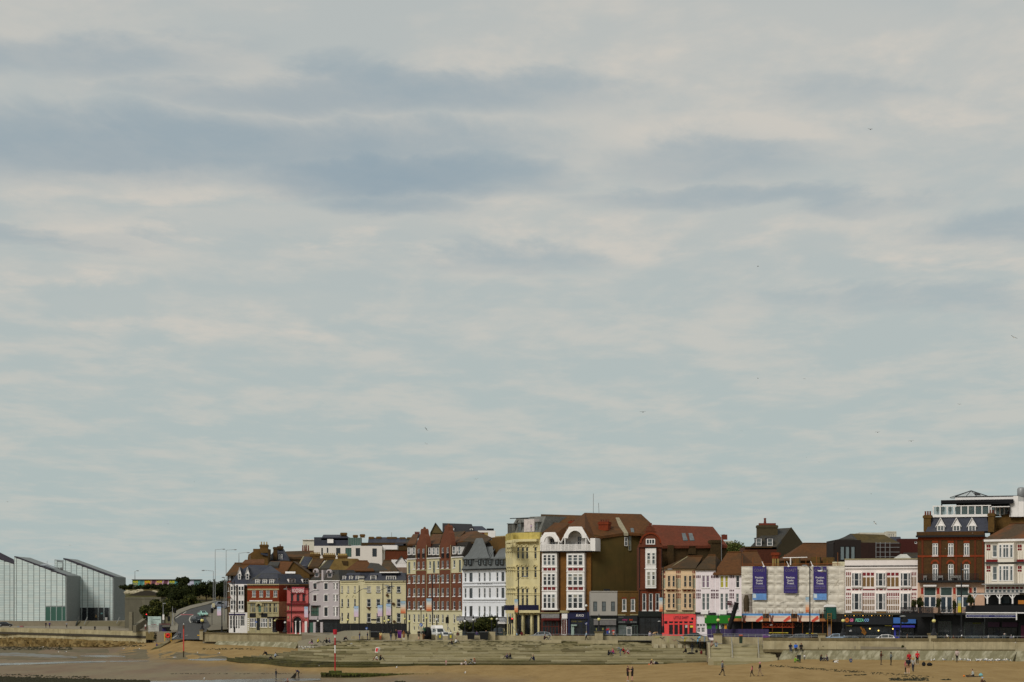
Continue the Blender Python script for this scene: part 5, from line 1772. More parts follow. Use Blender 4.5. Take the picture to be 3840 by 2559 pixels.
# portable toilet on the deck
b=Bld('site_toilet','green portable toilet with a white roof up on the scaffold deck','toilet',V7,1070,424,1205,424)
TG=M('dark_green_plastic',(24,72,62),0.5,0.15)
b.band(1076,1075,1196,1215,TG,0.05,-2.6,'cabin')
b.band(1086,1090,1186,1212,M('toilet_door',(28,82,70),0.5),0.1,0.05,'door')
Fq=b.F(0.1)
MB().prism([Fq.w(Fq.U(1070),Fq.Z(1136,1076)),Fq.w(Fq.U(1200),Fq.Z(1136,1076)),Fq.w(Fq.U(1186),Fq.Z(1136,1056)),Fq.w(Fq.U(1160),Fq.Z(1136,1048)),Fq.w(Fq.U(1110),Fq.Z(1136,1048)),Fq.w(Fq.U(1084),Fq.Z(1136,1058))],Fq.n*-2.8,WHITE).build('roof',b.root)
for y in(1150,1180,1200):
 b.band(1092,y,1140,y+5,M('ladder_yellow',(160,110,36)),0.4,0.3,'ladder_rung')
for x in(1094,1136):
 b.band(x,1145,x+5,1400,MATS['ladder_yellow'],0.4,0.3,'ladder_rail')
b.band(1050,1110,1078,1120,BLACK,0.3,0.2,'warning_sign')
b.done()
# 17 white house with brown panels over the pizza shop
WH17=M('rosy_white_paint',(224,214,208),0.65,0.03,0.7,streak=0.07)
OCH=M('ochre_panel',(124,94,54),0.75,0.1)
MAR17=M('crimson_panel',(126,26,34),0.65,0.1)
b=Bld('pizza_house','white half timbered house with ochre and crimson panels over a black pizza shop','house',V8,172,424,868,420)
b.wall(176,768,866,1212,WH17,11)
b.wall(176,1212,866,None,BLACK,11)
b.band(172,704,866,762,WH17,0.15,-0.5,'parapet')
b.band(170,696,868,705,STONE,0.3,-0.6,'coping')
b.band(168,762,868,769,BLACK,0.3,-0.05,'gutter')
b.band(172,775,866,790,WH17,0.25,name='cornice')
for x0,x1 in((240,328),(468,556),(702,794)):
 for ya,yb in((832,958),(1026,1184)):
  b.band(x0-6,ya-6,x1+6,yb+8,WH17,0.3,0.002,'bay')
  w=x1-x0
  b.win(x0,ya,x0+w*0.22,yb,1,[0.47],WHITE,GLASS if ya<900 else GLASS2,d=0.3,hole=False,fw=0.07)
  b.win(x0+w*0.25,ya,x0+w*0.75,yb,1,[0.47],WHITE,GLASS,d=0.3,hole=False,fw=0.09)
  b.win(x0+w*0.78,ya,x1,yb,1,[0.47],WHITE,GLASS if ya<900 else GLASS2,d=0.3,hole=False,fw=0.07)
  b.band(x0-8,yb+2,x1+8,yb+12,WHITE,0.45,0.3,'sill')
for x0,x1 in((340,456),(570,690)):
 w=(x1-x0)/3
 for i in range(3):
  a=x0+w*i
  b.band(a+2,830,a+w-8,858,MAR17,0.05,-0.04,'panel')
  b.band(a+2,874,a+w-8,960,OCH,0.05,-0.04,'panel')
 w=(x1-x0)/7
 for i in range(7):
  a=x0+w*i
  b.band(a+3,1022,a+w-4,1052,MAR17,0.04,-0.04,'panel')
  b.band(a+3,1064,a+w-4,1074,MAR17,0.04,-0.04,'panel')
  b.band(a+3,1084,a+w-4,1130,OCH,0.04,-0.04,'panel')
  b.band(a+3,1144,a+w-4,1186,OCH,0.04,-0.04,'panel')
  b.band(a+3,1198,a+w-4,1210,OCH,0.04,-0.04,'panel')
for x0,x1 in((182,232),(806,852)):
 w=(x1-x0)/3
 for i in range(3):
  a=x0+w*i
  for ya,yb,mt in((826,856,MAR17),(870,958,OCH),(1020,1045,MAR17),(1060,1074,MAR17),(1084,1130,OCH),(1144,1186,OCH)):
   b.band(a+3,ya,a+w-4,yb,mt,0.04,-0.04,'panel')
for xa,xb in((186,228),(242,262),(270,302),(314,328),(342,458),(470,486),(500,532),(546,558),(574,690),(702,720),(734,766),(778,796),(808,854)):
 b.band(xa,984,xb,997,MAR17,0.05,-0.04,'panel')
b.band(240,1196,330,1214,OCH,0.4,0.0,'bay_apron')
b.band(472,1196,560,1214,OCH,0.4,0.0,'bay_apron')
b.band(166,1214,700,1230,M('lead_flashing',(70,68,58)),1.0,-0.05,'shop_roof')
sg=b.band(172,1236,628,1322,M('blue_black_fascia',(18,21,27),0.5),0.7,0.02,'fascia')
for t,x,w,c in(('GB',234,34,(214,110,150)),('PIZZA',310,78,(110,196,160)),('CO',377,44,(120,165,214))):
 b.text(t,x,1280,28,paint(c,0.5),0.74,w,sg,0.045,shear=0.15)
Fs=b.F(0.72)
o=MB().prism([Fs.w(Fs.U(194)+0.36*math.cos(i*math.pi/8),Fs.Z(194,1280)+0.42*math.sin(i*math.pi/8))for i in range(16)],Fs.n*0.05,paint((176,98,34))).build('pizza_emblem',sg)
MB().prism([Fs.w(Fs.U(194)+0.13*math.cos(i*math.pi/4),Fs.Z(194,1280)+0.13*math.sin(i*math.pi/4),0.06)for i in range(8)],Fs.n*0.02,paint((60,26,12))).build('emblem_centre',b.root)
for i in range(17):
 x=176+i*28
 Fb=b.F(1.1)
 MB().ball(Fb.w(Fb.U(x),Fb.Z(400,1238)),0.09,M('bulb_glass',(230,170,70),0.3,emit=0.8)if i%3==0 else M('dull_bulb',(140,120,80),0.3),6,4).build('festoon_bulb',b.root)
b.band(186,1330,240,1337,M('dull_yellow_strip',(110,100,30)),0.5,0.4,'fascia_trim')
b.band(552,1330,616,1337,MATS['dull_yellow_strip'],0.5,0.4,'fascia_trim')
b.win(200,1340,616,1455,5,1,BLACK,GLASS,d=0.05,hole=False,fw=0.1,name='shop_window')
for(x,y)in((410,1362),(492,1380),(628,1364)):
 Fb=b.F(0.3)
 MB().ball(Fb.w(Fb.U(x),Fb.Z(x,y)),0.12,M('warm_lamp_glass',(255,190,100),0.4,emit=2.0),8,5).build('shop_lamp',b.root)
for(xa,ya,xb,yb)in((325,1350,350,1388),(350,1366,368,1400),(340,1395,360,1412)):
 Fb=b.F(0.2)
 b.stroke(xa,ya,xb,yb,0.3,0.2,M('brown_window_lettering',(130,84,24)),'window_flourish')
BLU=M('mid_blue_sign',(56,104,176),0.5,0.06)
b.band(632,1256,702,1312,BLU,0.9,0.02,'fascia')
b.band(712,1272,846,1312,BLU,0.9,0.02,'fascia')
Fs=b.F(0.95)
MB().prism([Fs.w(Fs.U(740+34*math.cos(i*math.pi/6)),Fs.Z(740,1284-20*math.sin(i*math.pi/6)))for i in range(12)],Fs.n*0.04,BLACK).build('fish_emblem',b.root)
b.band(626,1330,836,1350,M('royal_blue_awning',(52,50,160),0.6),1.3,0.1,'awning')
b.win(640,1352,708,1455,1,1,M('royal_blue_paint',(40,50,150),0.5),GLASS,d=0.3,hole=False,fw=0.35,name='door')
b.win(712,1352,830,1455,3,1,BLACK,GLASS,d=0.1,hole=False,name='shop_window')
b.done()
b=Bld('cafe_terrace','first floor cafe terrace with black railings, plants and white chairs','terrace',V8,700,414,1000,412)
b.band(702,1224,1010,1250,BLACK,0.4,-2.0,'terrace_deck')
b.rail(702,1010,1158,1224,0.4,IRON,60,r=0.03)
for x,s_ in((850,0.9),(890,1.1),(735,0.4),(770,0.35),(820,0.4)):
 Fb=b.F(-0.6)
 MB().lathe(Fb.w(Fb.U(x),Fb.Z(850,1222)),[(0.22,0),(0.3,0.4),(0.28,0.45)],POT,8).build('planter',b.root)
b.done()
# 18 brown brick hotel with roof terrace
BB18=M('dark_brown_brick',(80,54,24),0.9,0.24,2.8,spot=(54,40,20),spot_amt=0.6)
ORB=M('orange_red_brick',(134,56,22),0.9,0.2,3)
b=Bld('rooftop_bar_building','tall dark brick building with slate dormers and a glass railed roof bar','hotel',V9,100,418,738,414)
b.wall(104,490,738,925,BB18,14)
PCH=M('salmon_paint',(200,164,138),0.75,0.06)
b.wall(104,925,738,1215,PCH,14)
b.wall(104,1215,738,None,BLACK,14)
b.band(94,440,735,476,BB18,0.35,-0.6,'parapet')
b.band(86,474,738,492,BLACK,0.7,-0.05,'gutter')
b.band(104,494,738,520,ORB,0.06,-0.05,'brick_band')
b.band(104,664,738,682,ORB,0.1,-0.05,'brick_band')
for x in(150,318,470,650,724):
 b.band(x-9,520,x+9,900,M('red_brick_pilaster',(100,46,22),0.9,0.2,3),0.08,-0.05,'pilaster')
for x in(270,418,568):
 b.win(x-26,550,x+26,668,2,[0.8],WHITE,GLASS2,sill=WHITE,fw=0.14,bar=0.16)
 b.win(x-26,748,x+26,905,2,[0.75],WHITE,GLASS2,sill=WHITE,fw=0.14,bar=0.16)
 b.band(x-30,526,x+30,548,ORB,0.05,name='lintel')
 arch_ring(b,x,748,24,0.35,0.0,ORB,0.08,name='brick_arch',n=8)
b.band(104,905,738,922,BLACK,1.2,-0.05,'balcony')
b.rail(110,680,840,905,1.15,IRON,70,r=0.025)
for xa,xb in((160,190),(285,345),(412,488),(492,515)):
 b.band(xa,858,xb,880,M('white_chair_paint',(190,186,180)),0.6,0.3,'balcony_chair')
 b.band(xa,880,xa+5,903,MATS['white_chair_paint'],0.6,0.5,'chair_leg')
 b.band(xb-5,880,xb,903,MATS['white_chair_paint'],0.6,0.5,'chair_leg')
for x0,x1 in((160,280),(318,434),(468,588)):
 b.win(x0,965,x1,1052,1,1,WHITE,M('dark_blind',(56,74,70),0.4),fw=0.12)
 b.win(x0,1054,x1,1160 if x0!=318 else 1212,2,1,WHITE,M('blue_grey_glass',(48,60,70),0.1),fw=0.14,bar=0.3)
b.band(158,946,282,962,WHITE,0.8,0.02,'awning')
b.band(466,946,590,962,WHITE,0.8,0.02,'awning')
for x in(147,298,452,606):
 b.band(x-11,974,x+11,1032,M('vermilion_panel',(162,36,16),0.6),0.05,name='panel')
b.win(630,965,662,1050,1,2,WHITE,GLASS)
b.mansard(178,790,440,298,1.8,12,SLATE,side=0.9)
for xa,xb in((288,358),(438,508),(585,656)):
 b.dormer(xa,xb,380,437,0.2,WHITE,SLATE,2,1,gab=1.15,deep=2.2,glass=GLASS2)
b.chimney(160,228,283,440,0.6,BROWNBRICK,3,POT,40,thick=1.4)
b.chimney(772,830,265,445,0.0,BROWNBRICK,2,POT,34,thick=1.4)
b.chimney(905,975,275,380,4.0,BROWNBRICK,3,POT,36,thick=1.4)
b.band(790,300,1113,480,BROWNBRICK,-3.5,-10,'party_wall')
CG=M('clear_balustrade_glass',(120,140,140),0.06)
CG.node_tree.nodes['Principled BSDF'].inputs['Alpha'].default_value=0.3
# roof bar: white deck edge, glass balustrade, awning, white block and glazed pyramid
b.band(246,278,775,302,WHITE,-1.4,-9,'deck_edge')
for i in range(9):
 x=252+i*66
 b.band(x-5,196,x+5,280,WHITE,-1.4,-1.6,'balustrade_post')
 if i<8:
  b.band(x+7,206,x+59,276,M('clear_balustrade_glass',(120,140,140),0.06),-1.48,-1.5,'glass_panel')
b.band(250,192,800,200,WHITE,-1.38,-1.62,'handrail')
for i in range(5):
 x=800+i*42
 b.band(x-6,202,x+6,290,WHITE,-1.6-i*0.8,-1.8-i*0.8,'balustrade_post')
 if i<4:
  b.band(x+8,210,x+34,282,MATS['clear_balustrade_glass'],-1.7-i*0.8,-1.72-i*0.8,'glass_panel')
b.band(795,200,975,208,WHITE,-1.6,-5,'handrail')
AW=M('black_canvas',(20,20,24),0.85)
b.slab([(325,143,-0.6+2),(1012,132,2),(1012,152,6),(470,152,6)],AW,0.5,'awning')
b.band(326,146,1012,178,AW,-1.95,-2.2,'awning_valance')
b.band(326,145,336,280,BLACK,-2.2,-2.5,'awning_post')
b.band(970,150,980,280,BLACK,-2.2,-2.5,'awning_post')
b.band(460,108,1055,146,WHITE,-4.5,-13,'roof_block')
b.band(1012,102,1056,300,WHITE,-2.6,-13,'roof_block')
b.band(975,155,1113,300,WHITE,-2.7,-9,'roof_block')
b.band(470,150,1010,285,M('dim_bar_interior',(36,36,34),0.6),-5.2,-12,'bar_wall')
b.band(458,102,1056,109,BLACK,-4.4,-13,'roof_edge')
PG=M('pale_roof_glass',(170,176,176),0.15)
a=[b.pt(462,108,5),b.pt(770,106,5),b.pt(770,106,5)+Vector((0,5,0)),b.pt(462,108,5)+Vector((0,5,0))]
top=b.pt(612,54,7.5)
fr=MB()
for i in range(4):
 MB().prism([a[i],a[(i+1)%4],top],(0,0,-0.12),PG).build('roof_glass',b.root)
 fr.tube([a[i],top],0.1,BLACK,6)
for t in(0.33,0.66):
 fr.tube([a[0].lerp(a[1],t),top],0.06,BLACK,6)
fr.build('lantern_frame',b.root)
b.slab([(640,68,5.6),(700,82,5.4),(700,92,5.3),(652,86,5.4)],BLACK,0.1,'vent')
# terrace edge and black ground floor
b.band(104,1215,760,1232,BLACK,2.6,-0.05,'terrace_edge')
b.rail(104,590,1155,1216,2.5,IRON,60,r=0.025)
for x in(200,225,330,355,385,420,545,565):
 b.band(x-8,1178,x+8,1192,MATS['white_chair_paint'],1.8,1.4,'terrace_chair')
 b.band(x-8,1192,x-5,1214,MATS['white_chair_paint'],1.8,1.7,'chair_leg')
 b.band(x+5,1192,x+8,1214,MATS['white_chair_paint'],1.8,1.7,'chair_leg')
GG=M('grey_green_shopfront',(62,72,66),0.5)
b.win(225,1290,260,1450,1,1,GG,GLASS,d=0.05,hole=False,name='shop_window')
b.win(300,1290,425,1450,3,[0.8],GG,GLASS,d=0.05,hole=False,name='shop_window')
b.win(480,1350,512,1450,1,1,BLACK,GLASS,d=0.05,hole=False,name='door')
b.win(545,1300,735,1450,2,[0.85],GG,GLASS,d=0.05,hole=False,name='shop_window')
b.band(625,1303,705,1316,M('olive_neon',(90,92,30)),0.2,0.14,'shop_sign')
b.done()
# 19 white and crimson house with a hipped roof and veranda
b=Bld('veranda_house','white house with crimson panels, corner bay windows and a timber veranda','house',V9,738,410,1180,404)
W19=M('cream_white_paint',(216,208,194),0.65,0.03,streak=0.05)
CR19=M('crimson_paint',(118,18,20),0.6,0.1)
b.wall(742,530,1180,1215,W19,11)
b.wall(742,1215,1180,None,BLACK,11)
b.band(732,512,1180,532,WHITE,0.6,-0.05,'gutter')
b.band(736,728,1180,742,M('dark_grey_band',(60,58,58)),0.5,-0.05,'string_course')
for ya,yb in((560,690),(762,910)):
 b.band(868,ya-12,1018,yb+40 if ya>700 else yb+40,W19,1.0,0.002,'bay')
 b.win(876,ya,906,yb,1,[0.78],WHITE,GLASS2,d=1.0,hole=False,fw=0.14)
 b.win(912,ya,972,yb,2,[0.78],WHITE,GLASS2,d=1.0,hole=False,fw=0.14,bar=0.12)
 b.win(978,ya,1012,yb,1,[0.78],WHITE,GLASS2,d=1.0,hole=False,fw=0.14)
 b.win(812,ya+8,856,yb-8,1,[0.5],WHITE,GLASS2,sill=WHITE)
 for x in(766,786,1062,1082):
  b.band(x-9,ya+4,x+8,ya+32,CR19,0.05,-0.04,'panel')
  b.band(x-9,ya+40,x+8,ya+58,CR19,0.05,-0.04,'panel')
 for x in(754,776,798,1050,1072,1094):
  b.band(x-2,ya+66,x+2,yb+20,M('pale_batten',(196,186,168)),0.06,0.0,'batten')
b.band(752,705,862,728,CR19,0.08,-0.04,'panel')
b.band(1046,705,1112,728,CR19,0.08,-0.04,'panel')
b.band(712,934,1180,944,M('grey_gutter',(150,148,144)),1.3,-0.05,'gutter')
for i,x in enumerate(range(752,1120,40)):
 b.win(x,988,x+34,1022,1,1,WHITE,GLASS2,d=0.02,hole=False,fw=0.08)
 b.band(x+2,965,x+30,984,CR19,0.06,-0.04,'panel')
b.hip(732,1240,514,985,1300,368,12,M('hip_brown_tile',(78,62,44),0.85,0.2,2.2,spot=(138,74,24),spot_amt=0.8,spot_scale=0.12),over=0.5)
# veranda
b.band(585,1024,1060,1038,WHITE,4.4,4.0,'veranda_beam')
b.band(585,1020,1060,1026,M('veranda_roof',(90,90,88)),4.5,0.0,'veranda_roof',zx=820)
for x in(636,764,881,1003):
 b.band(x-6,1036,x+6,1125,WHITE,4.3,4.1,'veranda_post')
 b.band(x-4,1125,x+4,1150,BLACK,4.3,4.1,'veranda_post')
 Fv=b.F(4.2)
 for sgn in(-1,1):
  MB().tube([Fv.w(Fv.U(x),Fv.Z(820,1082)),Fv.w(Fv.U(x+sgn*32),Fv.Z(820,1040))],0.08,WHITE,6).build('brace',b.root)
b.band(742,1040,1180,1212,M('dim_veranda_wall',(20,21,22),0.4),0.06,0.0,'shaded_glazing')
b.band(875,1055,975,1120,M('dark_teal_glass',(40,58,66),0.1),0.12,0.07,'window')
b.band(560,1140,1180,1206,M('veranda_parapet',(16,16,17),0.6),4.4,4.2,'veranda_parapet',zx=820)
b.band(560,1206,1180,1216,WHITE,4.6,4.2,'parapet_edge',zx=820)
b.band(560,1216,1180,1226,BLACK,4.4,0.0,'veranda_floor',zx=820)
sg=b.band(562,1228,1042,1257,WHITE,4.7,4.5,'sign_board',zx=800)
b.band(566,1231,1038,1253,M('navy_sign',(34,38,92),0.5),4.73,4.7,'sign_panel',parent=sg,zx=800)
b.text('SEAFOOD BAR',682,1241,11,M('silver_lettering',(150,152,176),0.5),4.76,200,sg)
b.text('RESTAURANT',925,1241,11,MATS['silver_lettering'],4.76,180,sg)
b.band(1036,1204,1044,1280,WHITE,4.8,4.6,'sign_post')
b.band(1058,1092,1130,1128,M('orange_basket',(176,112,40),0.8),4.0,3.4,'flower_box')
PUR=M('plum_paint',(58,22,50),0.5,0.1)
b.band(770,1300,880,1345,PUR,0.2,0.0,'fascia')
b.band(905,1300,1050,1345,PUR,0.2,0.0,'fascia')
b.win(765,1350,1050,1450,5,1,BLACK,GLASS,d=0.05,hole=False,name='shop_window')
b.band(1085,1330,1120,1450,M('plum_door',(88,24,54),0.5),0.3,0.0,'door')
b.done()
b=Bld('roof_flue','silver roof flue and maroon box beside the roof bar','flue',V9,1060,425,1113,425)
Ff=b.fac
MB().lathe(Ff.w(Ff.U(1088),Ff.Z(1088,180)),[(0.75,0),(0.75,2.6),(0.6,2.9),(0.2,3.0)],STEEL,12).build('flue',b.root,smooth=True)
b.band(1060,180,1130,222,M('maroon_box',(90,16,24)),0.6,-2,'plant_box')
b.band(1056,222,1140,300,BLACK,0.2,-3,'plant_base')
b.done()
# ------------------------------------------------------------------ houses behind the terrace, up the hill
def rear(name,label,v,x0,x1,ye,D,mat,depth=9,cat='house',zb=5.0,D2=None):
 b=Bld(name,label,cat,v,x0,D,x1,D2 or D,zb=zb)
 b.wall(x0,ye,x1,None,mat,depth)
 return b
b=rear('hipped_house','dark house with brown hipped roof peeping above the white bayed corner house',V2,165,600,682,592,M('dark_weatherboard',(40,38,34),0.8),12)
for x in(191,252):
 b.win(x-12,688,x+12,740,2,1,WHITE,GLASS2)
b.hip(146,610,680,250,600,541,12,BROWNTILE,over=0.6)
b.slab([(330,545,5.0),(600,545,5.0),(600,492,9),(375,500,9)],M('orange_lichen_tile',(96,60,30),0.9,0.25,1.4),0.5)
b.band(430,440,433,560,STEEL,-9,-9.1,'aerial')
b.done()
b=rear('stepped_gable_house','brown brick house with stepped gable and three tall chimney pots',V2,405,640,480,618,BROWNBRICK,10)
b.wall(468,372,640,480,BROWNBRICK,8)
b.slab([(405,480,0),(468,480,0),(468,405,0),(412,440,0)],BROWNBRICK,0.2,'gable',vec=b.fac.n*-8)
b.chimney(547,640,322,420,-0.5,BROWNBRICK,3,BUFFPOT,36,thick=1.6)
b.slab([(560,420,-0.6),(640,440,-0.6),(640,385,1),(565,380,1)],SLATE,0.4)
b.done()
b=rear('slate_mansard_house','house with a dark slate mansard and white windows beside the stepped gable',V2,640,880,510,624,DARKBRICK,9)
b.mansard(636,880,512,365,3,9,SLATE,side=1.8)
for xa,xb in((670,690),(765,785),(795,812)):
 b.win(xa,436,xb,502,1,2,WHITE,GLASS,d=-0.4,hole=False)
b.chimney(705,750,350,500,-0.8,DARKBRICK,0,thick=1.2)
b.chimney(752,815,340,380,2,DARKBRICK,1,POT,24,thick=1.2)
b.done()
b=rear('long_brown_roof_house','house with a long brown tiled roof running up to the white modern block',V2,860,1190,468,632,DARKBRICK,9)
b.slab([(860,470,-0.3),(1190,470,-0.3),(1180,392,6),(850,402,6)],BROWNTILE,0.6)
for x in(1052,1075,1093,1118):
 MB().lathe(b.pt(x,398,6),[(0.2,0),(0.16,1.3),(0.2,1.5)],POT,8).build('chimney_pot',b.root)
b.done()
b=rear('tan_gable_house','house with a broad tan brick gable and orange tiled roof above the pub',V2,850,1130,672,588,BROWNBRICK,12)
b.gable(848,1132,672,940,530,12,BROWNBRICK,BROWNTILE)
b.slab([(690,640,-0.2),(850,660,-0.2),(938,525,5),(680,516,6)],M('orange_lichen_tile'),0.6)
b.slab([(640,560,2),(760,575,2),(790,515,6),(672,518,6)],GREYSLATE,0.5)
b.slab([(846,640,-0.5),(965,640,-0.5),(965,655,-1),(846,655,-1)],WHITE,0.2,'flashing')
b.done()
for(nm,lab,x0,x1,yw,pts,mt,ch)in(('slate_roof_house','terraced house with a plain slate roof left of the chimney stacks',1000,1160,590,[(1000,575,-0.3),(1105,575,-0.3),(1165,470,5),(1062,462,5)],SLATE,(1138,1252,432)),('brown_slope_house','terraced house with a brown tiled slope between two chimney stacks',1120,1290,600,[(1115,582,-0.3),(1240,582,-0.3),(1310,482,5),(1165,488,5)],BROWNTILE,(1288,1430,442)),('dark_slope_house','terraced house with a dark slope and white verge above the lilac house',1230,1430,620,[(1240,602,-0.3),(1370,602,-0.3),(1420,498,5),(1335,508,5)],GREYSLATE,(1462,1575,448))):
 b=rear(nm,lab,V2,x0,x1,yw,600,DARKBRICK,8)
 b.slab(pts,mt,0.5)
 MB().tube([b.pt(*pts[0]),b.pt(*pts[3])],0.14,STONE,5).build('verge',b.root)
 b.chimney(ch[0],ch[1],ch[2],ch[2]+70,5.2,BROWNBRICK,6,BUFFPOT,22,thick=1.2)
 b.win(x0+45,yw-24,x0+78,yw+14,2,1,WHITE,GLASS)
 b.done()
# white modern block, pale hotel, far roofs
b=rear('white_modern_block','long white modern block with tall dark windows and a slate attic storey',V3,-70,730,338,655,M('bright_white_render',(214,206,196),0.75,0.03,streak=0.06),14,'apartment block')
for xa,xb,ya,yb in((15,34,362,450),(80,98,360,420),(190,240,362,450),(298,370,362,468),(420,472,364,458),(616,668,368,465)):
 b.win(xa,ya,xb,yb,1 if xb-xa<60 else 2,1,BLACK,TEAL if xb-xa>60 else GLASS,fw=0.1)
b.wall(-70,236,340,338,SLATE,10,d=-3,name='attic')
b.band(330,242,482,330,TEAL,-2.0,-6,'glazed_stair')
for i in range(8):
 b.band(332+i*21,242,335+i*21,330,STEEL,-1.9,-2.0,'glazing_bar')
b.slab([(15,248,3),(345,248,3),(310,206,9),(40,206,9)],SLATE,0.5)
b.chimney(242,312,182,215,6,BROWNBRICK,0,thick=1.4)
b.band(86,258,156,304,WHITE,-2.0,-5,'stair_box')
b.band(735,330,906,390,WHITE,-1,-8,'white_wing')
b.done()
b=rear('pale_hotel_wing','pale cream square hotel wing at the top of the hill',V2,1050,1282,262,690,M('pale_cream',(204,198,180),0.8,0.04),12,'hotel')
b.band(1046,258,1286,268,WHITE,0.4,-0.3,'cornice')
b.win(1085,316,1100,362,1,2,WHITE,GLASS)
b.done()
b=Bld('far_roof_terrace','far row of dark slate roofs and square brick chimneys on the skyline','terrace',V3,480,690,1150,690)
b.wall(480,300,1150,None,DARKBRICK,10)
for x0,x1,yt in((560,740,240),(700,905,236),(880,1010,242),(980,1150,250)):
 b.slab([(x0,330 if x0<800 else 312,-0.3),(x1,330 if x0<800 else 312,-0.3),(x1,yt,5),(x0+12,yt,5)],SLATE if x0<900 else GREYSLATE,0.5)
for xa,xb,yt in((390,440,208),(472,524,200),(575,630,230),(665,718,228),(790,900,232),(938,1000,236),(1025,1095,236)):
 b.chimney(xa,xb,yt,yt+40,4,BROWNBRICK,0,thick=1.4)
MB().tube([b.pt(842,240,5),b.pt(842,180,5)],0.06,STEEL,5).build('aerial',b.root)
b.done()
b=rear('red_brick_rear_house','red brick rear house with a white gabled neighbour below it',V3,770,1030,385,600,M('rear_red_brick',(96,48,24),0.9,0.2,3),9)
b.band(766,380,1030,392,DARKBRICK,0.2)
b.wall(840,500,1018,None,WHITE,6,d=2.0,name='white_wall')
b.gable(890,1018,540,955,466,6,WHITE,GREYSLATE,d=2.05)
b.wall(895,590,1018,None,M('pinkish_brick',(136,112,96),0.9),4,d=4,name='yard_wall')
b.done()
b=Bld('party_wall_house','weathered yellow party wall with buff pots above the lilac house','house',V3,110,585,465,585)
YEL=M('weathered_yellow_render',(134,110,62),0.95,0.2,0.8,streak=0.3,spot=(96,66,34),spot_amt=0.8,spot_scale=0.22)
F=b.fac
pts=[(110,600),(175,490),(300,485),(440,488),(465,510),(240,680),(110,620)]
MB().prism([F.w(F.U(x),F.Z(290,y))for x,y in pts],F.n*-2.0,YEL).build('party_wall',b.root)
MB().prism([F.w(F.U(x),F.Z(290,y),-2.1)for x,y in((110,600),(465,510),(465,900),(110,900))],F.n*-6,DARKBRICK).build('wall',b.root)
b.chimney(40,178,446,500,2,BROWNBRICK,6,BUFFPOT,24,thick=1.2)
b.chimney(212,310,450,495,2,BROWNBRICK,5,BUFFPOT,24,thick=1.2)
b.slab([(255,515,-0.1),(330,515,-0.1),(330,570,-0.1),(270,560,-0.1)],DARKBRICK,0.3,'dark_patch',vec=(0,-0.05,0))
b.done()
b=rear('lichened_roof_house','house with a broad lichened hipped roof behind the cream corner house',V3,300,900,632,572,DARKBRICK,12)
b.hip(290,640,628,440,560,515,12,RUSTTILE,over=0.5)
b.slab([(540,628,-0.2),(810,628,-0.2),(690,545,4),(590,535,4)],GREYSLATE,0.5)
b.hip(700,910,632,745,830,508,12,M('dark_lichen_tile',(72,60,40),0.9,0.3,1.6,spot=(118,74,26),spot_amt=0.6),over=0.3)
b.done()
b=rear('stone_dormer_house','grey stone house with a black roof and white dormers behind the mansion block',V4,340,870,240,575,M('grey_brown_stone',(98,84,52),0.9,0.15,2),11)
b.slab([(480,235,0.2),(850,225,0.2),(810,138,6),(480,128,6)],M('near_black_slate',(38,36,38),0.7,0.2),0.6)
b.gable(345,480,240,400,132,8,MATS['grey_brown_stone'],GREYSLATE,d=0.2)
b.dormer(580,613,180,218,1.5,WHITE,BLACK,1,1,deep=2,glass=GLASS2)
b.dormer(790,824,186,220,1.5,WHITE,BLACK,1,1,deep=2,glass=GLASS2)
b.slab([(815,215,2),(1000,215,2),(930,162,6),(815,162,6)],SLATE,0.5)
b.wall(880,212,1078,None,WHITE,8,d=-1,name='white_wall')
b.band(980,188,1060,208,BLACK,-1,-6,'dark_attic')
b.chimney(165,222,248,300,-2,SLATE,4,POT,26,thick=1)
b.done()
b=Bld('pot_row_house','low house with a row of dark red chimney pots behind the white hotel','house',V4,836,540,1040,540)
b.wall(836,318,1040,None,BROWNBRICK,6)
for i in range(12):
 MB().lathe(b.pt(845+i*13,318,0.5),[(0.17,0),(0.14,1.5),(0.18,1.7)],POT if i<9 else BUFFPOT,8).build('chimney_pot',b.root)
b.done()
b=rear('stucco_villa','distant white stucco villa beside a round tree right of the brick hall',V6,975,1142,400,560,M('villa_stucco',(176,172,156),0.8),8)
b.band(985,375,1075,400,MATS['villa_stucco'],0,-4,'parapet')
b.win(1016,452,1038,500,1,1,WHITE,GLASS)
for i in range(5):
 MB().lathe(b.pt(950+i*13,362,1),[(0.16,0),(0.14,1.2)],POT,6).build('chimney_pot',b.root)
b.done()
b=rear('slate_gable_house','house with a grey slate roof, twin white dormers and a wide chimney',V7,160,520,400,495,M('rear_dark_red_brick',(80,40,24),0.9,0.25,3),11)
b.slab([(225,392,0.0),(520,392,0.0),(680,180,8),(410,195,8)],GREYSLATE,0.6)
b.slab([(520,610,0.5),(520,395,0.5),(685,172,7),(822,360,14),(822,610,14)],M('grey_brown_render',(84,72,48),0.9,0.1),0.3,'gable_wall',vec=(0,0.4,0))
b.chimney(302,532,150,300,5,M('chimney_render',(74,64,42),0.9),0,thick=2)
b.band(322,128,512,152,POT,-5.4,-6.6,'chimney_top')
MB().lathe(b.pt(388,130,6),[(0.3,0),(0.2,0.8),(0.3,0.9),(0.2,1.1)],POT,8).build('chimney_pot',b.root)
for xa in(285,412):
 b.dormer(xa,xa+64,300,388,0.4,WHITE,SLATE,1,2,deep=3,glass=GLASS2,cheek=SLATE)
b.band(150,392,470,408,DARKBRICK,0.3,-0.3,'parapet')
b.done()
b=rear('brown_pitched_house','low house with a wide brown pitched roof behind the scaffolding',V7,600,1180,540,480,DARKBRICK,14)
b.hip(590,1185,545,820,1085,358,14,RUSTTILE,over=0.4)
b.slab([(1070,352,8),(1180,352,8),(1180,425,7),(1110,425,7)],M('mustard_roof',(130,104,40),0.9),0.5,'rear_roof')
b.done()
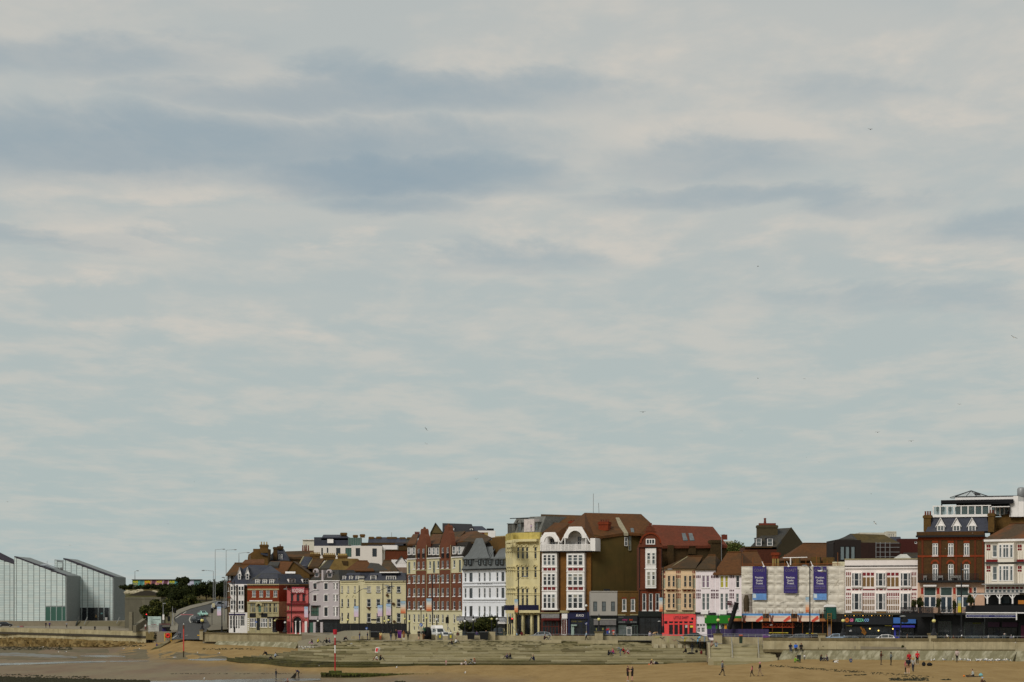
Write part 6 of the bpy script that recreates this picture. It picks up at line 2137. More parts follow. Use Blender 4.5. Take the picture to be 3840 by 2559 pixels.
b=Bld('orange_hip_house','small house with an orange brown hipped roof behind the scaffold rails','house',V7,-20,455,360,455)
b.wall(-20,610,360,None,DARKBRICK,10)
b.hip(-30,380,600,140,300,448,12,RUSTTILE,over=0.4)
b.done()
BOARD=M('black_stained_board',(38,30,26),0.85,0.2,3,stretch=(4,4,0.4))
b=Bld('black_loft','big black boarded loft with a mossy hipped roof and tall glazing','building',V8,60,465,700,465)
b.wall(75,520,325,None,BOARD,12)
b.wall(325,545,700,None,M('dark_red_board',(46,26,20),0.85,0.2),12)
b.slab([(66,545,0.2),(125,508,0.2),(255,508,0.2),(330,560,0.2),(240,462,3),(225,460,3)],GREYSLATE,0.4)
b.slab([(330,560,0.2),(705,555,0.2),(545,470,6),(235,460,3),(255,508,0.4)],M('mossy_tile',(84,70,36),0.9,0.25,1.5,spot=(58,52,36),spot_amt=0.6),0.5)
b.slab([(66,548,0.2),(60,700,0.2),(75,700,0.2),(125,510,0.2)],BOARD,0.3,'loft_corner',vec=(0,8,0))
for xa in(128,176,228):
 b.win(xa,580,xa+40,712,1,1,BLACK,M('curtained_glass',(120,132,134),0.15,0.15,3,stretch=(4,4,0.5)),d=0.02,hole=False)
for x in(468,508,556,600):
 MB().tube([b.pt(x,690,-1),b.pt(x,540,-1)],0.06,STEEL,6).build('scaffold_tube',b.root)
for y in(550,590,635,680):
 MB().tube([b.pt(466,y,-1),b.pt(690,y,-1)],0.05,STEEL,6).build('scaffold_tube',b.root)
b.slab([(640,690,-1.5),(800,690,-1.5),(760,655,0),(700,655,0)],M('pale_roof_lantern',(190,188,180)),0.3,'roof_lantern')
b.done()
b=rear('far_white_block','far white block with narrow dark windows on the skyline',V8,315,662,450,560,M('far_white',(190,184,168),0.8),8,'apartment block')
for x in(585,600,617,634):
 b.win(x-4,462,x+4,492,1,1,WHITE,GLASS,fw=0.05)
b.band(575,438,662,452,MATS['far_white'],0,-5,'parapet')
b.done()
b=rear('maroon_rear_house','dark maroon house wall between the black loft and the rooftop bar building',V8,690,880,508,480,M('dark_maroon_brick',(70,28,22),0.9,0.15,3),9)
b.win(834,534,858,556,1,1,WHITE,GLASS)
b.slab([(700,690,-3),(880,690,-3),(880,640,0),(730,640,0)],GREYSLATE,0.4)
b.slab([(560,545,2),(712,545,2),(700,490,5),(600,490,5)],SLATE,0.4)
b.done()
# ------------------------------------------------------------------ the gallery with its saw-tooth glass blocks
b=Bld('art_gallery','large pale glass clad art gallery of three blocks with sloping roofs','gallery',VT,262,745,1208,745,zb=6.7)
JOINT=M('cladding_joint',(126,132,130),0.7)
PAN=[M('frosted_glass_panel_%s'%n_,c,0.32,0.03,0.25,spec=0.45)for n_,c in(('pale',(198,211,208)),('mid',(192,206,204)),('grey',(200,210,206)))]
SIDEP=M('grey_side_panel',(204,214,208),0.5,0.05,0.5)
stuff=MB()
PH=31.0
rnd=random.Random(9)
def gallery_block(xl,xr,yl,yr,D,cols,holes,single,ybase=1320):
 F=Fac(VT,xl,D,xr,D)
 U,Z=F.U,lambda y:F.Z(xr,y)
 zb,zl,zr=Z(ybase),Z(yl),Z(yr)
 u0,u1=U(xl),U(xr)
 top=lambda u:zl+(zr-zl)*(u-u0)/(u1-u0)
 MB().prism([F.w(u0,zb),F.w(u1,zb),F.w(u1,zr),F.w(u0,zl)],(0,24.9,0),JOINT).build('block',b.root)
 dz=PH/4.9*D/FPX
 for xa,xb in zip(cols,cols[1:]):
  ua,ub=U(xa)+0.1,U(xb)-0.1
  k=0
  while True:
   z0,z1=zb+k*dz+0.025,zb+(k+1)*dz-0.025
   k+=1
   lo=min(top(ua),top(ub))-0.05
   if z0>=lo:
    break
   if any(hx0<=(xa+xb)/2<=hx1 and z0<Z(hy0)-0.1 for hx0,hx1,hy0 in holes):
    continue
   pts=[F.w(ua,z0,0.01),F.w(ub,z0,0.01),F.w(ub,min(z1,top(ub)-0.05),0.01),F.w(ua,min(z1,top(ua)-0.05),0.01)]
   mt=rnd.choice(PAN)
   if single:
    MB().prism(pts,F.n*0.05,mt).build('glass_panel',b.root,recalc=False)
   else:
    stuff.prism(pts,F.n*0.05,mt)
 return F
ROOFG=M('dark_standing_seam',(66,62,70),0.95,0.15,0.6,spec=0.05)
def side_face(xa,Da,xb,Db,ya,yb,ybase=1320,ystop=1320):
 F=Fac(VT,xa,Da,xb,Db)
 zt,z0=F.Z(xa,ya),F.Z(xa,ystop)
 dz=PH/4.9*Da/FPX
 zb=F.Z(xa,ybase)
 u1=F.U(xb)
 n=int((zt-zb)/dz)
 stuff.fbox(F,0.02,zb,u1,zt,-0.3,0.0,JOINT)
 for k in range(n+1):
  a,c=zb+k*dz+0.04,min(zb+(k+1)*dz-0.04,zt)
  if a<z0-0.1 or c<=a:
   continue
  for j in range(4):
   stuff.fbox(F,0.05+(u1-0.1)*j/4,a,0.05+(u1-0.1)*(j+1)/4-0.08,c,0.01,0.06,SIDEP)
 return F
bc=[262,305,410,515,622,728,835,940,1045,1150,1206]
gallery_block(262,1208,130,480,745,bc,[(835,1210,1055)],True)
side_face(1208,745,1458,770,480,505,ystop=1060)
gallery_block(1162,2077,165,505,770.1,[1162,1205,1308,1410,1512,1613,1716,1818,1920,2022,2075],[(1440,2010,1068)],False)
side_face(2077,770.1,2295,795,505,525)
gallery_block(-420,258,30,262,770,[-420,-315,-235,-130,-25,78,182,256],[],False)
gallery_block(1002,1162,190,250,800,[1002,1052,1152,1162],[],False)
stuff.build('glass_panel',b.root,recalc=False)['kind']='stuff'
b.slab([(262,127,-0.15),(1212,479,-0.15),(1462,502,25),(520,160,25)],ROOFG,0.3)
b.fac=Fac(VT,1162,770,2077,770)
b.slab([(1162,162,-0.15),(2080,503,-0.15),(2297,524,25),(1420,200,25)],ROOFG,0.3)
b.fac=Fac(VT,-420,770,258,770)
b.slab([(-420,28,-0.15),(258,259,-0.15),(420,270,25),(0,60,25)],ROOFG,0.3)
b.fac=Fac(VT,262,745,1208,745)
for k in range(4):
 b.slab([(735+k*40,296+k*16,1),(830+k*40,300+k*16,1),(900+k*40,285+k*16,10),(800+k*40,268+k*16,10)],M('roof_glazing',(110,116,124),0.2),0.12,'roof_light')
MB().tube([b.pt(866,270,12),b.pt(866,215,12)],0.06,STEEL,5).build('roof_mast',b.root)
for x in(1075,1110,1140):
 b.slab([(x-20,372,20),(x+18,372,20),(x+10,340,21),(x-12,336,21)],M('roof_plant',(84,86,84),0.6),0.6,'roof_plant')
b.zb=6.7
GW=M('green_tinted_glazing',(64,100,88),0.08,0.06,0.3)
for xa,xb in((832,930),(931,1035),(1036,1141),(1142,1206)):
 fr=b.win(xa,1056,xb,1318,1,1,M('alu_frame',(176,186,184),0.4),GW,hole=False,d=0.02,fw=0.07)
F=Fac(VT,1208,745,1458,770)
mm=MB()
for i in range(30):
 u=F.U(1458)*(i+0.5)/30
 mm.fbox(F,u-0.12,F.Z(1208,1318),u+0.12,F.Z(1208,1058),0.0,0.3,SIDEP)
mm.fbox(F,0.1,F.Z(1208,1318),F.U(1458),F.Z(1208,1058),-0.2,0.02,BLACK)
mm.build('slatted_screen',b.root)
b.fac=Fac(VT,1162,770,2077,770)
for xa,xb in((1446,1496),(1502,1598),(1606,1804),(1812,1906),(1914,2008)):
 b.win(xa,1070,xb,1318,1,1,MATS['alu_frame'],GLASS,hole=False,d=0.02,fw=0.1)
b.band(1850,1168,1884,1196,M('lit_screen',(120,170,170),0.3),0.16,0.12,'poster')
b.band(1926,1252,1968,1318,WHITE,0.9,0.3,'reception_desk')
b.fac=Fac(VT,2077,770.1,2295,795)
b.band(2150,1072,2285,1316,M('dark_grey_door',(78,84,84),0.5),0.1,0.0,'loading_door')
b.done()
# plinth, terrace and forecourt steps
b=Bld('gallery_terrace','concrete terrace wall and wide steps in front of the glass gallery','terrace',VT,-300,743,1400,743)
for i in range(17):
 xa=-300+100*i+(6 if i else 0)
 b.band(-300+100.0*i,1326,-300+100.0*(i+1)-4,1475,CONCP,0.0,-1.6,'terrace_panel',zx=600)
MB().prism([pp(-1500,742,6.68),pp(480,742,6.68),pp(480,830,6.68),pp(-1500,830,6.68)],(0,0,-1.5),PAVE).build('terrace_floor',b.root)
for i in range(10):
 z=6.68-0.15*i
 D=742-0.75*i
 a,c=VT(1400-i*3,0)[0],VT(2310+i*2,0)[0]
 MB().prism([pp(a,D,z),pp(c,D,z),pp(c,D-0.9,z),pp(a,D-0.9,z)],(0,0,-1.0),M('gallery_step',(130,122,96),0.9,0.12)).build('step',b.root)
for x,y0,y1,dx in((1452,1235,1440,-60),(1605,1245,1440,-62),(2198,1250,1420,-56),(2350,1250,1470,-55)):
 p,q=VT(x,y0),VT(x+dx,y1)
 MB().prism([P(p[0]-1,p[1],742),P(p[0]+1,p[1],742),P(q[0]+1,q[1]-12,734),P(q[0]-1,q[1]-12,734)],(0,0,-0.9 if x in(1452,2350)else-0.12),M('rail_grey',(128,128,122),0.4)if x in(1605,2198)else M('dark_rail_panel',(60,62,60),0.5)).build('handrail',b.root)
b.done()
sheet('harbour_quay',[pp(-1500,691,5.35),pp(0,691,5.28),pp(300,667,5.1),pp(547,642,4.9),pp(570,640,4.9),pp(640,600,4.9),pp(700,640,4.95),pp(600,742,5.2),pp(-1500,742,5.3)],PAVE,4)
# ------------------------------------------------------------------ harbour wall below the gallery
HW=M('harbour_wall_concrete',(176,164,128),0.92,0.12,0.6,streak=0.6,spot=(128,112,72),spot_amt=0.5)
wall_run('harbour_wall','long streaked concrete harbour wall below the gallery',[(-200,690,2349,2371),(0,690,2354,2371),(300,666,2362,2379),(547,641,2369.5,2386)],26,HW,0.9,seed=21)
wall_run('harbour_fender','dark timber fender beam along the harbour wall',[(-200,689,2365,2368),(0,689,2370,2374),(300,665,2378,2382),(547,640,2386,2390)],10,M('dark_fender',(66,60,48),0.8,0.2),0.8,piece='beam',seed=22)
wall_run('lower_harbour_wall','paler lower tier of the harbour wall above the rubble',[(-200,689.3,2369,2386),(0,689.3,2374,2389),(300,665.3,2382,2401),(547,640.3,2390,2408)],20,HW,0.9,seed=23)
# rubble footing: separate rough stones
r=thing('rubble_footing','rough yellowish stone footing at the bottom of the harbour wall','stone footing',P(250,2418,668))
RUB=[M('rubble_%s'%n_,c,0.95,0.25,1.5,spot=(70,62,36),spot_amt=0.4,spot_scale=0.6)for n_,c in(('tan',(146,122,76)),('buff',(160,138,92)),('brown',(120,100,60)))]
rnd=random.Random(31)
for row in range(4):
 x=-40+rnd.uniform(0,10)
 while x<548:
  w=rnd.uniform(6,17)
  t=max(0,min(1,x/547))
  D=689-49*t
  y0=2388+20*t+row*(36-20*t)/4+rnd.uniform(-1,1)
  h=(36-20*t)/4+1.5
  a,c=P(x,y0+h,D-0.25*row-rnd.uniform(0,.25)),P(x+w-0.4,y0+h,D-0.25*row)
  z=P(x,y0,D).z
  j=lambda:rnd.uniform(-.1,.1)
  MB().prism([a,c,Vector((c.x+j(),c.y,z+j())),Vector((a.x+j(),a.y,z+j()))],(0,1.3+0.25*row,0),rnd.choice(RUB)).build('stone',r,recalc=False)
  x+=w
weed_patch('seaweed',(300,548,lambda x:2420,lambda x:2427),140,33,0.2)
r=thing('pier_head','low dark pier head on piles at the end of the harbour wall','pier',P(568,2415,640))
MB().prism([P(547,2400,639),P(592,2400,632),P(592,2372,632),P(547,2371,639)],(0,6,0),M('brown_concrete',(116,102,64),0.95,0.2,0.6,streak=0.4)).build('deck',r)
for x in(551,559,568,576):
 MB().tube([P(x,2400,640),P(x,2426,640)],0.22,BLACK,8).build('pile',r)
b_=MB()
rnd=random.Random(8)
for i in range(160):
 c=P(rnd.uniform(578,608),rnd.uniform(2374,2404),630+rnd.uniform(-1,1))
 s=rnd.uniform(.2,.5)
 b_.poly([c+Vector((rnd.uniform(-s,s),rnd.uniform(-s,s),rnd.uniform(-s,s)))for _ in range(3)],WEED)
b_.ball(P(592,2390,631),(0.8,0.7,0.9),WEED,8,5)
tag(b_.build('ivy_clump',loc=P(592,2404,631)),'dark ivy clump hanging over the pier head by the lifebuoy','bush')
r=thing('slipway_groyne','sloping weedy stone slip running down from the lifebuoy to the beach','slipway',P(590,2430,590))
A_,B_=P(624,2402,575),P(552,2445,560)
for i in range(8):
 a,c=A_.lerp(B_,i/8),A_.lerp(B_,(i+0.96)/8)
 mt=(CONC,CONC,STEPD,STEPD,STEPD,STEPG,STEPG,STEPG)[i]
 MB().prism([a+Vector((0,0,0)),c,c+Vector((0.9+0.6*i/8,1.2,0)),a+Vector((0.9,1.2,0))],(0,0,-1.2),mt).build('slip_block',r)
# ------------------------------------------------------------------ vegetation
LEAVES=[M('olive_leaf',(56,60,24),0.9,0.35,2.0,spec=0.1),M('dark_leaf',(36,42,18),0.9,0.3,2.0,spec=0.1),M('light_leaf',(92,92,38),0.8,0.3,2.0)]
BARK=M('dark_bark',(54,44,32),0.95,0.2,3)
def crown(c,rad,n,leaf,seed,mats=None,blobs=9,top=None):
 """leaf sized faces spread through several uneven clumps"""
 rnd=random.Random(seed)
 mats=mats or LEAVES
 rx,ry,rz=rad
 m=MB()
 bl=[]
 for i in range(blobs):
  d=Vector((rnd.gauss(0,1),rnd.gauss(0,1),rnd.gauss(0,.9))).normalized()*rnd.uniform(0.35,0.72)
  bl.append((Vector((d.x*rx,d.y*ry,d.z*rz)),rnd.uniform(0.32,0.55)))
 bl.append((Vector((0,0,0)),0.62))
 for off,s in bl:
  m.ball(c+off,(rx*s*0.74,ry*s*0.74,rz*s*0.74),mats[1],7,5)
 for i in range(n):
  off,s=bl[i%len(bl)]
  d=Vector((rnd.gauss(0,1),rnd.gauss(0,1),rnd.gauss(0,1))).normalized()
  q=c+off+Vector((d.x*rx,d.y*ry,d.z*rz))*s*rnd.uniform(0.72,1.16)
  a=Vector((rnd.gauss(0,1),rnd.gauss(0,1),rnd.gauss(0,1))).normalized()
  e=a.cross(d)
  if e.length<1e-3:
   continue
  e.normalize()
  l=leaf*rnd.uniform(0.6,1.5)
  mt=mats[0]if rnd.random()<0.55 else mats[1]if rnd.random()<0.6 else mats[2]
  m.poly([q-a*l,q+e*l*0.5,q+a*l,q-e*l*0.5],mt)
 return m
def shrub(name,label,cat,c,rad,n,leaf,seed,trunk=True,group=None,mats=None,zg=None):
 c=Vector(c)
 zg=c.z-rad[2]*1.15 if zg is None else zg
 r=thing(name,label,cat,(c.x,c.y,zg),group)
 crown(c,rad,n,leaf,seed,mats).build('crown',r,recalc=False)
 if trunk:
  m=MB()
  m.tube([(c.x,c.y,zg-0.3),(c.x+0.1,c.y,c.z-rad[2]*0.3),(c.x,c.y,c.z+rad[2]*0.3)],[0.22,0.16,0.06],BARK,7)
  for k in range(4):
   a=k*1.6+seed
   m.tube([(c.x,c.y,c.z-rad[2]*0.5),(c.x+math.cos(a)*rad[0]*0.6,c.y+math.sin(a)*rad[1]*0.6,c.z+rad[2]*0.3)],[0.1,0.03],BARK,5)
  m.build('trunk',r)
 return r
bushes=[(1332,140,330,115,700,'tall dark pointed bush standing in front of the mural wall'),(1000,330,660,210,688,'broad dark bush on the slope above the retaining wall'),(1240,285,720,250,680,'large dark bush below the middle of the mural wall'),(1540,270,720,230,676,'large dark bush below the pale end of the mural'),(1840,225,660,220,676,'wide dark bush between the mural and the tall lamp posts'),(2130,195,650,200,674,'dark bush on the hilltop behind the two tall lamp posts'),(2340,200,640,150,686,'dark bush tucked behind the white bayed corner house'),(1010,560,890,200,650,'olive bush beside the footway where the hill road bends'),(1230,640,900,170,655,'low dark bush overhanging the curve of the footway'),(560,790,1080,170,628,'rounded olive bush in front of the retaining wall'),(800,770,1080,170,626,'rounded olive bush behind the gallery sign'),(720,630,800,90,640,'small upright bush at the top of the retaining wall'),(1480,560,800,190,664,'dark bush just above the grass verge of the hill road')]
for i,(x,y0,y1,hw,D,lab)in enumerate(bushes):
 s=D/FPX/5.8825
 c=VHp(x,(y0+y1)/2,D)
 shrub('hillside_bush',lab,'bush',c,(hw*s*1.3,hw*s*1.0,(y1-y0)/2*s*1.12),1900,0.32,40+i,group='bushes on the hill',mats=[LEAVES[1],LEAVES[1],LEAVES[0]]if i<9 and i!=7 else LEAVES)
r=thing('clipped_hedge','long dark hedge running below the colourful mural wall','hedge',VHp(600,430,715))
m=MB()
for k in range(9):
 s=715/FPX/5.8825
 c=VHp(40+k*130,370-(12 if k>3 else-8),715)
 mm=crown(c,(95*s,2.2,68*s),420,0.28,80+k,[LEAVES[1],LEAVES[1],LEAVES[0]],5)
 o_=len(m.v)
 m.v+=mm.v
 for f,k2 in zip(mm.f,mm.m):
  m.f.append(tuple(i+o_ for i in f))
  m.m.append(m.mi(mm.mats[k2]))
m.build('hedge_leaves',r,recalc=False)
shrub('street_tree','round dark green tree in front of the white hotel','tree',P(*V4(962,1255),468),(4.6*.52*2*.62,2.2,2.5),1900,0.2,3,mats=LEAVES,zg=5.4)
shrub('street_bush','low wide dark bush left of the round tree by the white hotel','bush',P(*V4(760,1292),466),(2.0,1.6,1.2),900,0.18,4)
shrub('street_bush','low dark bush between the round tree and the white shop awning','bush',P(*V4(860,1300),465),(1.5,1.4,1.2),700,0.18,5)
shrub('garden_tree','green tree on the skyline between the brick hall and slate gabled house','tree',P(*V6(1110,510),530),(4.2,3.2,2.9),1800,0.24,6,mats=[M('mid_green_leaf',(70,84,26),0.8,0.35,2),LEAVES[0],LEAVES[2]],zg=6)
for i,(x,y,D,s_,lab)in enumerate(((3425,2265,413.5,0.55,'leafy potted tree at the left corner of the cafe terrace'),(3450,2262,413.5,0.75,'taller potted tree where the terrace meets the brown brick hotel'))):
 shrub('terrace_tree',lab,'potted tree',P(x,y,D),(s_,s_,s_*2),420,0.11,60+i)
for x,lab in((3520,'slim potted climber left of the white double doors'),(3579,'slim potted climber right of the white double doors')):
 shrub('potted_climber',lab,'potted plant',P(x,2266,413),(0.5,0.45,1.2),300,0.1,int(x))
shrub('veranda_plant','bushy plant in a terracotta tub at the end of the veranda','potted plant',P(3640,2248,406),(0.8,0.6,0.9),350,0.12,70)
for i,(x,y,D,s_,lab)in enumerate(((2896,2412,393,0.35,'small green weed tuft growing on the wall ledge beside the purple bin'),(3078,2427,385,0.55,'leafy weed growing at the foot of the wall pillar near the light blue car'),(3386,2424,372,0.25,'thin weed growing on the sea wall below the pizza shop'),(2908,2425,392,0.3,'low weed on the wall ledge near the stair'),(3092,2424,384.5,0.4,'spreading weed just right of the pillar foot'))):
 shrub('wall_weed',lab,'weed',P(x,y,D),(s_,0.25,s_*0.7),120,0.1,90+i,trunk=False)
# ------------------------------------------------------------------ mural wall on the hill
b=Bld('mural_wall','long low wall painted with bright panels reading HOPE on the hilltop','mural wall',VH,212,725,1715,725,zb=16)
b.wall(212,200,1715,345,M('mural_back_wall',(150,150,140),0.8),3,zx=900)
for xa,xb,c in((214,345,(26,110,92)),(347,480,(120,186,160)),(482,612,(186,62,30)),(614,748,(214,160,132)),(750,872,(150,44,120)),(876,1020,(204,172,188)),(1024,1150,(24,116,92)),(1152,1240,(120,190,160)),(1440,1570,(186,186,206)),(1572,1710,(110,140,138))):
 q=b.band(xa,206,xb,330,paint(c),0.06,-0.02,'painted_panel',zx=900)
 xm=(xa+xb)/2
 if c[0]in(26,186,150,24)and xa<1200:
  b.text('HOPE',xm,246,46,M('mural_yellow',(222,206,40),0.7),0.08,112,q,0.06)
  b.text('HOPE',xm,300,40,paint((200,180,120)),0.08,100,q,0.03)
 elif xa in(347,614,876,1152):
  for k in range(3):
   Fm=b.F(0.07)
   b.stroke(xm-40+k*30,300,xm-20+k*30,225,0.5,0,paint((90,150,150)if xa in(347,1152)else(130,80,96)),'mural_figure',q,Fm)
b.band(195,194,1725,206,M('mural_roof_edge',(90,88,84)),0.5,-3.5,'roof_edge',zx=900)
b.done()
# ------------------------------------------------------------------ street furniture
YGL=M('cream_lantern_glass',(212,204,130),0.3,0.05)
WGL=M('white_globe_glass',(214,214,208),0.3,0.05)
def lantern(x,yg,yb,D,label,s=0.5,glass=None,group='globe lamps along the promenade',base=True,fin=True):
 g,q=P(x,yg,D),P(x,yb,D)
 r=thing('globe_lamp',label,'lamp',q,group)
 H=g.z-q.z
 m=MB()
 if base:
  m.lathe(q,[(0.55,0),(0.5,0.25),(0.3,0.5),(0.24,0.9),(0.13,1.1),(0.11,H-s*1.3),(0.2,H-s*1.2),(0.16,H-s*0.9)],IRON,10)
 else:
  m.lathe(q,[(0.16,0),(0.12,0.4),(0.08,0.6),(0.07,H-s)],IRON,8)
 m.build('lamp_post',r,smooth=False)
 MB().ball(g,(s,s,s*0.92),glass or YGL,12,8).build('globe',r,smooth=True)
 if fin:
  MB().lathe(g+Vector((0,0,s*0.8)),[(s*0.6,0),(s*0.35,0.18),(0.1,0.3),(0.05,0.75),(0.01,0.8)],IRON,8).build('finial',r)
 return r
for x,yg,yb,D,lab in((2246,2323,2372,440,'yellow globe lamp on the stone pedestal in front of the grey shop'),(2693,2326,2380,400,'yellow globe lamp on the pedestal in front of the green shopfront'),(3162,2328,2383,383,'yellow globe lamp beside the pizza shop sign'),(3502,2329,2384,362,'yellow globe lamp in front of the rooftop bar building'),(758,2327,2363,548,'yellow globe lamp on the gate pillar beside the hill road')):
 lantern(x,yg,yb,D,lab,0.3 if D<450 else 0.4)
for x,D in((2246,439.6),(2693,400.0)):
 w=15
 r=thing('lamp_pedestal','pale stone lamp pedestal in front of the '+('grey shop' if x<2400 else 'green shopfront'),'pedestal',P(x,2405,D))
 a,c,t=P(x-w,2410 if x<2400 else 2412,D-0.5),P(x+w,2410 if x<2400 else 2412,D-0.5),P(x,2373 if x<2400 else 2381,D-0.5)
 MB().prism([a,c,Vector((c.x,c.y,t.z)),Vector((a.x,a.y,t.z))],(0,1.4,0),CONCP).build('shaft',r)
 MB().prism([Vector((a.x-.12,a.y-.12,t.z)),Vector((c.x+.12,c.y-.12,t.z)),Vector((c.x+.12,c.y-.12,t.z+.2)),Vector((a.x-.12,a.y-.12,t.z+.2))],(0,1.64,0),COPING).build('cap',r)
r=thing('lamp_pedestal','square pale gate pillar at the foot of the hill road','pillar',P(755,2398,547))
MB().prism([P(748,2400,547),P(761,2400,547),P(761,2365,547),P(748,2365,547)],(0,0.8,0),CONCP).build('shaft',r)
MB().prism([P(747,2365,546.8),P(762,2365,546.8),P(762,2362,546.8),P(747,2362,546.8)],(0,1.2,0),COPING).build('cap',r)
for x,yg,yb,D,lab in((1031,2328,2372,545,'yellow globe lamp beside the pub awning'),(1304,2325,2385,480,'yellow globe lamp in front of the cream house, nearest the lilac house'),(1442,2330,2392,470,'yellow globe lamp under the paired pink and blue banners'),(1457,2326,2392,466,'taller yellow globe lamp under the paired banners'),(1518,2321,2392,468,'yellow globe lamp at the seam of the cream house and brick mansion'),(1535,2331,2392,455,'shorter yellow globe lamp in front of the brick mansion'),(1600,2318,2388,470,'yellow globe lamp behind the black rounded stall'),(1844,2322,2385,462,'yellow globe lamp in front of the white hotel balcony')):
 lantern(x,yg,yb,D,lab,0.24)
for x,yg,yb,D,lab in((1069,2335,2372,540,'white globe lamp between the pub and pink arcade'),(1192,2329,2372,535,'white globe lamp in front of the lilac house'),(1638,2324,2385,468,'white globe lamp in front of the cream base of the mansion'),(1743,2330,2388,455,'white globe lamp left of the round tree'),(1775,2325,2388,455,'white globe lamp close to the round tree'),(1864,2322,2388,455,'white globe lamp beside the white hotel awning'),(1579,2276,2390,452,'slim white globe lamp on a tall pole in front of the mansion'),(2198,2272,2395,446,'white globe lamp on a tall pole in front of the navy shop')):
 lantern(x,yg,yb,D,lab,0.25,WGL,'white globe lamps',base=yg>2300,fin=yg>2300)
def tall_lamp(x,yt,yb,D,label,arm=(28,-14),left=None,banner=None,group='tall black lamp columns'):
 """black column with a bowed arm and an optional printed banner"""
 t,q=P(x,yt,D),P(x,yb,D)
 s=D/FPX
 r=thing('lamp_column',label,'lamp post',q,group)
 MB().lathe(q,[(0.22,0),(0.2,1.2),(0.11,1.4),(0.09,t.z-q.z-0.4),(0.05,t.z-q.z)],IRON,8).build('column',r)
 ax,ay=arm
 j=Vector((t.x,t.y,t.z-22*s))
 e=Vector((t.x+ax*s,t.y,t.z-22*s+(-ay)*s*0.9))
 MB().tube([j+Vector((-ax*s*0.5,0,ay*s*0.8)),j+Vector((-ax*s*0.2,0,ay*s*0.2)),j,j.lerp(e,0.5)+Vector((0,0,0.12)),e],0.055,IRON,6).build('arm',r)
 MB().ball(e+Vector((0.25*(1 if ax>0 else-1),0,-0.02)),(0.5,0.16,0.13),STEEL,8,5).build('lamp_head',r)
 if banner:
  x0,x1,y0,y1,cols=banner
  a,c=P(x0,y1,D-0.1),P(x1,y1,D-0.1)
  zt=P(x0,y0,D-0.1).z
  n=len(cols)
  m=MB()
  for k,cc in enumerate(cols):
   za,zb=zt+(a.z-zt)*k/n,zt+(a.z-zt)*(k+1)/n
   m.prism([(a.x,a.y,zb),(c.x,a.y,zb),(c.x,a.y,za),(a.x,a.y,za)],(0,0.03,0),paint(cc))
  o=m.build('banner',r)
  pts,fs,tw=text_mesh('Turner',0.0)
  h=(x1-x0)*s*0.8/tw
  MB().mesh([Vector(((a.x+c.x)/2+p.x*h,a.y-0.02,zt-0.55+p.y*h))for p in pts],fs,M('banner_blue_lettering',(60,96,140),0.6)).build('banner_lettering',o,recalc=False)
  for yy in(zt+0.05,a.z-0.05):
   MB().tube([(a.x,q.y,yy),(t.x,q.y,yy)],0.03,IRON,5).build('banner_bracket',r)
 return r
ORG=[(150,178,196),(190,196,196),(206,196,184),(212,178,150),(212,150,112),(200,110,70)]
LIL=[(150,178,206),(186,196,210),(196,192,208),(202,186,204),(206,182,200),(206,180,194)]
YEL_=[(120,150,170),(160,176,160),(180,172,100),(196,176,40),(200,180,30)]
tall_lamp(879,2175,2372,552,'tall black lamp column in front of the white bayed corner house',(-14,-10))
tall_lamp(1093,2200,2374,545,'tall black lamp column in front of the pink arcade, rising above its sign',(-18,-14))
tall_lamp(832,2240,2370,560,'black lamp column with a lilac banner beside the silver van',(2,-2),banner=(814,829,2276,2309,LIL))
tall_lamp(1158,2204,2374,540,'black lamp column with a long lilac banner at the edge of the pink arcade',(28,-14),banner=(1141,1155,2276,2316,LIL))
tall_lamp(1347,2195,2390,470,'black lamp column with a lilac banner in front of the rounded corner',(20,-10),banner=(1327,1344,2274,2314,LIL))
tall_lamp(1436,2188,2392,462,'black lamp column with a lilac banner, left of the close pair',(30,-12),banner=(1416,1434,2270,2312,LIL))
tall_lamp(1469,2182,2392,458,'black lamp column with a blue and lilac banner, right of the close pair',(-14,-8),banner=(1448,1466,2265,2308,LIL))
tall_lamp(1524,2150,2392,460,'black lamp column with an orange banner where cream house meets brick mansion',(24,-12),banner=(1502,1521,2255,2301,ORG))
tall_lamp(1622,2152,2390,460,'black lamp column with an orange banner in the middle of the mansion',(30,-14),banner=(1599,1618,2245,2293,ORG))
tall_lamp(1944,2149,2388,448,'black lamp column with an orange banner in front of the rounded hotel',(20,-10),banner=(1929,1942,2248,2297,ORG))
tall_lamp(2487,2124,2374,438,'black lamp column with an orange banner beside the coral shop',(20,-12),banner=(2472,2485,2242,2294,ORG))
tall_lamp(3037,2110,2390,398,'black lamp column with a pale banner in front of the scaffold sheeting',(-14,-12),banner=(3021,3034,2240,2297,ORG))
tall_lamp(3605,2113,2396,380,'black lamp column with a yellow banner in front of the roof bar building',(8,2),banner=(3592,3604,2240,2297,YEL_))
tall_lamp(3378,2290,2398,384,'short black column in front of the blue shop sign',(1,-1))
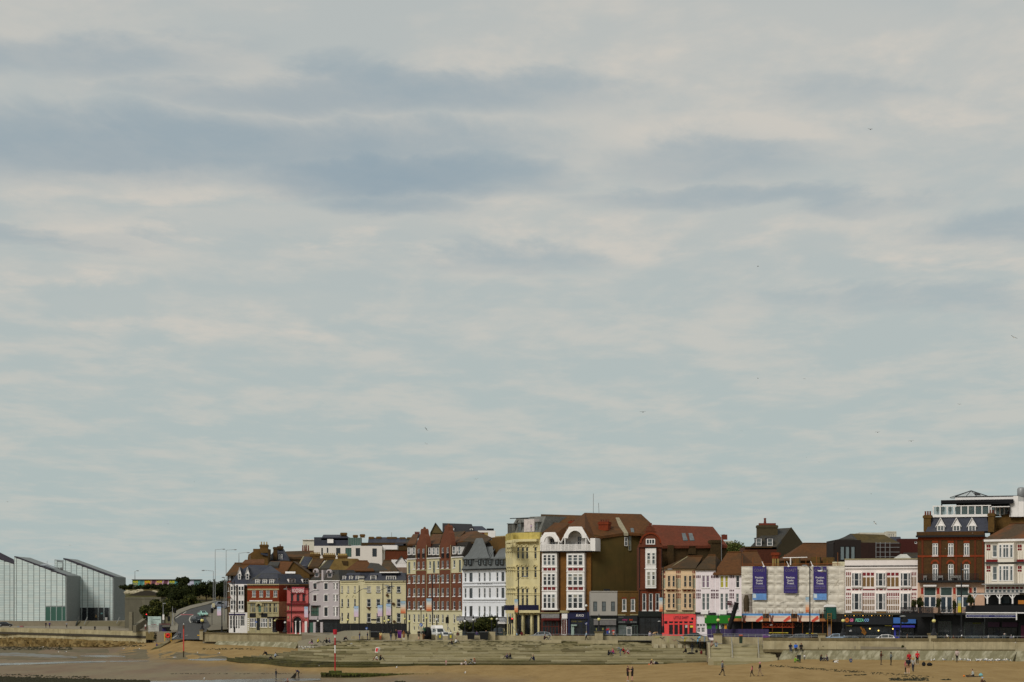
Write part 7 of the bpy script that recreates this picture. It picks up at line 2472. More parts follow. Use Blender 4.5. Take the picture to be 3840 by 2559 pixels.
# grey poles at the hill road
for x,yt,yb,D,dx,lab in((800,2142,2288,640,-38,'tall grey lamp post with a long arm at the bend of the hill road'),(807,2062,2262,670,32,'tallest grey lamp post on the hilltop, nearest the bend'),(848,2064,2262,672,34,'tall grey lamp post just left of the hipped house'),(896,2075,2115,640,35,'grey lamp post rising behind the hipped house roof'),(841,2168,2330,600,-4,'grey lamp post beside the corner house brick flank'),(506,2143,2175,760,10,'small curved lamp post behind the mural wall'),(612,2266,2336,600,4,'pale grey lamp post with a notice panel beside the gallery sign'),(647,2275,2344,594,0,'thin grey pole at the edge of the footway')):
 t,q=P(x,yt,D),P(x,yb,D)
 r=thing('street_lamp',lab,'lamp post',q,'grey lamp posts by the hill')
 s=D/FPX
 MB().tube([q,t],[0.13,0.07]if abs(dx)<30 else[0.12,0.06],STEEL,7).build('post',r)
 if dx:
  MB().tube([t,t+Vector((dx*s,0,3*s))],0.05,STEEL,5).build('arm',r)
  MB().ball(t+Vector((dx*s,0,2*s)),(0.45,0.2,0.14),STEEL,8,5).build('lamp_head',r)
 if x==612:
  MB().prism([P(609,2325,D-.2),P(616,2325,D-.2),P(616,2305,D-.2),P(609,2305,D-.2)],(0,0.1,0),WHITE).build('notice_panel',r)
 if x==800:
  MB().prism([P(795,2278,D-.2),P(806,2278,D-.2),P(806,2263,D-.2),P(795,2263,D-.2)],(0,0.1,0),M('cream_sign',(190,182,150))).build('sign_plate',r)
REDL=M('red_signal_glass',(255,40,40),0.3,emit=2.5)
def signal(x,y0,y1,yb,D,label,lit=None,hw=3.5,curve=False,two=False):
 q=P(x,yb,D)
 r=thing('traffic_light',label,'traffic light',q,'traffic lights')
 a,c,t=P(x-hw,y1,D),P(x+hw,y1,D),P(x,y0,D)
 top=Vector((q.x,q.y,a.z))
 if curve:
  MB().tube([q+Vector((0.9,0,0)),q+Vector((0.8,0,(top.z-q.z)*0.4)),q+Vector((0.15,0,(top.z-q.z)*0.75)),top],0.06,STEEL,6).build('pole',r)
 else:
  MB().tube([q,top],0.06,IRON,6).build('pole',r)
 MB().prism([a,c,Vector((c.x,c.y,t.z)),Vector((a.x,a.y,t.z))],(0,0.35,0),BLACK).build('signal_head',r)
 h=t.z-a.z
 for k in range(3):
  zc=t.z-h*(k+0.5)/3
  on=lit is not None and k==lit
  MB().ball((q.x,a.y-0.05,zc),(0.13,0.08,0.13),REDL if on else M('dark_signal_glass',(34,30,26),0.3),8,5).build('lamp',r)
  MB().tube([(q.x,a.y-0.28,zc+0.15),(q.x,a.y,zc+0.17)],0.15,BLACK,6).build('visor',r)if not on else None
 return r
signal(549,2302,2318,2366,600,'traffic light showing red beside the gallery sign',0,4)
signal(656,2282,2300,2346,592,'dark traffic light at the edge of the pale footway',None,4)
signal(633,2312,2330,2338,596,'low dark traffic light in front of the footway',None,4.5)
signal(795,2283,2300,2344,590,'dark traffic light on the shop side of the hill road',None,4.5)
signal(1677,2315,2338,2392,447,'dark traffic light on a bent grey pole in front of the mansion',None,6,True)
signal(1921,2318,2338,2392,447,'red traffic light in front of the rounded hotel columns',0,4.5,True)
signal(1912,2314,2340,2392,448,'dark traffic light seen edge on beside the red one',None,3)
# keep-left signs and small signs
BLUE=M('sign_blue',(40,90,170),0.5)
def disc_sign(x,y,yb,D,label,rpx=6,dark=False):
 q,c=P(x,yb,D),P(x,y,D)
 r=thing('road_sign',label,'road sign',q,'blue arrow signs')
 MB().tube([q,Vector((q.x,q.y,c.z))],0.05,STEEL,6).build('post',r)
 rr=rpx*D/FPX
 MB().prism([c+Vector((rr*math.cos(i*math.pi/8),-0.06,rr*math.sin(i*math.pi/8)))for i in range(16)],(0,0.05,0),BLUE if not dark else M('sign_dark_blue',(30,44,100),0.5)).build('sign_disc',r)
 m=MB()
 a=Vector((0.6,0,0.6))*rr*0.8
 m.tube([c+a+Vector((0,-.09,0)),c-a+Vector((0,-.09,0))],rr*0.12,WHITE,5)
 m.tube([c-a+Vector((0,-.09,0)),c-a+Vector((rr*0.6,-.09,0))],rr*0.1,WHITE,5)
 m.tube([c-a+Vector((0,-.09,0)),c-a+Vector((0,-.09,rr*0.6))],rr*0.1,WHITE,5)
 m.build('arrow',r)
disc_sign(1579,2344,2398,450,'blue keep left sign above the black rounded stall',6.5)
disc_sign(1375,2357,2390,462,'small blue direction sign in front of the black hoarding',4.5)
disc_sign(960,2333,2372,552,'small blue sign in front of the pub door',4)
disc_sign(2199,2339,2392,445,'dark blue arrow sign in front of the navy shop',6,True)
# gallery information board
r=thing('gallery_sign','large pale green gallery sign with dark lettering beside the hill road','sign',VHp(690,1340,602))
Sg=Fac(VH,556,602,846,602)
def sbox(x0,y0,x1,y1,d0,d1,mt,nm,par):
 return MB().fbox(Sg,Sg.U(x0),Sg.Z(700,y1),Sg.U(x1),Sg.Z(700,y0),d0,d1,mt).build(nm,par,recalc=False)
q=sbox(556,1014,846,1210,-0.3,0,M('pale_mint_board',(176,196,190),0.5),'upper_panel',r)
sbox(564,1214,800,1345,-0.3,0.02,M('pale_grey_board',(176,178,172),0.5),'lower_panel',r)
for t,x,y,h,w,c in(('Turner',625,1044,22,90,(110,126,130)),('Contemporary',725,1076,22,200,(96,112,114)),('Free entry',690,1112,12,130,(150,166,162)),('Open daily',690,1142,12,130,(150,166,162)),('margate',685,1184,26,120,(170,80,100)),('GALLERY CAFE SHOP',685,1244,14,140,(130,132,128)),('Entrance',690,1290,12,90,(160,162,156))):
 pts,fs,tw=text_mesh(t,0.02)
 u=Sg.U(x)
 k=abs(Sg.U(x+w/2)-Sg.U(x-w/2))/tw
 hh=h/5.8825*602/FPX
 MB().mesh([Sg.w(u+p.x*k,Sg.Z(700,y)+(p.y-.5)*hh,0.03)for p in pts],fs,paint(c)).build('lettering',q,recalc=False)
for x in(575,790):
 sbox(x,1340,x+12,1390,-0.25,-0.05,STEEL,'sign_leg',r)
# kiosk, lifebuoy, barrier
r=thing('beach_kiosk','small dark kiosk with a brown sign and purple counter below the gallery sign','kiosk',VHp(930,1345,598))
K=Fac(VH,800,598,1060,598)
kb=lambda x0,y0,x1,y1,d0,d1,mt,nm:MB().fbox(K,K.U(x0),K.Z(930,y1),K.U(x1),K.Z(930,y0),d0,d1,mt).build(nm,r,recalc=False)
kb(800,1205,880,1345,-2,0,M('kiosk_grey',(70,70,76),0.7),'side')
kb(880,1200,1050,1245,-2,0.1,M('kiosk_shutter',(112,108,98),0.7),'shutter')
kb(800,1168,1056,1200,-0.2,0.15,M('kiosk_sign_brown',(84,56,54),0.7),'sign_board')
kb(880,1255,960,1345,-1.5,0.2,M('kiosk_purple',(46,32,98),0.6),'counter')
kb(880,1246,1130,1268,-1.5,0.9,BLACK,'canopy')
kb(960,1268,1050,1345,-1.5,0.0,GLASS,'hatch')
pts,fs,tw=text_mesh('HARBOUR KIOSK',0.01)
MB().mesh([K.w(K.U(928)+p.x*0.26,K.Z(930,1184)+(p.y-.5)*0.3,0.17)for p in pts],fs,paint((130,96,92))).build('lettering',r,recalc=False)
r=thing('lifebuoy_stand','orange lifebuoy hanging in a yellow frame at the top of the slip','lifebuoy',VHp(1000,1520,575))
c=VHp(1000,1435,575)
m=MB()
for i in range(16):
 a0,a1=6.2832*i/16,6.2832*(i+1)/16
 m.tube([c+Vector((0.42*math.cos(a0),-0.1,0.42*math.sin(a0))),c+Vector((0.42*math.cos(a1),-0.1,0.42*math.sin(a1)))],0.2,M('lifebuoy_red',(214,40,34),0.5),8)
m.build('lifebuoy',r)
for dx in(-0.75,0.75):
 MB().tube([c+Vector((dx,0,-1.35)),c+Vector((dx,0,0.6))],0.1,M('yellow_post',(206,160,40),0.5),6).build('post',r)
MB().prism([c+Vector((-0.8,0.05,-0.6)),c+Vector((0.8,0.05,-0.6)),c+Vector((0.8,0.05,0.65)),c+Vector((-0.8,0.05,0.65))],(0,0.06,0),M('buoy_backboard',(130,100,60),0.7)).build('back_board',r)
b=Bld('barrier_gate','yellow barrier arm at the gate pillar on the slip','barrier',VH,1650,556,1715,556)
b.band(1645,1420,1715,1440,M('yellow_post'),0.1,0,'arm')
b.band(1700,1400,1715,1525,M('yellow_post'),0.1,0,'post')
b.done()
# marker poles on the beach, groyne
def ball_pole(name,label,x,yt,yb,segs,D,r0,topm,wpx,hpx):
 q=P(x,yb,D)
 r=thing(name,label,'marker pole',q)
 for(ya,ye,mt)in segs:
  MB().tube([P(x,ye,D),P(x,ya,D)],r0,mt,10).build('pole_band',r)
 MB().tube([P(x,yt+hpx,D),P(x,yt,D)],wpx/2*D/FPX,topm,12).build('topmark',r)
 return r
RED=M('marker_red',(176,24,40),0.5,0.08)
REDF=M('faded_marker_red',(190,66,58),0.6,0.12)
WHM=M('marker_white',(214,210,204),0.5,0.06)
Dp=384.5
ball_pole('marker_pole','red and white banded marker pole with a red can topmark on the groyne end',1256.5,2361,2517,[(2381,2392,WHM),(2392,2420,RED),(2420,2450,WHM),(2450,2517,RED)],Dp,0.105,RED,15,19)
rr=ball_pole('marker_pole','faded red marker pole with a cage topmark standing alone on the wet sand',688.5,2346,2466,[(2357,2442,REDF),(2442,2466,M('pole_weed',(60,52,30),0.8))],sand_at(688,2466),0.13,M('cage_topmark',(110,60,40),0.6),7,12)
MB().ball(P(688.5,2341,sand_at(688,2466)),0.12,WHM,8,5).build('lamp',rr)
r=thing('timber_groyne','low groyne of green weedy planks running along the sand','groyne',on_sand(1500,2550))
GRO=[M('weedy_plank_%s'%n_,c,0.9,0.35,1.2,spot=(34,34,12),spot_amt=0.7,spot_scale=0.6)for n_,c in(('green',(74,80,26)),('olive',(60,58,22)),('dark',(42,40,18)))]
n=11
for i in range(n):
 xa,xb=1205+(2010-1205)*i/n,1205+(2010-1205)*(i+1)/n
 def top(x):return 2523+(x-1205)/805*11
 def botm(x):return 2550-(x-1205)/805*15
 for k in range(3):
  def yy(x,t):return top(x)+(botm(x)-top(x))*t
  D=384-6*i/n
  a,c=P(xa,yy(xa,(k+1)/3)-.3,D),P(xb-1,yy(xb,(k+1)/3)-.3,D-.5)
  e,f=P(xb-1,yy(xb,k/3),D-.5),P(xa,yy(xa,k/3),D)
  if k==2:
   a.z-=0.4
   c.z-=0.4
  MB().prism([a,c,e,f],(0,0.3+0.1*(k==0),0),GRO[(i+k)%3]if k else GRO[0]).build('plank',r)
for x in range(1207,1990,52):
 MB().tube([P(x,2553,384.6),P(x,top(x)-1,384.6)],0.16,GRO[2],7).build('post',r)
MB().prism([P(1233,2527,384.2),P(1280,2527,384.2),P(1280,2516,384.2),P(1233,2516,384.2)],(0,1.2,0),GRO[0]).build('pole_footing',r)
m=MB()
rnd=random.Random(4)
for i in range(900):
 x=rnd.uniform(1204,1990)
 c=P(x,top(x)+rnd.uniform(-1,3),383.8-6*(x-1205)/805+rnd.uniform(-.1,.3))
 s=rnd.uniform(.05,.2)
 m.poly([c+Vector((-s,0,0)),c+Vector((s,0.05,s*.3)),c+Vector((s*.2,-.1,-s*2.4))],GRO[rnd.choice((0,0,1))])
m.build('weed_fringe',r,recalc=False)['kind']='stuff'
# a-board on the steps
r=thing('warning_board','red and white folding warning board standing on the steps','sign',P(1414,2446,416))
for sgn,dx in((-1,0),(1,7)):
 a=P(1406+dx,2447,416+sgn*0.35)
 MB().prism([a,a+Vector((0.5,0,0)),a+Vector((0.62,-sgn*0.3,0.85)),a+Vector((0.12,-sgn*0.3,0.85))],(0,0.04,0),WHITE).build('board',r)
 if sgn<0:
  MB().prism([a+Vector((0.09,-0.03+.07,0.12)),a+Vector((0.45,-0.03+.07,0.12)),a+Vector((0.54,0.17-.02,0.74)),a+Vector((0.18,0.17-.02,0.74))],(0,-0.05,0),M('warning_red',(196,50,46),0.5)).build('red_panel',r)
# bins
def bin_(x,y,D,w,h,mat,name,label,cat='bin',group=None,lid=None,depth=0.8,wheels=True):
 c=P(x,y,D)
 r=thing(name,label,cat,c,group)
 W,H=w*D/FPX,h*D/FPX
 MB().prism([c+Vector((-W/2*.86,0,0.12)),c+Vector((W/2*.86,0,0.12)),c+Vector((W/2,-0.05,H*.9)),c+Vector((-W/2,-0.05,H*.9))],(0,depth,0),mat).build('body',r)
 MB().prism([c+Vector((-W/2-.04,-.1,H*.9)),c+Vector((W/2+.04,-.1,H*.9)),c+Vector((W/2+.04,depth+.05,H)),c+Vector((W/2+.04,depth+.05,H*.9)),c+Vector((-W/2-.04,depth+.05,H*.9)),c+Vector((-W/2-.04,depth+.05,H))][:3]+[c+Vector((-W/2-.04,depth+.05,H))],(0,0,0.06),lid or mat).build('lid',r)
 if wheels:
  for s_ in(-1,1):
   MB().tube([c+Vector((s_*W*.35-.04,0.15,0.1)),c+Vector((s_*W*.35+.04,0.15,0.1))],0.1,STEEL,8).build('wheel',r)
 return r
bin_(1815,2401,438.6,33,31,BLACK,'wheeled_skip','large black wheeled rubbish skip beside the wall pillar',wheels=True,depth=1.0)
bin_(1766,2400,439,28,27,BLACK,'litter_bins','black recycling bin with three white marks left of the big skip',depth=0.9)
bin_(1498,2396,440,15,30,M('violet_plastic',(104,44,130),0.5,0.08),'litter_bin','violet litter bin among the walkers on the promenade',lid=M('magenta_lid',(110,30,84),0.5),wheels=False)
bin_(1405,2394,444,34,24,M('black_bin',(24,24,24),0.5),'storage_bin','wide black storage bin left of the person in cream',wheels=False,depth=1)
bin_(2779,2416,396,12,34,M('dark_green_bin',(36,54,40),0.5),'litter_bin','dark green litter bin with an orange side at the top of the stair',lid=M('orange_side',(170,70,36),0.5),wheels=False)
r=bin_(2867,2414,395,10,32,M('violet_plastic'),'litter_bin','violet litter bin with a flap sticking out beside the stair',wheels=False)
MB().prism([P(2866,2392,394.9),P(2886,2390,394.9),P(2888,2385,394.9),P(2864,2382,394.9)],(0,0.5,0),M('violet_plastic')).build('flap',r)
bin_(2997,2485,sand_at(2997,2485),13,27,M('dark_grey_bag',(40,42,40),0.8),'beach_bin','dark grey bin standing on the sand beside the person in lime green',wheels=False)
r=thing('covered_stall','black rounded stall cover behind the two people in shorts','stall',P(1602,2397,441))
MB().lathe(P(1602,2398,441.5),[(0.8,0),(0.82,1.3),(0.72,1.9),(0.45,2.2),(0.1,2.28)],M('black_cover',(16,16,17),0.8,0.3),14).build('cover',r,smooth=True)
MB().lathe(P(1590,2368,440.5),[(0.3,0),(0.3,.5),(.1,.6)],M('green_flap',(30,74,50),.7),8).build('flap',r)
block('wall_pier','square pale pier between the black skip and the promenade wall',1830,1857,2370,2402,439.5,1.0,CONCP,'pillar')
for x,lab in((1650,'grey bollard with a yellow patch in front of the camper van'),(1690,'grey bollard with a yellow patch right of the white car')):
 q=P(x,2400,438.5)
 r=thing('marked_bollard',lab,'bollard',q)
 MB().box(q,(0.95,0.5,1.15),M('bollard_grey',(108,106,92),0.8)).build('post',r)
 MB().box(q+Vector((0,-.27,.35)),(.3,.04,.5),M('yellow_patch',(190,176,40),.6)).build('patch',r)
# purple site hoarding
b=Bld('site_hoarding','low purple site hoarding in front of the green shop and scaffold','hoarding',V6,788,431,1462,427)
for i in range(14):
 xa=788+(1462-788)*i/14
 b.band(xa,1334,xa+(1462-788)/14-2,1430,M('dark_purple_board',(54,42,84),0.6,0.1),0.04,-0.04,'board',zx=1120)
 b.band(xa,1332,xa+3,1430,M('hoarding_post',(80,70,90),0.6),-0.05,-0.15,'post',zx=1120)
b.done()
# rubble chute by the green shop
r=thing('rubble_chute','leaning black rubbish chute in front of the green shopfront','chute',P(*V6(1040,1330),428))
for i in range(9):
 a,c=V6(1112-9.5*i,1045+32*i),V6(1112-9.5*(i+1),1045+32*(i+1))
 MB().tube([P(a[0],a[1],428),P(c[0],c[1]+1,428)],[0.46,0.36],M('chute_black',(18,18,19),0.5,0.2),12).build('chute_section',r)
# graffiti: flat paint on the wall
GF=Fac(View(2360,2280,5.602),495,429.24,1660,429.24)
for xa,ya,xb,yb,w,c in((640,620,690,640,.06,(60,56,48)),(690,640,735,612,.06,(60,56,48)),(660,610,700,665,.05,(70,66,56)),(720,650,750,700,.06,(110,104,90)),(900,660,940,690,.05,(150,110,104)),(950,690,985,665,.05,(150,96,96)),(1010,680,1050,720,.06,(90,96,120)),(1015,735,1050,760,.06,(110,120,130)),(1165,625,1165,700,.16,(190,170,60)),(1190,630,1215,625,.1,(170,160,80)),(1290,640,1340,670,.07,(84,84,88)),(1330,660,1390,690,.07,(84,84,92)),(1310,625,1330,690,.06,(120,120,130)),(540,620,620,615,.12,(176,166,110)),(810,620,815,720,.12,(176,170,120)),(1440,640,1430,770,.16,(110,170,204)),(1440,640,1480,615,.2,(120,180,210)),(1580,610,1575,830,.2,(130,146,156)),(1100,610,1150,640,.2,(160,166,170))):
 Bld.stroke(None,xa,ya,xb,yb,w*1.3,0,paint(c),'paint_stroke',GRAF,GF)
# ------------------------------------------------------------------ vehicles
TYRE=M('tyre_rubber',(24,24,25),0.8)
RIM=M('alloy_rim',(130,132,134),0.4,metal=0.3)
CARGLASS=M('car_glass',(38,46,50),0.06,0.1,spec=0.6)
TAIL=M('tail_lamp_red',(170,22,26),0.3)
HEADL=M('headlamp_glass',(190,194,196),0.2)
PROF={'hatch':[(0,.70,.36,.60,.62,.63),(.05,.82,.24,.72,.72,.75),(.24,.86,.2,.88,.76,.93),(.42,.87,.2,.93,.64,1.42),(.70,.87,.2,.95,.63,1.47),(.90,.86,.22,.95,.62,1.30),(.97,.82,.28,.90,.72,.98),(1,.76,.36,.74,.70,.78)],'saloon':[(0,.70,.36,.58,.62,.61),(.05,.84,.24,.70,.74,.72),(.28,.88,.2,.86,.78,.9),(.42,.88,.2,.9,.64,1.38),(.66,.88,.2,.92,.63,1.41),(.84,.87,.22,.92,.70,1.02),(.97,.84,.28,.88,.76,.93),(1,.78,.36,.74,.72,.78)],'suv':[(0,.76,.42,.78,.70,.82),(.05,.9,.32,.92,.80,.96),(.24,.93,.3,1.06,.84,1.10),(.38,.93,.3,1.1,.72,1.68),(.80,.93,.3,1.12,.72,1.72),(.94,.92,.32,1.12,.72,1.6),(.98,.9,.36,1.05,.80,1.12),(1,.84,.42,.9,.78,.95)],'van':[(0,.78,.36,.95,.74,1.0),(.04,.92,.3,1.1,.84,1.15),(.14,.95,.3,1.25,.88,1.3),(.24,.96,.3,1.3,.82,2.0),(.6,.96,.3,1.3,.84,2.05),(.96,.96,.3,1.3,.84,2.03),(.985,.95,.32,1.25,.9,1.3),(1,.9,.38,1.0,.86,1.05)]}
def car(x,y,D,L,rz,rgb,kind,label,group='cars along the seafront',ground=None,roofbox=None,name='parked_car',cat='car'):
 q=P(x,y,D)
 z0=q.z if ground is None else ground
 r=thing(name,label,cat,(q.x,q.y,z0),group)
 r.rotation_euler.z=rz
 r['group']=group
 off=LOC.pop(r)
 LOC[r]=Vector((0,0,0))
 st=PROF[kind]
 pm=M('car_paint_%d_%d_%d'%rgb,rgb,0.3,0.03,0.5,spec=0.5)
 m=MB()
 rings=[]
 for t,w,zb,zl,wr,zr in st:
  X=(0.5-t)*L
  rings.append([Vector((X,y_,z_))for y_,z_ in((-w*.92,zb),(-w,(zb+zl)/2),(-w,zl),(-wr,zr-.04),(-wr*.8,zr),(wr*.8,zr),(wr,zr-.04),(w,zl),(w,(zb+zl)/2),(w*.92,zb))])
 n=10
 pts=[p for rg in rings for p in rg]
 fs=[(i*n+j,i*n+(j+1)%n,(i+1)*n+(j+1)%n,(i+1)*n+j)for i in range(len(rings)-1)for j in range(n)]
 fs+=[tuple(range(n-1,-1,-1)),tuple(range((len(rings)-1)*n,len(rings)*n))]
 m.mesh(pts,fs,pm)
 bd=m.build('body',r)
 def pane(a,b_,c,d,nm):
  nn=(b_-a).cross(d-a).normalized()*0.012
  cen=(a+b_+c+d)/4
  if nn.dot(cen-Vector((0,0,0.8)))<0:
   nn=-nn
  q4=[cen+(p-cen)*0.9+nn for p in(a,b_,c,d)]
  MB().prism(q4,-nn*1.5,CARGLASS).build(nm,r)
 R_=rings
 pane(R_[2][4],R_[2][5],R_[3][5],R_[3][4],'windscreen')
 pane(R_[5][4],R_[5][5],R_[6][5],R_[6][4],'rear_window')
 for sd in((2,3),(7,6)):
  for i in(3,4):
   if kind=='van' and i==4:
    continue
   pane(R_[i][sd[0]],R_[i+1][sd[0]],R_[i+1][sd[1]],R_[i][sd[1]],'side_window')
  a,b_,c=R_[2][sd[0]],R_[3][sd[0]],R_[3][sd[1]]
  pane(a.lerp(b_,.35),b_,c,a.lerp(c,.4),'side_window')
 wr_=0.36 if kind in('suv','van')else 0.31
 for t in(.17,.8):
  for s_ in(-1,1):
   X,Y=(0.5-t)*L,s_*(st[3][1]-.1)
   w_=MB().tube([(X,Y-.11,wr_),(X,Y+.11,wr_)],wr_,TYRE,14).build('wheel',r)
   MB().tube([(X,Y+s_*.10,wr_),(X,Y+s_*.125,wr_)],wr_*.62,RIM,10).build('rim',w_)
 for s_ in(-1,1):
  MB().ball((L*.475,s_*.58,st[1][3]-.08),(.1,.17,.09),HEADL,8,5).build('headlight',r)
  MB().ball((-L*.485,s_*.6,st[6][3]-.1),(.06,.14,.12),TAIL,8,5).build('tail_light',r)
  MB().ball((L*(.5-st[2][0])-.25,s_*(st[3][1]+.08),st[2][4]+.1 if kind!='van' else 1.4),(.06,.11,.08),pm,6,4).build('wing_mirror',r)
 MB().prism([(L*.502,-.26,.42),(L*.502,.26,.42),(L*.502,.26,.53),(L*.502,-.26,.53)],(-.02,0,0),WHITE).build('number_plate',r)
 if roofbox:
  MB().prism([(L*.18,-.8,2.05),(-L*.4,-.8,2.05),(-L*.38,-.72,2.6),(L*.05,-.72,2.6)],(0,1.6,0),WHITE).build('raised_roof',r)
 return r
SIDE,BACK=0.0,math.pi
G2=PZ+0.01
def gz(x,D):
 return None
car(2026,2400,452,4.4,R(176),(146,150,152),'hatch','silver hatchback in front of the bar with the red awning',ground=G2)
car(1642,2400,455,4.8,R(-70),(206,206,202),'van','white camper van with a raised roof in front of the mansion',ground=G2,roofbox=True,name='camper_van',cat='van')
car(1669,2400,446,3.6,R(-75),(214,214,210),'hatch','small white car parked between the yellow patched bollards',ground=G2)
car(1873,2400,462,5.2,R(85),(34,40,42),'van','dark van with a white roof rack and red tail lamp by the hotel',ground=G2,name='dark_van',cat='van')
car(2608,2400,442,4.6,R(4),(30,40,42),'saloon','dark teal car in front of the coral shop and white door',ground=G2)
car(2915,2400,410,4.4,R(3),(20,20,24),'saloon','black car in front of the scaffolding beside the violet bin',ground=G2+.15)
car(2990,2400,408,4.4,R(178),(92,92,96),'hatch','grey hatchback under the scaffold deck',ground=G2+.15)
car(3128,2400,402,3.9,R(178),(150,168,186),'hatch','light blue small car near the pizza shop lamp',ground=G2+.25)
car(3178,2400,400,4.2,R(178),(104,112,122),'hatch','blue grey car just right of the light blue one',ground=G2-.1)
car(3262,2400,404,4.5,R(178),(36,46,44),'suv','dark green car behind the white hatchback',ground=G2-.3)
car(3312,2400,392,3.9,R(176),(212,208,204),'hatch','white hatchback in front of the blue painted shop',ground=G2+.25)
car(3656,2400,398,4.3,R(4),(32,52,56),'saloon','dark teal car under the seafood restaurant sign',ground=G2+.05)
car(3728,2400,396,4.1,R(4),(30,36,46),'hatch','dark navy car under the plum shopfront',ground=G2+.1)
car(3140,2400,500,4,0,(20,20,20),'hatch','x')if False else None
def hill_car(x,y,D,L,rz,rgb,kind,label,name='parked_car',cat='car'):
 p=VHp(x,y,D)
 qx,qy=VH(x,y)
 return car(qx,qy,D,L,rz,rgb,kind,label,'vehicles on the hill road',name=name,cat=cat)
hill_car(1660,1160,597,4.6,R(-62),(30,36,40),'suv','black four wheel drive coming down the hill road','moving_car')
hill_car(1770,1010,616,4.2,R(-66),(150,196,182),'saloon','pale mint green car following the black one downhill','moving_car')
hill_car(2165,850,642,5.0,R(-150),(156,160,170),'van','silver van parked at the top bend behind the lilac banner','parked_van','van')
car(20,2352,700,4.3,R(5),(40,40,44),'hatch','dark car with its boot open on the quay below the gallery','vehicles on the quay',ground=5.4)
car(-25,2352,694,4.3,R(0),(120,124,126),'hatch','grey car at the edge of the quay beside the dark one','vehicles on the quay',ground=5.4)
b=Bld('beach_buggy_cover','low silver and red covered trailer on the quay wall','trailer',VT,310,696,420,696)
b.band(315,1415,360,1432,M('pale_cover',(130,140,146),.6),0,-1.5,'cover')
b.band(360,1408,418,1432,M('faded_red_cover',(150,90,90),.6),0,-1.5,'cover')
b.done()
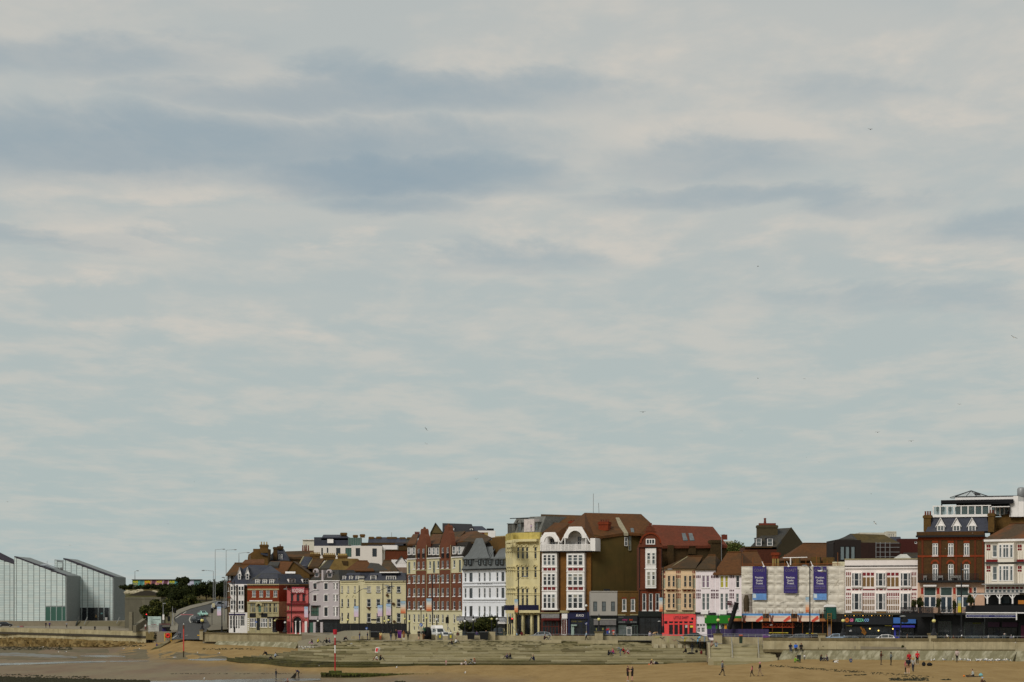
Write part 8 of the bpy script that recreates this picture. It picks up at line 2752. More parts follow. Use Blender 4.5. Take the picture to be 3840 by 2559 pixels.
# ------------------------------------------------------------------ people: each body one continuous surface, clothing by region
V3_=Vector
def body_mesh(name,pel,chest,neck,head,sh,el,wr,hip,kn,an,skirt=None,sleeve=True,trouser=1.0,hood=False,coat=None):
 """pel..head: points; sh, el, wr, hip, kn, an: (left, right) pairs. Returns a mesh with slots skin, top, bottom, shoes, dark."""
 segs=[]
 segs.append((pel,pel.lerp(chest,.5),.135,.135,1))
 segs.append((pel.lerp(chest,.5),chest,.135,.16,1))
 segs.append((chest,chest.lerp(neck,.7),.16,.1,1))
 segs.append((chest.lerp(neck,.7),neck.lerp(head,.45),.058,.054,0))
 up=(head-neck).normalized()
 segs.append((head-up*.05,head+up*.035,.078,.095,0))
 fwd=FWD[0]
 segs.append((head-up*.005+fwd*.07,head-up*.03+fwd*.112,.02,.022,0))
 segs.append((pel+Vector((-.07,0,0)),pel+Vector((.07,0,0)),.12,.12,2))
 for k in(0,1):
  segs.append((chest.lerp(neck,.55),sh[k],.085,.075,1))
  segs.append((sh[k],el[k],.066,.05,1))
  segs.append((el[k],wr[k],.046,.034,1 if sleeve else 0))
  d=(wr[k]-el[k]).normalized()
  segs.append((wr[k],wr[k]+d*.08,.034,.036,0))
  segs.append((hip[k],kn[k],.092,.066,2))
  segs.append((kn[k],an[k],.062,.042,2 if trouser>=1 else 0))
  f=Vector((fwd.x,fwd.y,0))if abs((kn[k]-an[k]).normalized().z)>.35 else Vector((0,0,.8))+fwd*.2
  f.normalize()
  segs.append((an[k]-f*.05-Vector((0,0,.03)),an[k]+f*.15-Vector((0,0,.045)),.044,.036,3))
  ear=head+Vector((.088 if k else-.088,0,-.005))
  segs.append((ear-up*.02,ear+up*.02,.022,.022,0))
 if skirt:
  segs.append((pel,pel.lerp((kn[0]+kn[1])/2,skirt),.15,.2,2))
 if coat:
  segs.append((pel+(chest-pel)*.3,pel.lerp((kn[0]+kn[1])/2,coat),.165,.18,1))
 m=MB()
 dm=BLACK
 for a,b,ra,rb,g in segs:
  m.tube([a,b],[ra,rb],dm,10)
  m.ball(a,ra,dm,8,6)
  m.ball(b,rb,dm,8,6)
 src=bpy.data.objects.new('pose',m.data('pose',recalc=False))
 COL.objects.link(src)
 md=src.modifiers.new('r','REMESH')
 md.mode='VOXEL'
 md.voxel_size=0.024
 ms=src.modifiers.new('s','SMOOTH')
 ms.iterations=3
 ms.factor=.5
 dg=bpy.context.evaluated_depsgraph_get()
 me=bpy.data.meshes.new_from_object(src.evaluated_get(dg))
 bpy.data.objects.remove(src)
 ex=MB()
 fm=[]
 for k in(0,1):
  d=(wr[k]-el[k]).normalized()
  side=d.cross(fwd)
  side=side.normalized()if side.length>.1 else Vector((1,0,0))
  nrm=d.cross(side)
  base=wr[k]+d*.085
  for q,(o,l)in enumerate(((-.027,.062),(-.009,.072),(.009,.068),(.026,.054))):
   a=base+side*o
   n0=len(ex.f)
   ex.tube([a-d*.03,a+d*l*.5,a+d*l*.85+nrm*.018,a+d*l*.95+nrm*.034],[.0095,.0088,.008,.006],dm,5)
  a=wr[k]+d*.03+side*-.032
  ex.tube([a,a+d*.03-side*.026,a+d*.058-side*.03+nrm*.012],[.012,.0105,.007],dm,5)
 nf=len(ex.f)
 for s_ in(-1,1):
  ex.ball(head+up*.012+fwd*.083+Vector((.034*s_,0,0)),.014,dm,6,4)
 ex.tube([head-up*.055+fwd*.082+Vector((-.024,0,0)),head-up*.055+fwd*.082+Vector((.024,0,0))],.008,dm,5)
 vs=[v.co.copy()for v in me.vertices]+ex.v
 n0=len(me.vertices)
 fs=[tuple(p.vertices)for p in me.polygons]+[tuple(n0+i for i in f)for f in ex.f]
 nb=len(me.polygons)
 bpy.data.meshes.remove(me)
 me=bpy.data.meshes.new(name)
 me.from_pydata(vs,[],fs)
 idx=[]
 def dist(p,a,b):
  ab=b-a
  t=max(0.0,min(1.0,(p-a).dot(ab)/max(1e-6,ab.length_squared)))
  return(p-a-ab*t).length,t
 for i,p in enumerate(me.polygons):
  if i>=nb:
   idx.append(0 if i<nb+nf else 4)
   continue
  c=p.center
  best,reg=9,0
  for a,b,ra,rb,g in segs:
   dd,t=dist(c,a,b)
   dd-=ra+(rb-ra)*t
   if g==0:
    dd+=.004
   if dd<best:
    best,reg=dd,g
    if g==2 and trouser<1 and b in kn and t>trouser:
     reg=0
  idx.append(reg)
 me.polygons.foreach_set('material_index',idx)
 me.polygons.foreach_set('use_smooth',[True]*len(fs))
 for mt in(BLACK,)*5:
  me.materials.append(mt)
 me.update()
 return me,head.copy(),up.copy()
FWD=[Vector((0,-1,0))]
def vv(*a):
 return Vector(a)
def pair(x,y,z,dx=0,dy=0,dz=0):
 """left and right points; d* is added on the right side"""
 return(vv(-x,y,z),vv(x+dx,y+dy,z+dz))
POSES={}
def pose(name,*a,**kw):
 POSES[name]=body_mesh('person_body',*a,**kw)
ST=dict(pel=vv(0,0,.96),chest=vv(0,0,1.27),neck=vv(0,.005,1.47),head=vv(0,-.02,1.62),sh=pair(.185,0,1.41),hip=pair(.085,0,.93),kn=pair(.095,-.02,.5),an=pair(.1,.01,.09))
def mk(name,**o):
 d=dict(ST)
 extra={k:o.pop(k)for k in list(o)if k in('skirt','sleeve','trouser','coat')}
 d.update(o)
 pose(name,d['pel'],d['chest'],d['neck'],d['head'],d['sh'],d['el'],d['wr'],d['hip'],d['kn'],d['an'],**extra)
AD=dict(el=pair(.24,.03,1.14),wr=pair(.25,-.04,.9))
mk('stand',**AD)
mk('shorts',trouser=.75,sleeve=False,**AD)
mk('coat',coat=.75,el=pair(.25,.02,1.14),wr=pair(.2,-.12,.95))
mk('dress',skirt=.95,trouser=0,sleeve=False,**AD)
mk('phone',el=pair(.22,.02,1.13),wr=pair(.08,-.24,1.2))
mk('pockets',el=pair(.27,.06,1.15),wr=pair(.19,-.06,.98))
WK=dict(kn=(vv(-.09,-.16,.52),vv(.09,.06,.5)),an=(vv(-.09,-.2,.1),vv(.09,.34,.16)),el=(vv(-.24,.1,1.15),vv(.24,-.08,1.15)),wr=(vv(-.25,.06,.92),vv(.25,-.26,.98)))
mk('walk',**WK)
mk('walk_shorts',trouser=.7,sleeve=False,**WK)
mk('hug',trouser=.8,sleeve=False,el=pair(.22,-.16,1.24),wr=pair(.1,-.38,1.2),head=vv(0,-.05,1.61))
mk('bend',pel=vv(0,.06,.94),chest=vv(0,-.2,1.16),neck=vv(0,-.36,1.22),head=vv(0,-.49,1.24),sh=pair(.185,-.3,1.18),el=pair(.2,-.36,.92),wr=pair(.14,-.5,.78),hip=pair(.085,.06,.91),kn=pair(.1,-.04,.5),an=pair(.11,.06,.09))
SG=dict(pel=vv(0,0,.14),chest=vv(0,-.06,.45),neck=vv(0,-.1,.64),head=vv(0,-.15,.78),sh=pair(.185,-.09,.58),hip=pair(.085,-.03,.14),kn=pair(.13,-.42,.46),an=pair(.11,-.62,.1),el=pair(.24,-.22,.36),wr=pair(.1,-.42,.4))
mk('sit',**SG)
mk('sit_cross',**{**SG,'kn':pair(.33,-.28,.16),'an':(vv(.06,-.38,.08),vv(-.04,-.46,.09)),'el':pair(.25,-.14,.32),'wr':pair(.12,-.32,.24)})
mk('sit_out',**{**SG,'kn':pair(.1,-.45,.16),'an':pair(.1,-.88,.07),'el':pair(.26,-.02,.32),'wr':pair(.2,-.25,.22)})
mk('sit_edge',**{**SG,'pel':vv(0,0,.13),'kn':pair(.1,-.44,.14),'an':pair(.1,-.48,-.3),'el':pair(.24,-.14,.32),'wr':pair(.14,-.32,.22)})
mk('lean_sit',**{**SG,'chest':vv(0,-.14,.42),'neck':vv(0,-.26,.56),'head':vv(0,-.36,.64),'sh':pair(.185,-.22,.5),'el':pair(.22,-.36,.3),'wr':pair(.1,-.5,.22)})
HEIGHT={'bend':1.34,'sit':.9,'sit_cross':.9,'sit_out':.9,'sit_edge':1.25,'lean_sit':.78}
def hair_mesh(style,head,up,pse):
 m=MB()
 hm=BLACK
 f=FWD[0]
 back=-f
 m.ball(head+up*.03+back*.018,(.1,.108,.098),hm,10,7)
 if style=='long':
  m.tube([head+up*.02+back*.06,head-up*.1+back*.085,head-up*.26+back*.1],[.085,.085,.05],hm,8)
  for s_ in(-1,1):
   m.tube([head+up*.02+vv(.075*s_,.02,0),head-up*.16+vv(.085*s_,.03,0)],[.04,.025],hm,6)
 if style=='bun':
  m.ball(head+up*.12+back*.05,.05,hm,8,6)
 if style=='hat':
  m.lathe(head+up*.06,[(.19,0),(.19,.012),(.1,.02),(.095,.09),(.05,.11)],hm,12)
 if style=='cap':
  m.ball(head+up*.045,(.108,.112,.085),hm,10,6)
  m.prism([head+up*.05+f*.09+vv(-.07,0,0),head+up*.05+f*.09+vv(.07,0,0),head+up*.04+f*.18+vv(.05,0,0),head+up*.04+f*.18+vv(-.05,0,0)],up*.012,hm)
 if style=='hood':
  m.ball(head+back*.02+up*.02,(.125,.115,.14),hm,10,7)
  m.ball(head-up*.13+back*.05,(.12,.1,.06),hm,8,5)
 return m.data('hair',smooth=True)
HAIRM,HMESH={},{}
SKINS=[M('skin_light',(196,150,124),.6,.05),M('skin_tan',(160,112,84),.6,.05),M('skin_brown',(96,62,44),.6,.05)]
HC={'dark':(34,26,22),'black':(18,16,16),'brown':(78,52,32),'blond':(176,142,86),'grey':(150,146,140),'white':(206,202,196),'red':(178,30,36),'straw':(200,168,104),'pinkhat':(196,120,140),'bluehat':(150,180,210),'ginger':(140,80,40)}
GROUPS={}
def person(label,x,y,hpx,pz,D=None,face=0,top=(30,30,32),bot=(30,30,36),hair='dark',style='short',skin=0,shoe=(40,38,38),z=None,group=None):
 """x, y: where the feet (or seat) are seen; hpx: height in the photo"""
 if D is None:
  D=sand_at(x,y)
 loc=P(x,y,D)
 if z is not None:
  loc.z=z
 me,head,up=POSES[pz]
 o=bpy.data.objects.new('person',me)
 COL.objects.link(o)
 s=hpx*D/FPX/HEIGHT.get(pz,1.73)
 s=max(.3,min(1.15,s))
 drop=.0
 if pz=='sit_edge':
  loc.z+=0.0
 o.location,o.rotation_euler,o.scale=loc,(0,0,R(face)),(s,s,s)
 for i,mt in enumerate((SKINS[skin],paint(top,.85),paint(bot,.85),paint(shoe,.7),M('dark_eye',(30,24,22),.4))):
  o.material_slots[i].link='OBJECT'
  o.material_slots[i].material=mt
 tag(o,label,'person',group or 'people on the seafront')
 key=(style,pz)
 if key not in HMESH:
  HMESH[key]=hair_mesh(style,head,up,pz)
 h=bpy.data.objects.new({'hat':'hat','cap':'cap','hood':'hood'}.get(style,'hair'),HMESH[key])
 COL.objects.link(h)
 h.parent=o
 h.material_slots[0].link='OBJECT'
 h.material_slots[0].material=paint(HC[hair]if isinstance(hair,str)else hair,.85)
 return o
BK,WH_,JEAN,NAVYC,GREYC,RDC,TAN,PNK=(22,22,24),(206,204,200),(58,70,98),(34,38,62),(120,122,124),(176,26,34),(140,110,76),(196,110,120)
F_,B_,LF,RT=0,180,-90,90
# walkers on the promenade behind the steps
DP=439.3
WALK='people on the promenade'
for a in(('person in a dark jacket with a blue bag standing behind the planter wall',1349,2390,32,'phone',LF,BK,(44,52,120),'black','short',0),('person in navy standing by the hoarding, just right of the one with the blue bag',1378,2391,32,'stand',RT,NAVYC,NAVYC,'dark','short',0),('person in a cream top with orange trousers beside the black storage bin',1427,2395,33,'walk',B_,(204,180,120),(186,96,60),'brown','long',0),('person in a black jacket and blue jeans walking left of the violet bin',1466,2397.5,36,'walk',B_,BK,JEAN,'dark','short',1),('tall person in black with white trainers next to the violet bin',1485,2399,41,'walk',F_,BK,BK,'dark','short',1),('person in a long brown coat and white trousers right of the violet bin',1514,2398,36,'coat',B_,(134,86,44),WH_,'ginger','long',0),('person all in black just right of the brown coat',1530,2398,36,'pockets',B_,BK,BK,'black','short',0),('white haired person in a black jacket and shorts before the black stall',1571,2399,40,'walk_shorts',B_,BK,(90,80,70),'white','short',0),('person in a black top and tan trousers before the black stall',1587,2400,41,'walk',B_,BK,(136,98,62),'grey','short',0),('person in a light blue jacket walking under the tall globe lamp',2199,2401,33,'walk',LF,(170,188,204),BK,'blond','short',0)):
 person(a[0],a[1],a[2],a[3],a[4],DP,a[5],a[6],a[7],a[8],a[9],a[10],(206,204,200)if 'trainers' in a[0]else(40,38,38),PZ,WALK)
for a in(('person in white behind the wall beside the bent traffic light',1690,34,'stand',F_,WH_,BK,'black','short',2,446),('brown haired person behind the wall left of the round tree',1717,32,'sit_edge',F_,(110,60,40),BK,'brown','long',0,450),('person in purple sitting behind the wall in front of the round tree',1788,32,'pockets',B_,(80,62,112),BK,'dark','short',0,452),('person in dark grey bending behind the black skip',1808,27,'phone',LF,GREYC,BK,'grey','short',0,452),('person in a blue top behind the black skip',1823,33,'stand',F_,(56,104,190),BK,'ginger','short',0,452),('person in light blue stripes behind the wall at the rounded hotel',1938,30,'phone',RT,(140,170,190),JEAN,'dark','short',0,446),('person in a dark red hoodie behind the wall at the rounded hotel',1957,33,'stand',B_,(104,20,28),BK,'brown','hood',0,446),('person in a cream dress outside the navy shop',2169,34,'dress',F_,(196,184,160),(196,184,160),'dark','long',0,456),('person in a pink dress outside the navy shop',2183,33,'dress',F_,(190,70,96),(190,70,96),'brown','long',0,456),('person in white and black stooping outside the tanning shop',2365,32,'bend',RT,(190,180,184),BK,'black','short',0,452),('person in white beside the red bag outside the dark green shop',2437,33,'stand',F_,(190,180,190),(90,70,90),'blond','short',0,442),('blond person bending outside the dark green shop',2449,36,'bend',RT,(180,150,110),(90,60,100),'blond','long',0,442),('person in a striped top outside the dark green shop, by the coral wall',2466,32,'phone',LF,(110,116,110),BK,'dark','short',0,442),('person in a denim jacket outside the coral shop window',2519,30,'stand',B_,(80,96,124),JEAN,'dark','short',0,446),('person with brown hair outside the coral shop door',2555,28,'stand',F_,(130,70,50),BK,'brown','long',0,446),('person in a tan top outside the blue painted shop',3402,38,'walk',RT,(120,92,66),(150,130,110),'brown','short',1,398),('person in black and white outside the plum shopfront',3766,44,'stand',F_,(70,80,84),BK,'black','short',0,392),('person in a grey top outside the plum shopfront',3792,38,'stand',B_,(116,112,126),BK,'grey','short',0,392),('person in a dark coat outside the grey green shop window',3548,36,'stand',B_,(56,48,44),BK,'dark','short',0,392),('person in brown outside the grey green shop window, reaching out',3575,36,'phone',RT,(100,60,44),BK,'brown','short',0,392)):
 D=a[10]
 person(a[0],a[1],2400,a[2],a[3],D,a[4],a[5],a[6],a[7],a[8],a[9],z=PZ+(.005 if a[3]!='sit_edge' else .5),group=WALK)
# people on the terrace steps
STEPG_='people sitting about the terrace steps'
def step_spot(x,y):
 """the step tread seen at (x, y)"""
 best=(9,0,0)
 for i in range(NS+1):
  for e in(0.35,0.9,1.5):
   D=step_D(i,x)+e
   z=PZ-SR*i
   yy=YH+(ZC-z)*FPX/D
   if abs(yy-y)<best[0]:
    best=(abs(yy-y),D,z)
 return best[1],best[2]
for a in(('person in black hunched at the top of the steps by the ramp wall',1290,2396,17,'lean_sit',RT,BK,BK,'black','short',0),('person in a grey top sitting against the planter wall',1314,2392,26,'sit',LF,(110,112,112),NAVYC,'dark','long',0),('person with pink trousers sitting alone by the ramp wall',1171,2419,19,'sit',LF,(40,40,56),(196,150,170),'dark','long',0),('person in a bright yellow coat sitting on the steps',1191,2413,18,'sit',RT,(206,186,30),(40,44,50),'blond','short',0),('person in black sitting on the steps right of the yellow coat',1226,2414,22,'sit',LF,BK,BK,'dark','short',0),('person in lilac sitting close beside the one in black',1237,2412,20,'sit',LF,(120,112,130),BK,'brown','short',0),('person in black sitting low at the curved end of the steps',1001,2459,23,'lean_sit',LF,BK,BK,'dark','short',0),('person in a pale blue top sitting at the curved end of the steps',1031,2465,19,'sit',RT,(160,172,186),NAVYC,'black','short',0),('person in black sitting lowest at the curved end of the steps',1010,2476,18,'lean_sit',RT,BK,(70,66,60),'black','short',0),('person in a white top sitting with a friend in the middle of the steps',1415,2479,24,'sit',LF,WH_,(120,60,50),'dark','short',1),('person in black sitting beside the white top in the middle of the steps',1425,2480,25,'sit',RT,BK,BK,'brown','long',0),('person in dark clothes on the top steps left of the skip',1696,2419,25,'sit',LF,(50,30,28),(50,54,56),'ginger','short',0),('person in a white top on the top steps left of the skip',1708,2415,22,'sit',RT,WH_,(60,64,60),'dark','short',0),('small child in pink standing on the lowest step',1673,2495,21,'stand',B_,(196,140,140),(196,160,150),'blond','short',0),('baby in white sitting on the lowest step beside the pushchair',1731,2496,13,'sit',F_,WH_,(180,160,150),'brown','short',0),('person in white sitting left of the pushchair',1748,2494,28,'sit',LF,(200,190,186),(150,130,120),'blond','long',0),('person in a pinkish top and white trousers right of the pushchair',1781,2492,31,'sit',LF,(160,120,104),WH_,'ginger','long',0),('person in purple sitting with a friend in black on the middle steps',1904,2470,22,'sit',LF,(70,50,100),BK,'black','short',0),('person in black sitting with a friend in purple on the middle steps',1915,2469,26,'sit',LF,BK,(90,90,94),'brown','long',0),('lone person in navy sitting low on the steps in the middle',2003,2478,24,'sit',LF,NAVYC,NAVYC,'brown','short',0),('person in black sitting at the left of the group on the steps',2281,2459,25,'sit',RT,BK,BK,'black','long',0),('person in a pink top and blue trousers sitting in the group',2301,2453,26,'sit',LF,(190,70,110),(64,66,110),'ginger','short',0),('tall person in grey bending over the group on the steps',2326,2460,43,'bend',LF,(116,128,130),(78,90,112),'grey','short',0),('person in a red top sitting behind the bending one',2340,2448,26,'sit',LF,(170,34,44),BK,'dark','short',0),('person in a pale top and crimson trousers sitting at the right of the group',2357,2454,28,'sit',LF,(176,160,166),(150,30,50),'dark','short',0),('person in a straw hat and maroon top sitting on the lowest step',2440,2494,27,'sit',RT,(70,34,36),(180,150,130),'straw','hat',0),('person in black sitting with black bags below the graffiti wall',2573,2450,24,'sit_cross',LF,BK,BK,'black','short',1),('hooded person in black with grey trousers below the graffiti wall',2596,2452,41,'stand',B_,BK,(92,92,90),(22,22,24),'hood',0),('tall person in black with a white bag strap against the blue paint',2625,2442,46,'phone',RT,BK,BK,'black','short',1)):
 D,z=step_spot(a[1],a[2])
 person(a[0],a[1],a[2],a[3],a[4],D,a[5],a[6],a[7],a[8],a[9],a[10],z=z,group=STEPG_)
person('person in a cream top and brown skirt sitting at the top of the stair',2667,2419,26,'sit',394.5,RT,(170,140,122),(104,74,50),'brown','long',0,z=PZ-.38,group=STEPG_)
person('black haired person in a grey coat sitting at the top of the stair',2685,2421,32,'sit',394.5,F_,(112,116,112),(140,160,170),'black','long',0,z=PZ-.4,group=STEPG_)
# on the wall ledge
for x,t,b_,lab in((2964,(30,34,50),(60,70,96),'person in dark navy sitting on the wall ledge, nearest the stair'),(2984,(44,100,200),(24,24,26),'person in a bright blue jacket sitting on the wall ledge'),(3004,(20,20,22),(24,24,26),'person in black with a rucksack sitting on the wall ledge')):
 person(lab,x,2437,42,'sit_edge',sea_D(x)-1.35,F_,t,b_,'black','short',1,z=P(x,2435.5,sea_D(x)-1).z,group='people on the wall ledge',shoe=(150,150,150))
# people on the sand
SN='people on the beach'
for a in(('man in dark clothes standing on the wet sand near the groyne',1035,2551,42,'phone',RT,(40,44,46),(44,52,70),'dark','short',0),('person in navy bending with a dark net on the wet sand',1120,2543,31,'bend',LF,(44,42,76),(30,32,44),'brown','short',0),('dark figure standing at the top of the slip beside the gate pillar',742,2390,32,'coat',F_,BK,BK,'black','hood',0),('person in purple sitting on the edge of the slip',586,2425,14,'sit',RT,(76,54,120),(60,66,100),'dark','short',0),('man in a dark T-shirt and black shorts hugging a friend on the sand',2354,2556,59,'hug',60,(66,34,30),BK,'dark','short',0),('woman in a black top and short skirt with a handbag on the sand',2371,2556,56,'hug',-60,BK,(34,20,22),'black','long',0),('man in a grey jumper and black trousers walking along the sand',2709,2535,57,'walk',RT,(116,118,124),(28,28,30),'dark','short',0),('child in a pink top and black leggings on the sand',2820,2538,41,'walk',LF,(190,110,110),BK,'brown','long',0),('person in a black coat and pink woolly hat on the sand',2850,2537,53,'walk',LF,BK,(150,126,100),'pinkhat','cap',0),('person in a grey top crouching on the sand at the stair foot',2928,2473,24,'sit',F_,(120,104,112),(40,40,70),'dark','short',0),('person in a lime green top sitting on the sand',2981,2486,27,'sit',RT,(120,160,40),(100,120,60),'brown','short',0),('toddler in white standing on the sand beside the dark bin',3017,2477,23,'stand',F_,WH_,(60,60,64),'black','short',1),('person in black sitting on the sand against the apron',3077,2480,26,'sit',RT,BK,(50,52,60),'brown','long',0),('person in grey sitting on the sand leaning forward',3104,2480,27,'sit',LF,(84,76,80),(70,70,74),'black','short',0),('child with long dark hair sitting alone on the sand',3190,2486,20,'sit',F_,(60,70,100),(90,110,140),'dark','long',0),('man in a brown jacket standing with his phone on the sand',3304,2494,52,'phone',RT,(78,44,28),(92,80,66),'black','short',1),('person in a black and white checked shirt standing on the sand',3341,2496,50,'phone',RT,(112,120,118),BK,'black','short',2),('person in a red top standing behind the pair in black',3409,2502,58,'stand',F_,RDC,BK,'black','short',1),('person in a black waistcoat and tan shorts seen from behind',3406,2527,60,'shorts',B_,(26,28,32),(150,114,84),'dark','short',0),('person in a pink top half hidden behind the tan shorts',3396,2526,49,'stand',LF,(170,70,84),BK,'dark','short',0),('blond woman in a pale cardigan and navy jeans in the group on the sand',3424,2521,55,'walk',B_,(170,166,160),(36,40,58),'blond','long',0),('person in a red cap and red and white jacket on the sand',3440,2493,50,'pockets',B_,(190,28,40),BK,'red','cap',1),('man in a pale pink shirt and black trousers feeding the gulls',3589,2485,49,'pockets',B_,(184,166,160),BK,'dark','short',0),('woman in a white top sitting on a black mat on the sand',3650,2537,27,'sit_out',LF,(176,180,176),BK,'dark','bun',0),('person in a pale blue cap sitting low in the foreground',3680,2566,26,'sit',RT,(90,62,46),(60,50,44),'bluehat','cap',0)):
 person(a[0],a[1],a[2],a[3],a[4],None,a[5],a[6],a[7],a[8],a[9],a[10],(190,188,184)if 'shorts' in a[0]or 'cap and red' in a[0]else(40,38,38),None,SN)
person('lone swimmer like figure sitting low on the wet sand below the marker pole',1081,2563,18,'sit',None,LF,(150,110,96),(60,60,64),'red','short',0,group=SN)
# harbour end and roof terrace
person('person in a white top and red bag on the ramp beside the gallery sign',546,2364,24,'stand',628,F_,WH_,(120,30,34),'dark','short',0,group='people by the gallery')
for x,y,t,lab,D in((186,2356,(70,50,110),'person in purple leaning on the quay wall below the green glazing',676),(172,2356,(34,34,36),'person in dark clothes on the quay beside the one in purple',677),(250,2357,(150,150,150),'person in grey on the quay left of the gallery steps',671),(360,2330,(150,126,80),'person in a tan coat in the gallery entrance',760)):
 person(lab,x,y+6,22,'stand',D,F_,t,BK,'dark','short',0,z=5.3 if D<700 else 6.69,group='people by the gallery')
for x,lab in((303,'dark mooring post on the quay, nearest the steps rail'),(356,'dark mooring post on the quay, middle of the three'),(410,'dark mooring post on the quay, farthest along the steps')):
 q=P(x,2364,668-(x-300)*.12)
 tag(MB().lathe(q,[(.2,0),(.2,.7),(.28,.8),(.28,.95),(.12,1.05)],BLACK,10).build('mooring_post',loc=q),lab,'bollard','mooring posts on the quay')
RF='people on the roof terrace'
for i,(x,t,hr,lab)in enumerate(((3516,(50,80,70),'brown','drinker in green behind the first glass panel of the roof bar'),(3538,(80,92,120),'dark','drinker in blue behind the second glass panel of the roof bar'),(3563,(60,56,54),'black','drinker in dark clothes behind the third glass panel of the roof bar'),(3588,(44,46,44),'dark','drinker in black behind the fourth glass panel of the roof bar'),(3612,(110,84,76),'dark','drinker in brown behind the fifth glass panel of the roof bar'),(3638,(170,160,150),'grey','drinker in a pale shirt behind the sixth glass panel of the roof bar'),(3652,(150,150,170),'grey','second drinker at the sixth glass panel of the roof bar'),(3670,(50,46,90),'ginger','drinker in purple behind the seventh glass panel of the roof bar'))):
 person(lab,x,1934,37,'stand',419.4,0,t,BK,hr,'short',0,group=RF)
person('person in a lilac top standing on the parapet terrace of the rounded hotel',1992,1992,26,'phone',461.5,LF,(190,160,206),BK,'dark','short',0,group=RF)
person('person in black on the white balcony between the two arches',2117,2058,34,'stand',456.6,F_,BK,BK,'dark','long',0,group=RF)
# belongings
def bag(x,y,w,h,c,name,label,D=None,z=None,cat='bag'):
 D=D or sand_at(x,y)
 q=P(x,y,D)
 if z is not None:
  q.z=z
 W,H=w*D/FPX,h*D/FPX
 m=MB().ball(q+vv(0,0,H*.45),(W/2,W*.32,H*.55),paint(c,.85),10,7)
 m.tube([q+vv(-W*.25,0,H*.9),q+vv(0,0,H*1.2),q+vv(W*.25,0,H*.9)],.025,paint(c,.85),5)
 return tag(m.build(name,loc=q),label,cat)
bag(3464,2498,15,15,BK,'rucksack','black rucksack standing on the sand right of the red jacket')
bag(3486,2498,22,12,BK,'holdall','long black holdall beside the rucksack on the sand')
bag(2946,2473,9,10,(44,40,26),'rucksack','small dark rucksack at the foot of the stair')
for a in((2461,2495,18,14,BK,'beach_bag','black beach bag next to the person in the straw hat'),(2455,2488,12,7,WH_,'towel_roll','white rolled towel on top of the black beach bag'),(2434,2497,7,6,(222,96,50),'beach_bucket','orange bucket beside the straw hat'),(2630,2455,10,14,(96,24,28),'rucksack','dark red rucksack on the steps below the blue paint'),(2612,2449,11,10,BK,'rucksack','black rucksack between the two standing figures at the graffiti wall'),(2590,2452,30,6,BK,'instrument_case','long black case lying on the steps below the graffiti wall')):
 D,z=step_spot(a[0],a[1])
 bag(*a,D=D,z=z)
bag(3615,2538,9,5,(214,120,40),'sand_toy','orange toy lying on the sand left of the woman on the mat')
bag(3678,2537,16,11,(120,176,180),'beach_bag','turquoise and pale beach bag right of the woman on the mat')
q=on_sand(3650,2539,.02)
tag(MB().box(q,(1.6,.9,.05),paint(BK)).build('beach_mat',loc=q),'black beach mat under the woman in the white top','mat')
q=on_sand(3132,2487)
r=thing('spotted_dog','black and white dog lying on the sand near the apron','dog',q)
m=MB()
W2=M('dog_white',(206,202,196),.9)
m.ball(q+vv(0,0,.2),(.32,.15,.16),W2,10,6).ball(q+vv(-.2,0,.24),(.16,.13,.14),BLACK,8,5)
m.ball(q+vv(.36,0,.36),(.12,.09,.1),W2,8,6).ball(q+vv(.46,0,.33),(.07,.05,.05),W2,6,5)
m.tube([q+vv(.2,0,.26),q+vv(.34,0,.36)],[.11,.08],W2,8)
for dx,dy in((.2,-.12),(.2,.12),(-.2,-.13),(-.2,.13)):
 m.tube([q+vv(dx,dy,.18),q+vv(dx+.12,dy,.06),q+vv(dx+.3,dy,.04)],[.06,.045,.03],W2,6)
for s_ in(-1,1):
 m.tube([q+vv(.33,s_*.07,.44),q+vv(.3,s_*.11,.34)],[.03,.02],BLACK,5)
m.tube([q+vv(-.3,0,.2),q+vv(-.5,.08,.14)],[.03,.015],BLACK,5)
m.build('body',r,smooth=True)
def pushchair(x,y,D,z,label,rz=0):
 q=P(x,y,D)
 if z is not None:
  q.z=z
 r=thing('pushchair',label,'pushchair',q)
 m=MB()
 for s_ in(-.22,.22):
  m.tube([q+vv(-.4,s_,.15),q+vv(.1,s_,.55),q+vv(.42,s_,1.0)],.022,STEEL,6)
  m.tube([q+vv(.35,s_,.15),q+vv(-.1,s_,.6)],.022,STEEL,6)
 m.tube([q+vv(.42,-.22,1.0),q+vv(.42,.22,1.0)],.025,BLACK,6)
 m.build('frame',r)
 MB().prism([q+vv(-.3,-.2,.42),q+vv(.12,-.2,.38),q+vv(.34,-.2,.85),q+vv(.22,-.2,.9),q+vv(.02,-.2,.52),q+vv(-.3,-.2,.54)],(0,.4,0),BLACK).build('seat',r)
 MB().prism([q+vv(.3,-.22,.85),q+vv(.2,-.22,1.1),q+vv(-.05,-.22,1.12),q+vv(-.2,-.22,.98)],(0,.44,0),BLACK).build('hood',r)
 for dx in(-.4,.36):
  for s_ in(-.24,.24):
   MB().tube([q+vv(dx,s_-.03,.13),q+vv(dx,s_+.03,.13)],.13,TYRE,10).build('wheel',r)
D,z=step_spot(1765,2494)
pushchair(1765,2494,D,z,'black pushchair between the two women on the lowest step')
pushchair(2058,2400,436.5,PZ,'dark pushchair beside the person resting on the planter wall')
person('person in black and red resting on the planter wall beside the pushchair',2041,2400,26,'sit',434.6,RT,(60,24,26),BK,'brown','short',0,z=P(2041,2400,434).z,group=STEPG_)
pushchair(669,2396,560,P(669,2396,560).z,'dark pushchair crossing the foot of the hill road')
person('person in grey pushing the pushchair across the foot of the hill road',676,2394,27,'bend',561,LF,(120,120,126),BK,'dark','short',0,group='people by the gallery')
q=on_sand(1100,2544)
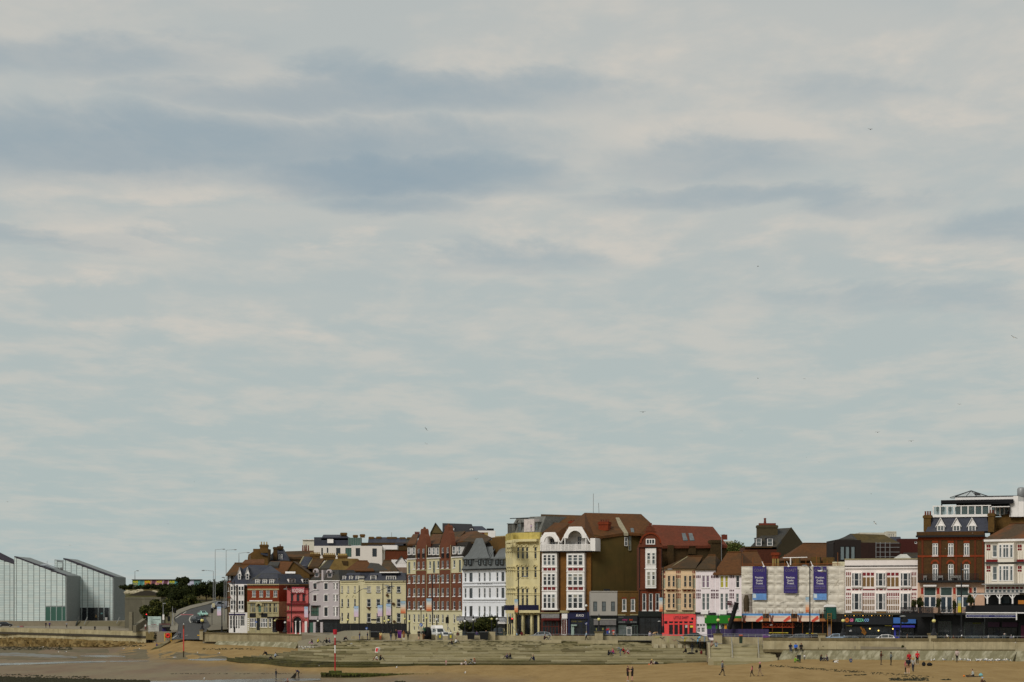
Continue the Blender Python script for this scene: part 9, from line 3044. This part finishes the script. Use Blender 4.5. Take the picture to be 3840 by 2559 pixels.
r=thing('fishing_net','dark net dragged over the wet sand by the bending person','net',q)
MB().prism([q+vv(-.5,0,.02),q+vv(.35,0,.02),q+vv(.5,0,.9),q+vv(.42,.0,.92)],(0,.12,0),M('dark_net',(34,30,24),.9,.4,6)).build('net',r)
MB().tube([q+vv(.3,.06,.2),q+vv(.95,.06,1.1)],.025,BARK,6).build('handle',r)
# ------------------------------------------------------------------ gulls
GW,GG_,GB=M('gull_white',(222,220,216),.8,.03),M('gull_grey_wing',(128,130,132),.8,.05),M('gull_black_tip',(28,28,30),.8)
BEAK=M('gull_beak',(196,150,50),.6)
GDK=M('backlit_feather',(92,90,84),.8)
def gull_mesh(kind,dihedral=20,sweep=.1,dark=False):
 """faces +x; wings along y"""
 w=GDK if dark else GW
 m=MB()
 if kind=='fly':
  m.ball((0,0,0),(.24,.085,.09),w,10,7).ball((.25,0,.03),(.075,.06,.06),w,8,6)
  m.tube([(.31,0,.025),(.38,0,.01)],[.02,.006],BEAK,6)
  m.prism([(-.18,-.05,0),(-.18,.05,0),(-.4,.1,.0),(-.4,-.1,.0)],(0,0,.02),w)
  for s_ in(-1,1):
   a=R(dihedral)
   y1,z1=.32*math.cos(a),.32*math.sin(a)
   b_=R(dihedral*-.35)
   y2,z2=y1+.38*math.cos(b_),z1+.38*math.sin(b_)
   y3,z3=y1+.22*math.cos(b_),z1+.22*math.sin(b_)
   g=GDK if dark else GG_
   m.prism([(.1,.05*s_,.03),(-.1,.05*s_,.03),(-.08+sweep,y1*s_,z1),(.12+sweep,y1*s_,z1)],(0,0,.022),g)
   m.prism([(.12+sweep,y1*s_,z1),(-.08+sweep,y1*s_,z1),(-.1+sweep*.3,y3*s_,z3),(.08+sweep*.4,y3*s_,z3)],(0,0,.018),g)
   m.prism([(.08+sweep*.4,y3*s_,z3),(-.1+sweep*.3,y3*s_,z3),(-.14,y2*s_,z2)],(0,0,.014),GB)
 else:
  m.ball((0,0,.24),(.22,.1,.1),w,10,7).ball((.2,0,.38),(.07,.058,.06),w,8,6)
  m.tube([(.12,0,.28),(.19,0,.37)],[.075,.055],w,8)
  m.tube([(.26,0,.375),(.34,0,.355)],[.018,.006],BEAK,6)
  for s_ in(-1,1):
   m.ball((-.04,s_*.075,.26),(.2,.04,.075),GG_,8,5)
   m.tube([(0,s_*.04,.16),(.01,s_*.04,.0)],.012,BEAK,5)
   m.prism([(-.02,s_*.04-.03,0),(.07,s_*.04-.04,0),(.07,s_*.04+.04,0)],(0,0,.012),BEAK)
  m.prism([(-.2,-.04,.25),(-.2,.04,.25),(-.38,.03,.22),(-.38,-.03,.22)],(0,0,.03),GB)
 return m.data('gull_body',smooth=False)
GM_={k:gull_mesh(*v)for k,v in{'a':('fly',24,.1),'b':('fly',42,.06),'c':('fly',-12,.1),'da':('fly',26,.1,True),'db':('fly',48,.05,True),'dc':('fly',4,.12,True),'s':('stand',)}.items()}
def gull(k,loc,rz,label,group,s=1.0,tilt=(0,0)):
 o=bpy.data.objects.new('gull',GM_[k])
 COL.objects.link(o)
 o.location,o.rotation_euler,o.scale=loc,(R(tilt[0]),R(tilt[1]),R(rz)),(s,)*3
 return tag(o,label,'gull',group)
SKY='gulls in the sky'
for(x,y,w,k,rz,tx,lab)in((3264,486,22,'da',60,8,'highest gull, alone in the top of the sky'),(2842,1000,12,'db',20,10,'dark gull in the middle sky, high above the brick hall'),(2842,1420,9,'db',30,30,'dark gull below the middle sky one, wings folded up'),(3016,1421,11,'dc',80,4,'small dark gull flying level right of the folded winged one'),(2411,1546,24,'da',75,0,'gull with arched wings above the red roofed hall'),(1598,1609,16,'dc',120,50,'steeply banking gull above the brick mansion'),(1599,1665,14,'a',110,20,'faint pale gull just below the banking one'),(3291,1622,20,'da',70,0,'gull gliding above the black loft'),(3417,1655,23,'da',85,-6,'dark gull with bowed wings left of the roof bar'),(3024,1715,7,'dc',40,10,'tiny dark gull above the scaffolded building'),(3073,1733,8,'dc',70,4,'tiny dark gull right of its twin above the scaffolding'),(3598,1517,17,'a',80,4,'pale gull high above the roof bar'),(3802,1266,26,'a',100,24,'gull crossing the far right of the sky'),(1876,1842,19,'a',85,6,'pale gull just above the rounded hotel'),(1787,1797,18,'a',95,-12,'pale gull climbing above the white hotel'),(3267,1853,7,'db',10,0,'small dark gull above the far white block'),(3281,1962,20,'a',130,40,'diving pale gull left of the roof bar'),(3181,1908,7,'dc',30,0,'tiny gull near the slate gabled house'),(630,1965,10,'dc',70,0,'small gull above the mural wall'),(28,1882,10,'a',60,10,'small gull at the far left of the sky'),(728,1807,7,'dc',50,0,'tiny gull above the hill road'),(3352,1894,9,'a',75,0,'faint gull just left of the roof bar awning'),(264,2046,9,'a',70,0,'faint gull above the gallery roof'),(2780,1617,10,'a',80,0,'faint gull above the stucco villa')):
 D=330.0
 s=w*D/FPX/1.25
 if s<.55:
  D=330*.9/max(s,.25)*.7
  s=w*D/FPX/1.25
 gull(k,P(x,y,D),rz,lab,SKY,s,(tx,0))
LOW='gulls flying low along the seafront'
for(x,y,D,w,k,rz,tx,lab)in((212,2256,700,28,'c',80,0,'brown winged gull passing the gallery panels'),(2472,2331,425,18,'a',20,20,'white gull passing the dark green shopfront'),(2892,2345,396,19,'b',15,10,'white gull with raised wings in front of the orange truss'),(2886,2384,385,17,'a',30,15,'white gull flapping over the violet bin flap'),(3082,2142,370,54,'b',30,30,'large white gull with wings spread in front of the third banner'),(3190,2367,380,18,'b',-20,40,'white gull turning in front of the pizza shop'),(655,2466,480,24,'b',10,8,'white gull landing on the wet sand near the red pole'),(1074,2203,540,14,'a',75,0,'gull gliding above the pink arcade'),(3545,2058,405,10,'a',60,0,'pale gull in front of the brown brick facade'),(3808,2411,350,20,'c',60,6,'gull passing the end of the sea wall'),(3768,2378,372,18,'c',40,10,'gull in front of the plum shopfront'),(3646,2000,405,11,'c',60,0,'small gull at the gutter of the rooftop bar building'),(1845,2139,470,8,'a',60,0,'tiny gull in front of the white hotel windows'),(1318,2415,415,15,'a',10,20,'white gull skimming the upper steps beside the marker pole'),(1196,2497,405,10,'c',10,0,'gull low over the steps left of the marker pole'),(2009,2424,425,8,'c',30,0,'gull low over the top steps'),(2198,2428,424,10,'c',20,0,'gull low over the steps near the planter wall')):
 gull(k,P(x,y,D),rz,lab,LOW,w*D/FPX/1.25,(tx,0))
rnd=random.Random(77)
FLK='flock of gulls on the sand at the apron'
for i in range(46):
 x=rnd.gauss(3700,42)if i<34 else rnd.uniform(3560,3800)
 y=2478+rnd.uniform(0,7)-(x-3700)*.01
 q=on_sand(x,y)
 gull('s',q,rnd.uniform(0,360),'white gull standing in the flock on the sand by the stained apron',FLK,rnd.uniform(.9,1.2))
for x,y,lab in((3492,2484,'gull standing just right of the black bags'),(3502,2483,'second gull right of the black bags'),(3541,2482,'lone gull between the bags and the flock'),(160,2431,'gull standing on the weed below the gallery'),(219,2450,'larger gull standing on the wet sand below the gallery'),(246,2450,'small gull right of the larger one on the wet sand'),(462,2438,'gull standing on the mud near the end of the harbour wall'),(520,2439,'gull standing on the mud close to the slip'),(741,2454,'gull standing on the sand right of the red marker pole'),(820,2456,'gull standing on the sand left of the steps'),(766,2553,'gull standing at the edge of the front pool'),(1487,2510,'dark legged gull on the sand in the middle below the steps'),(1744,2528,'gull perched on the weedy groyne')):
 D=sand_at(x,y)
 q=on_sand(x,y)
 if 'groyne' in lab:
  q=P(x,2530,381.5)
 gull('s',q,rnd.uniform(0,360),lab,'gulls standing about the beach',1.15)
for i in range(7):
 x,y=1120+i*9+rnd.uniform(-2,2),2433+rnd.uniform(-3,3)
 D,z=step_spot(x+12,y)
 gull('s',P(x,y,D+3)if False else Vector((PX(x,D),D,z)),rnd.uniform(0,360),'gull in the small row perched at the left end of the steps','gulls on the steps',1.0)
for x,y,D,lab in((3556,2390,368,'gull perched on the sea wall left of the white gull post'),(3606,2390,367,'gull perched on the rail under the restaurant sign'),(3707,2393,364,'gull perched on the sea wall under the navy car'),(3801,2394,361,'gull perched at the end of the sea wall rail')):
 gull('s',P(x,y+4,D),rnd.uniform(0,360),lab,'gulls perched on the sea wall',1.2)
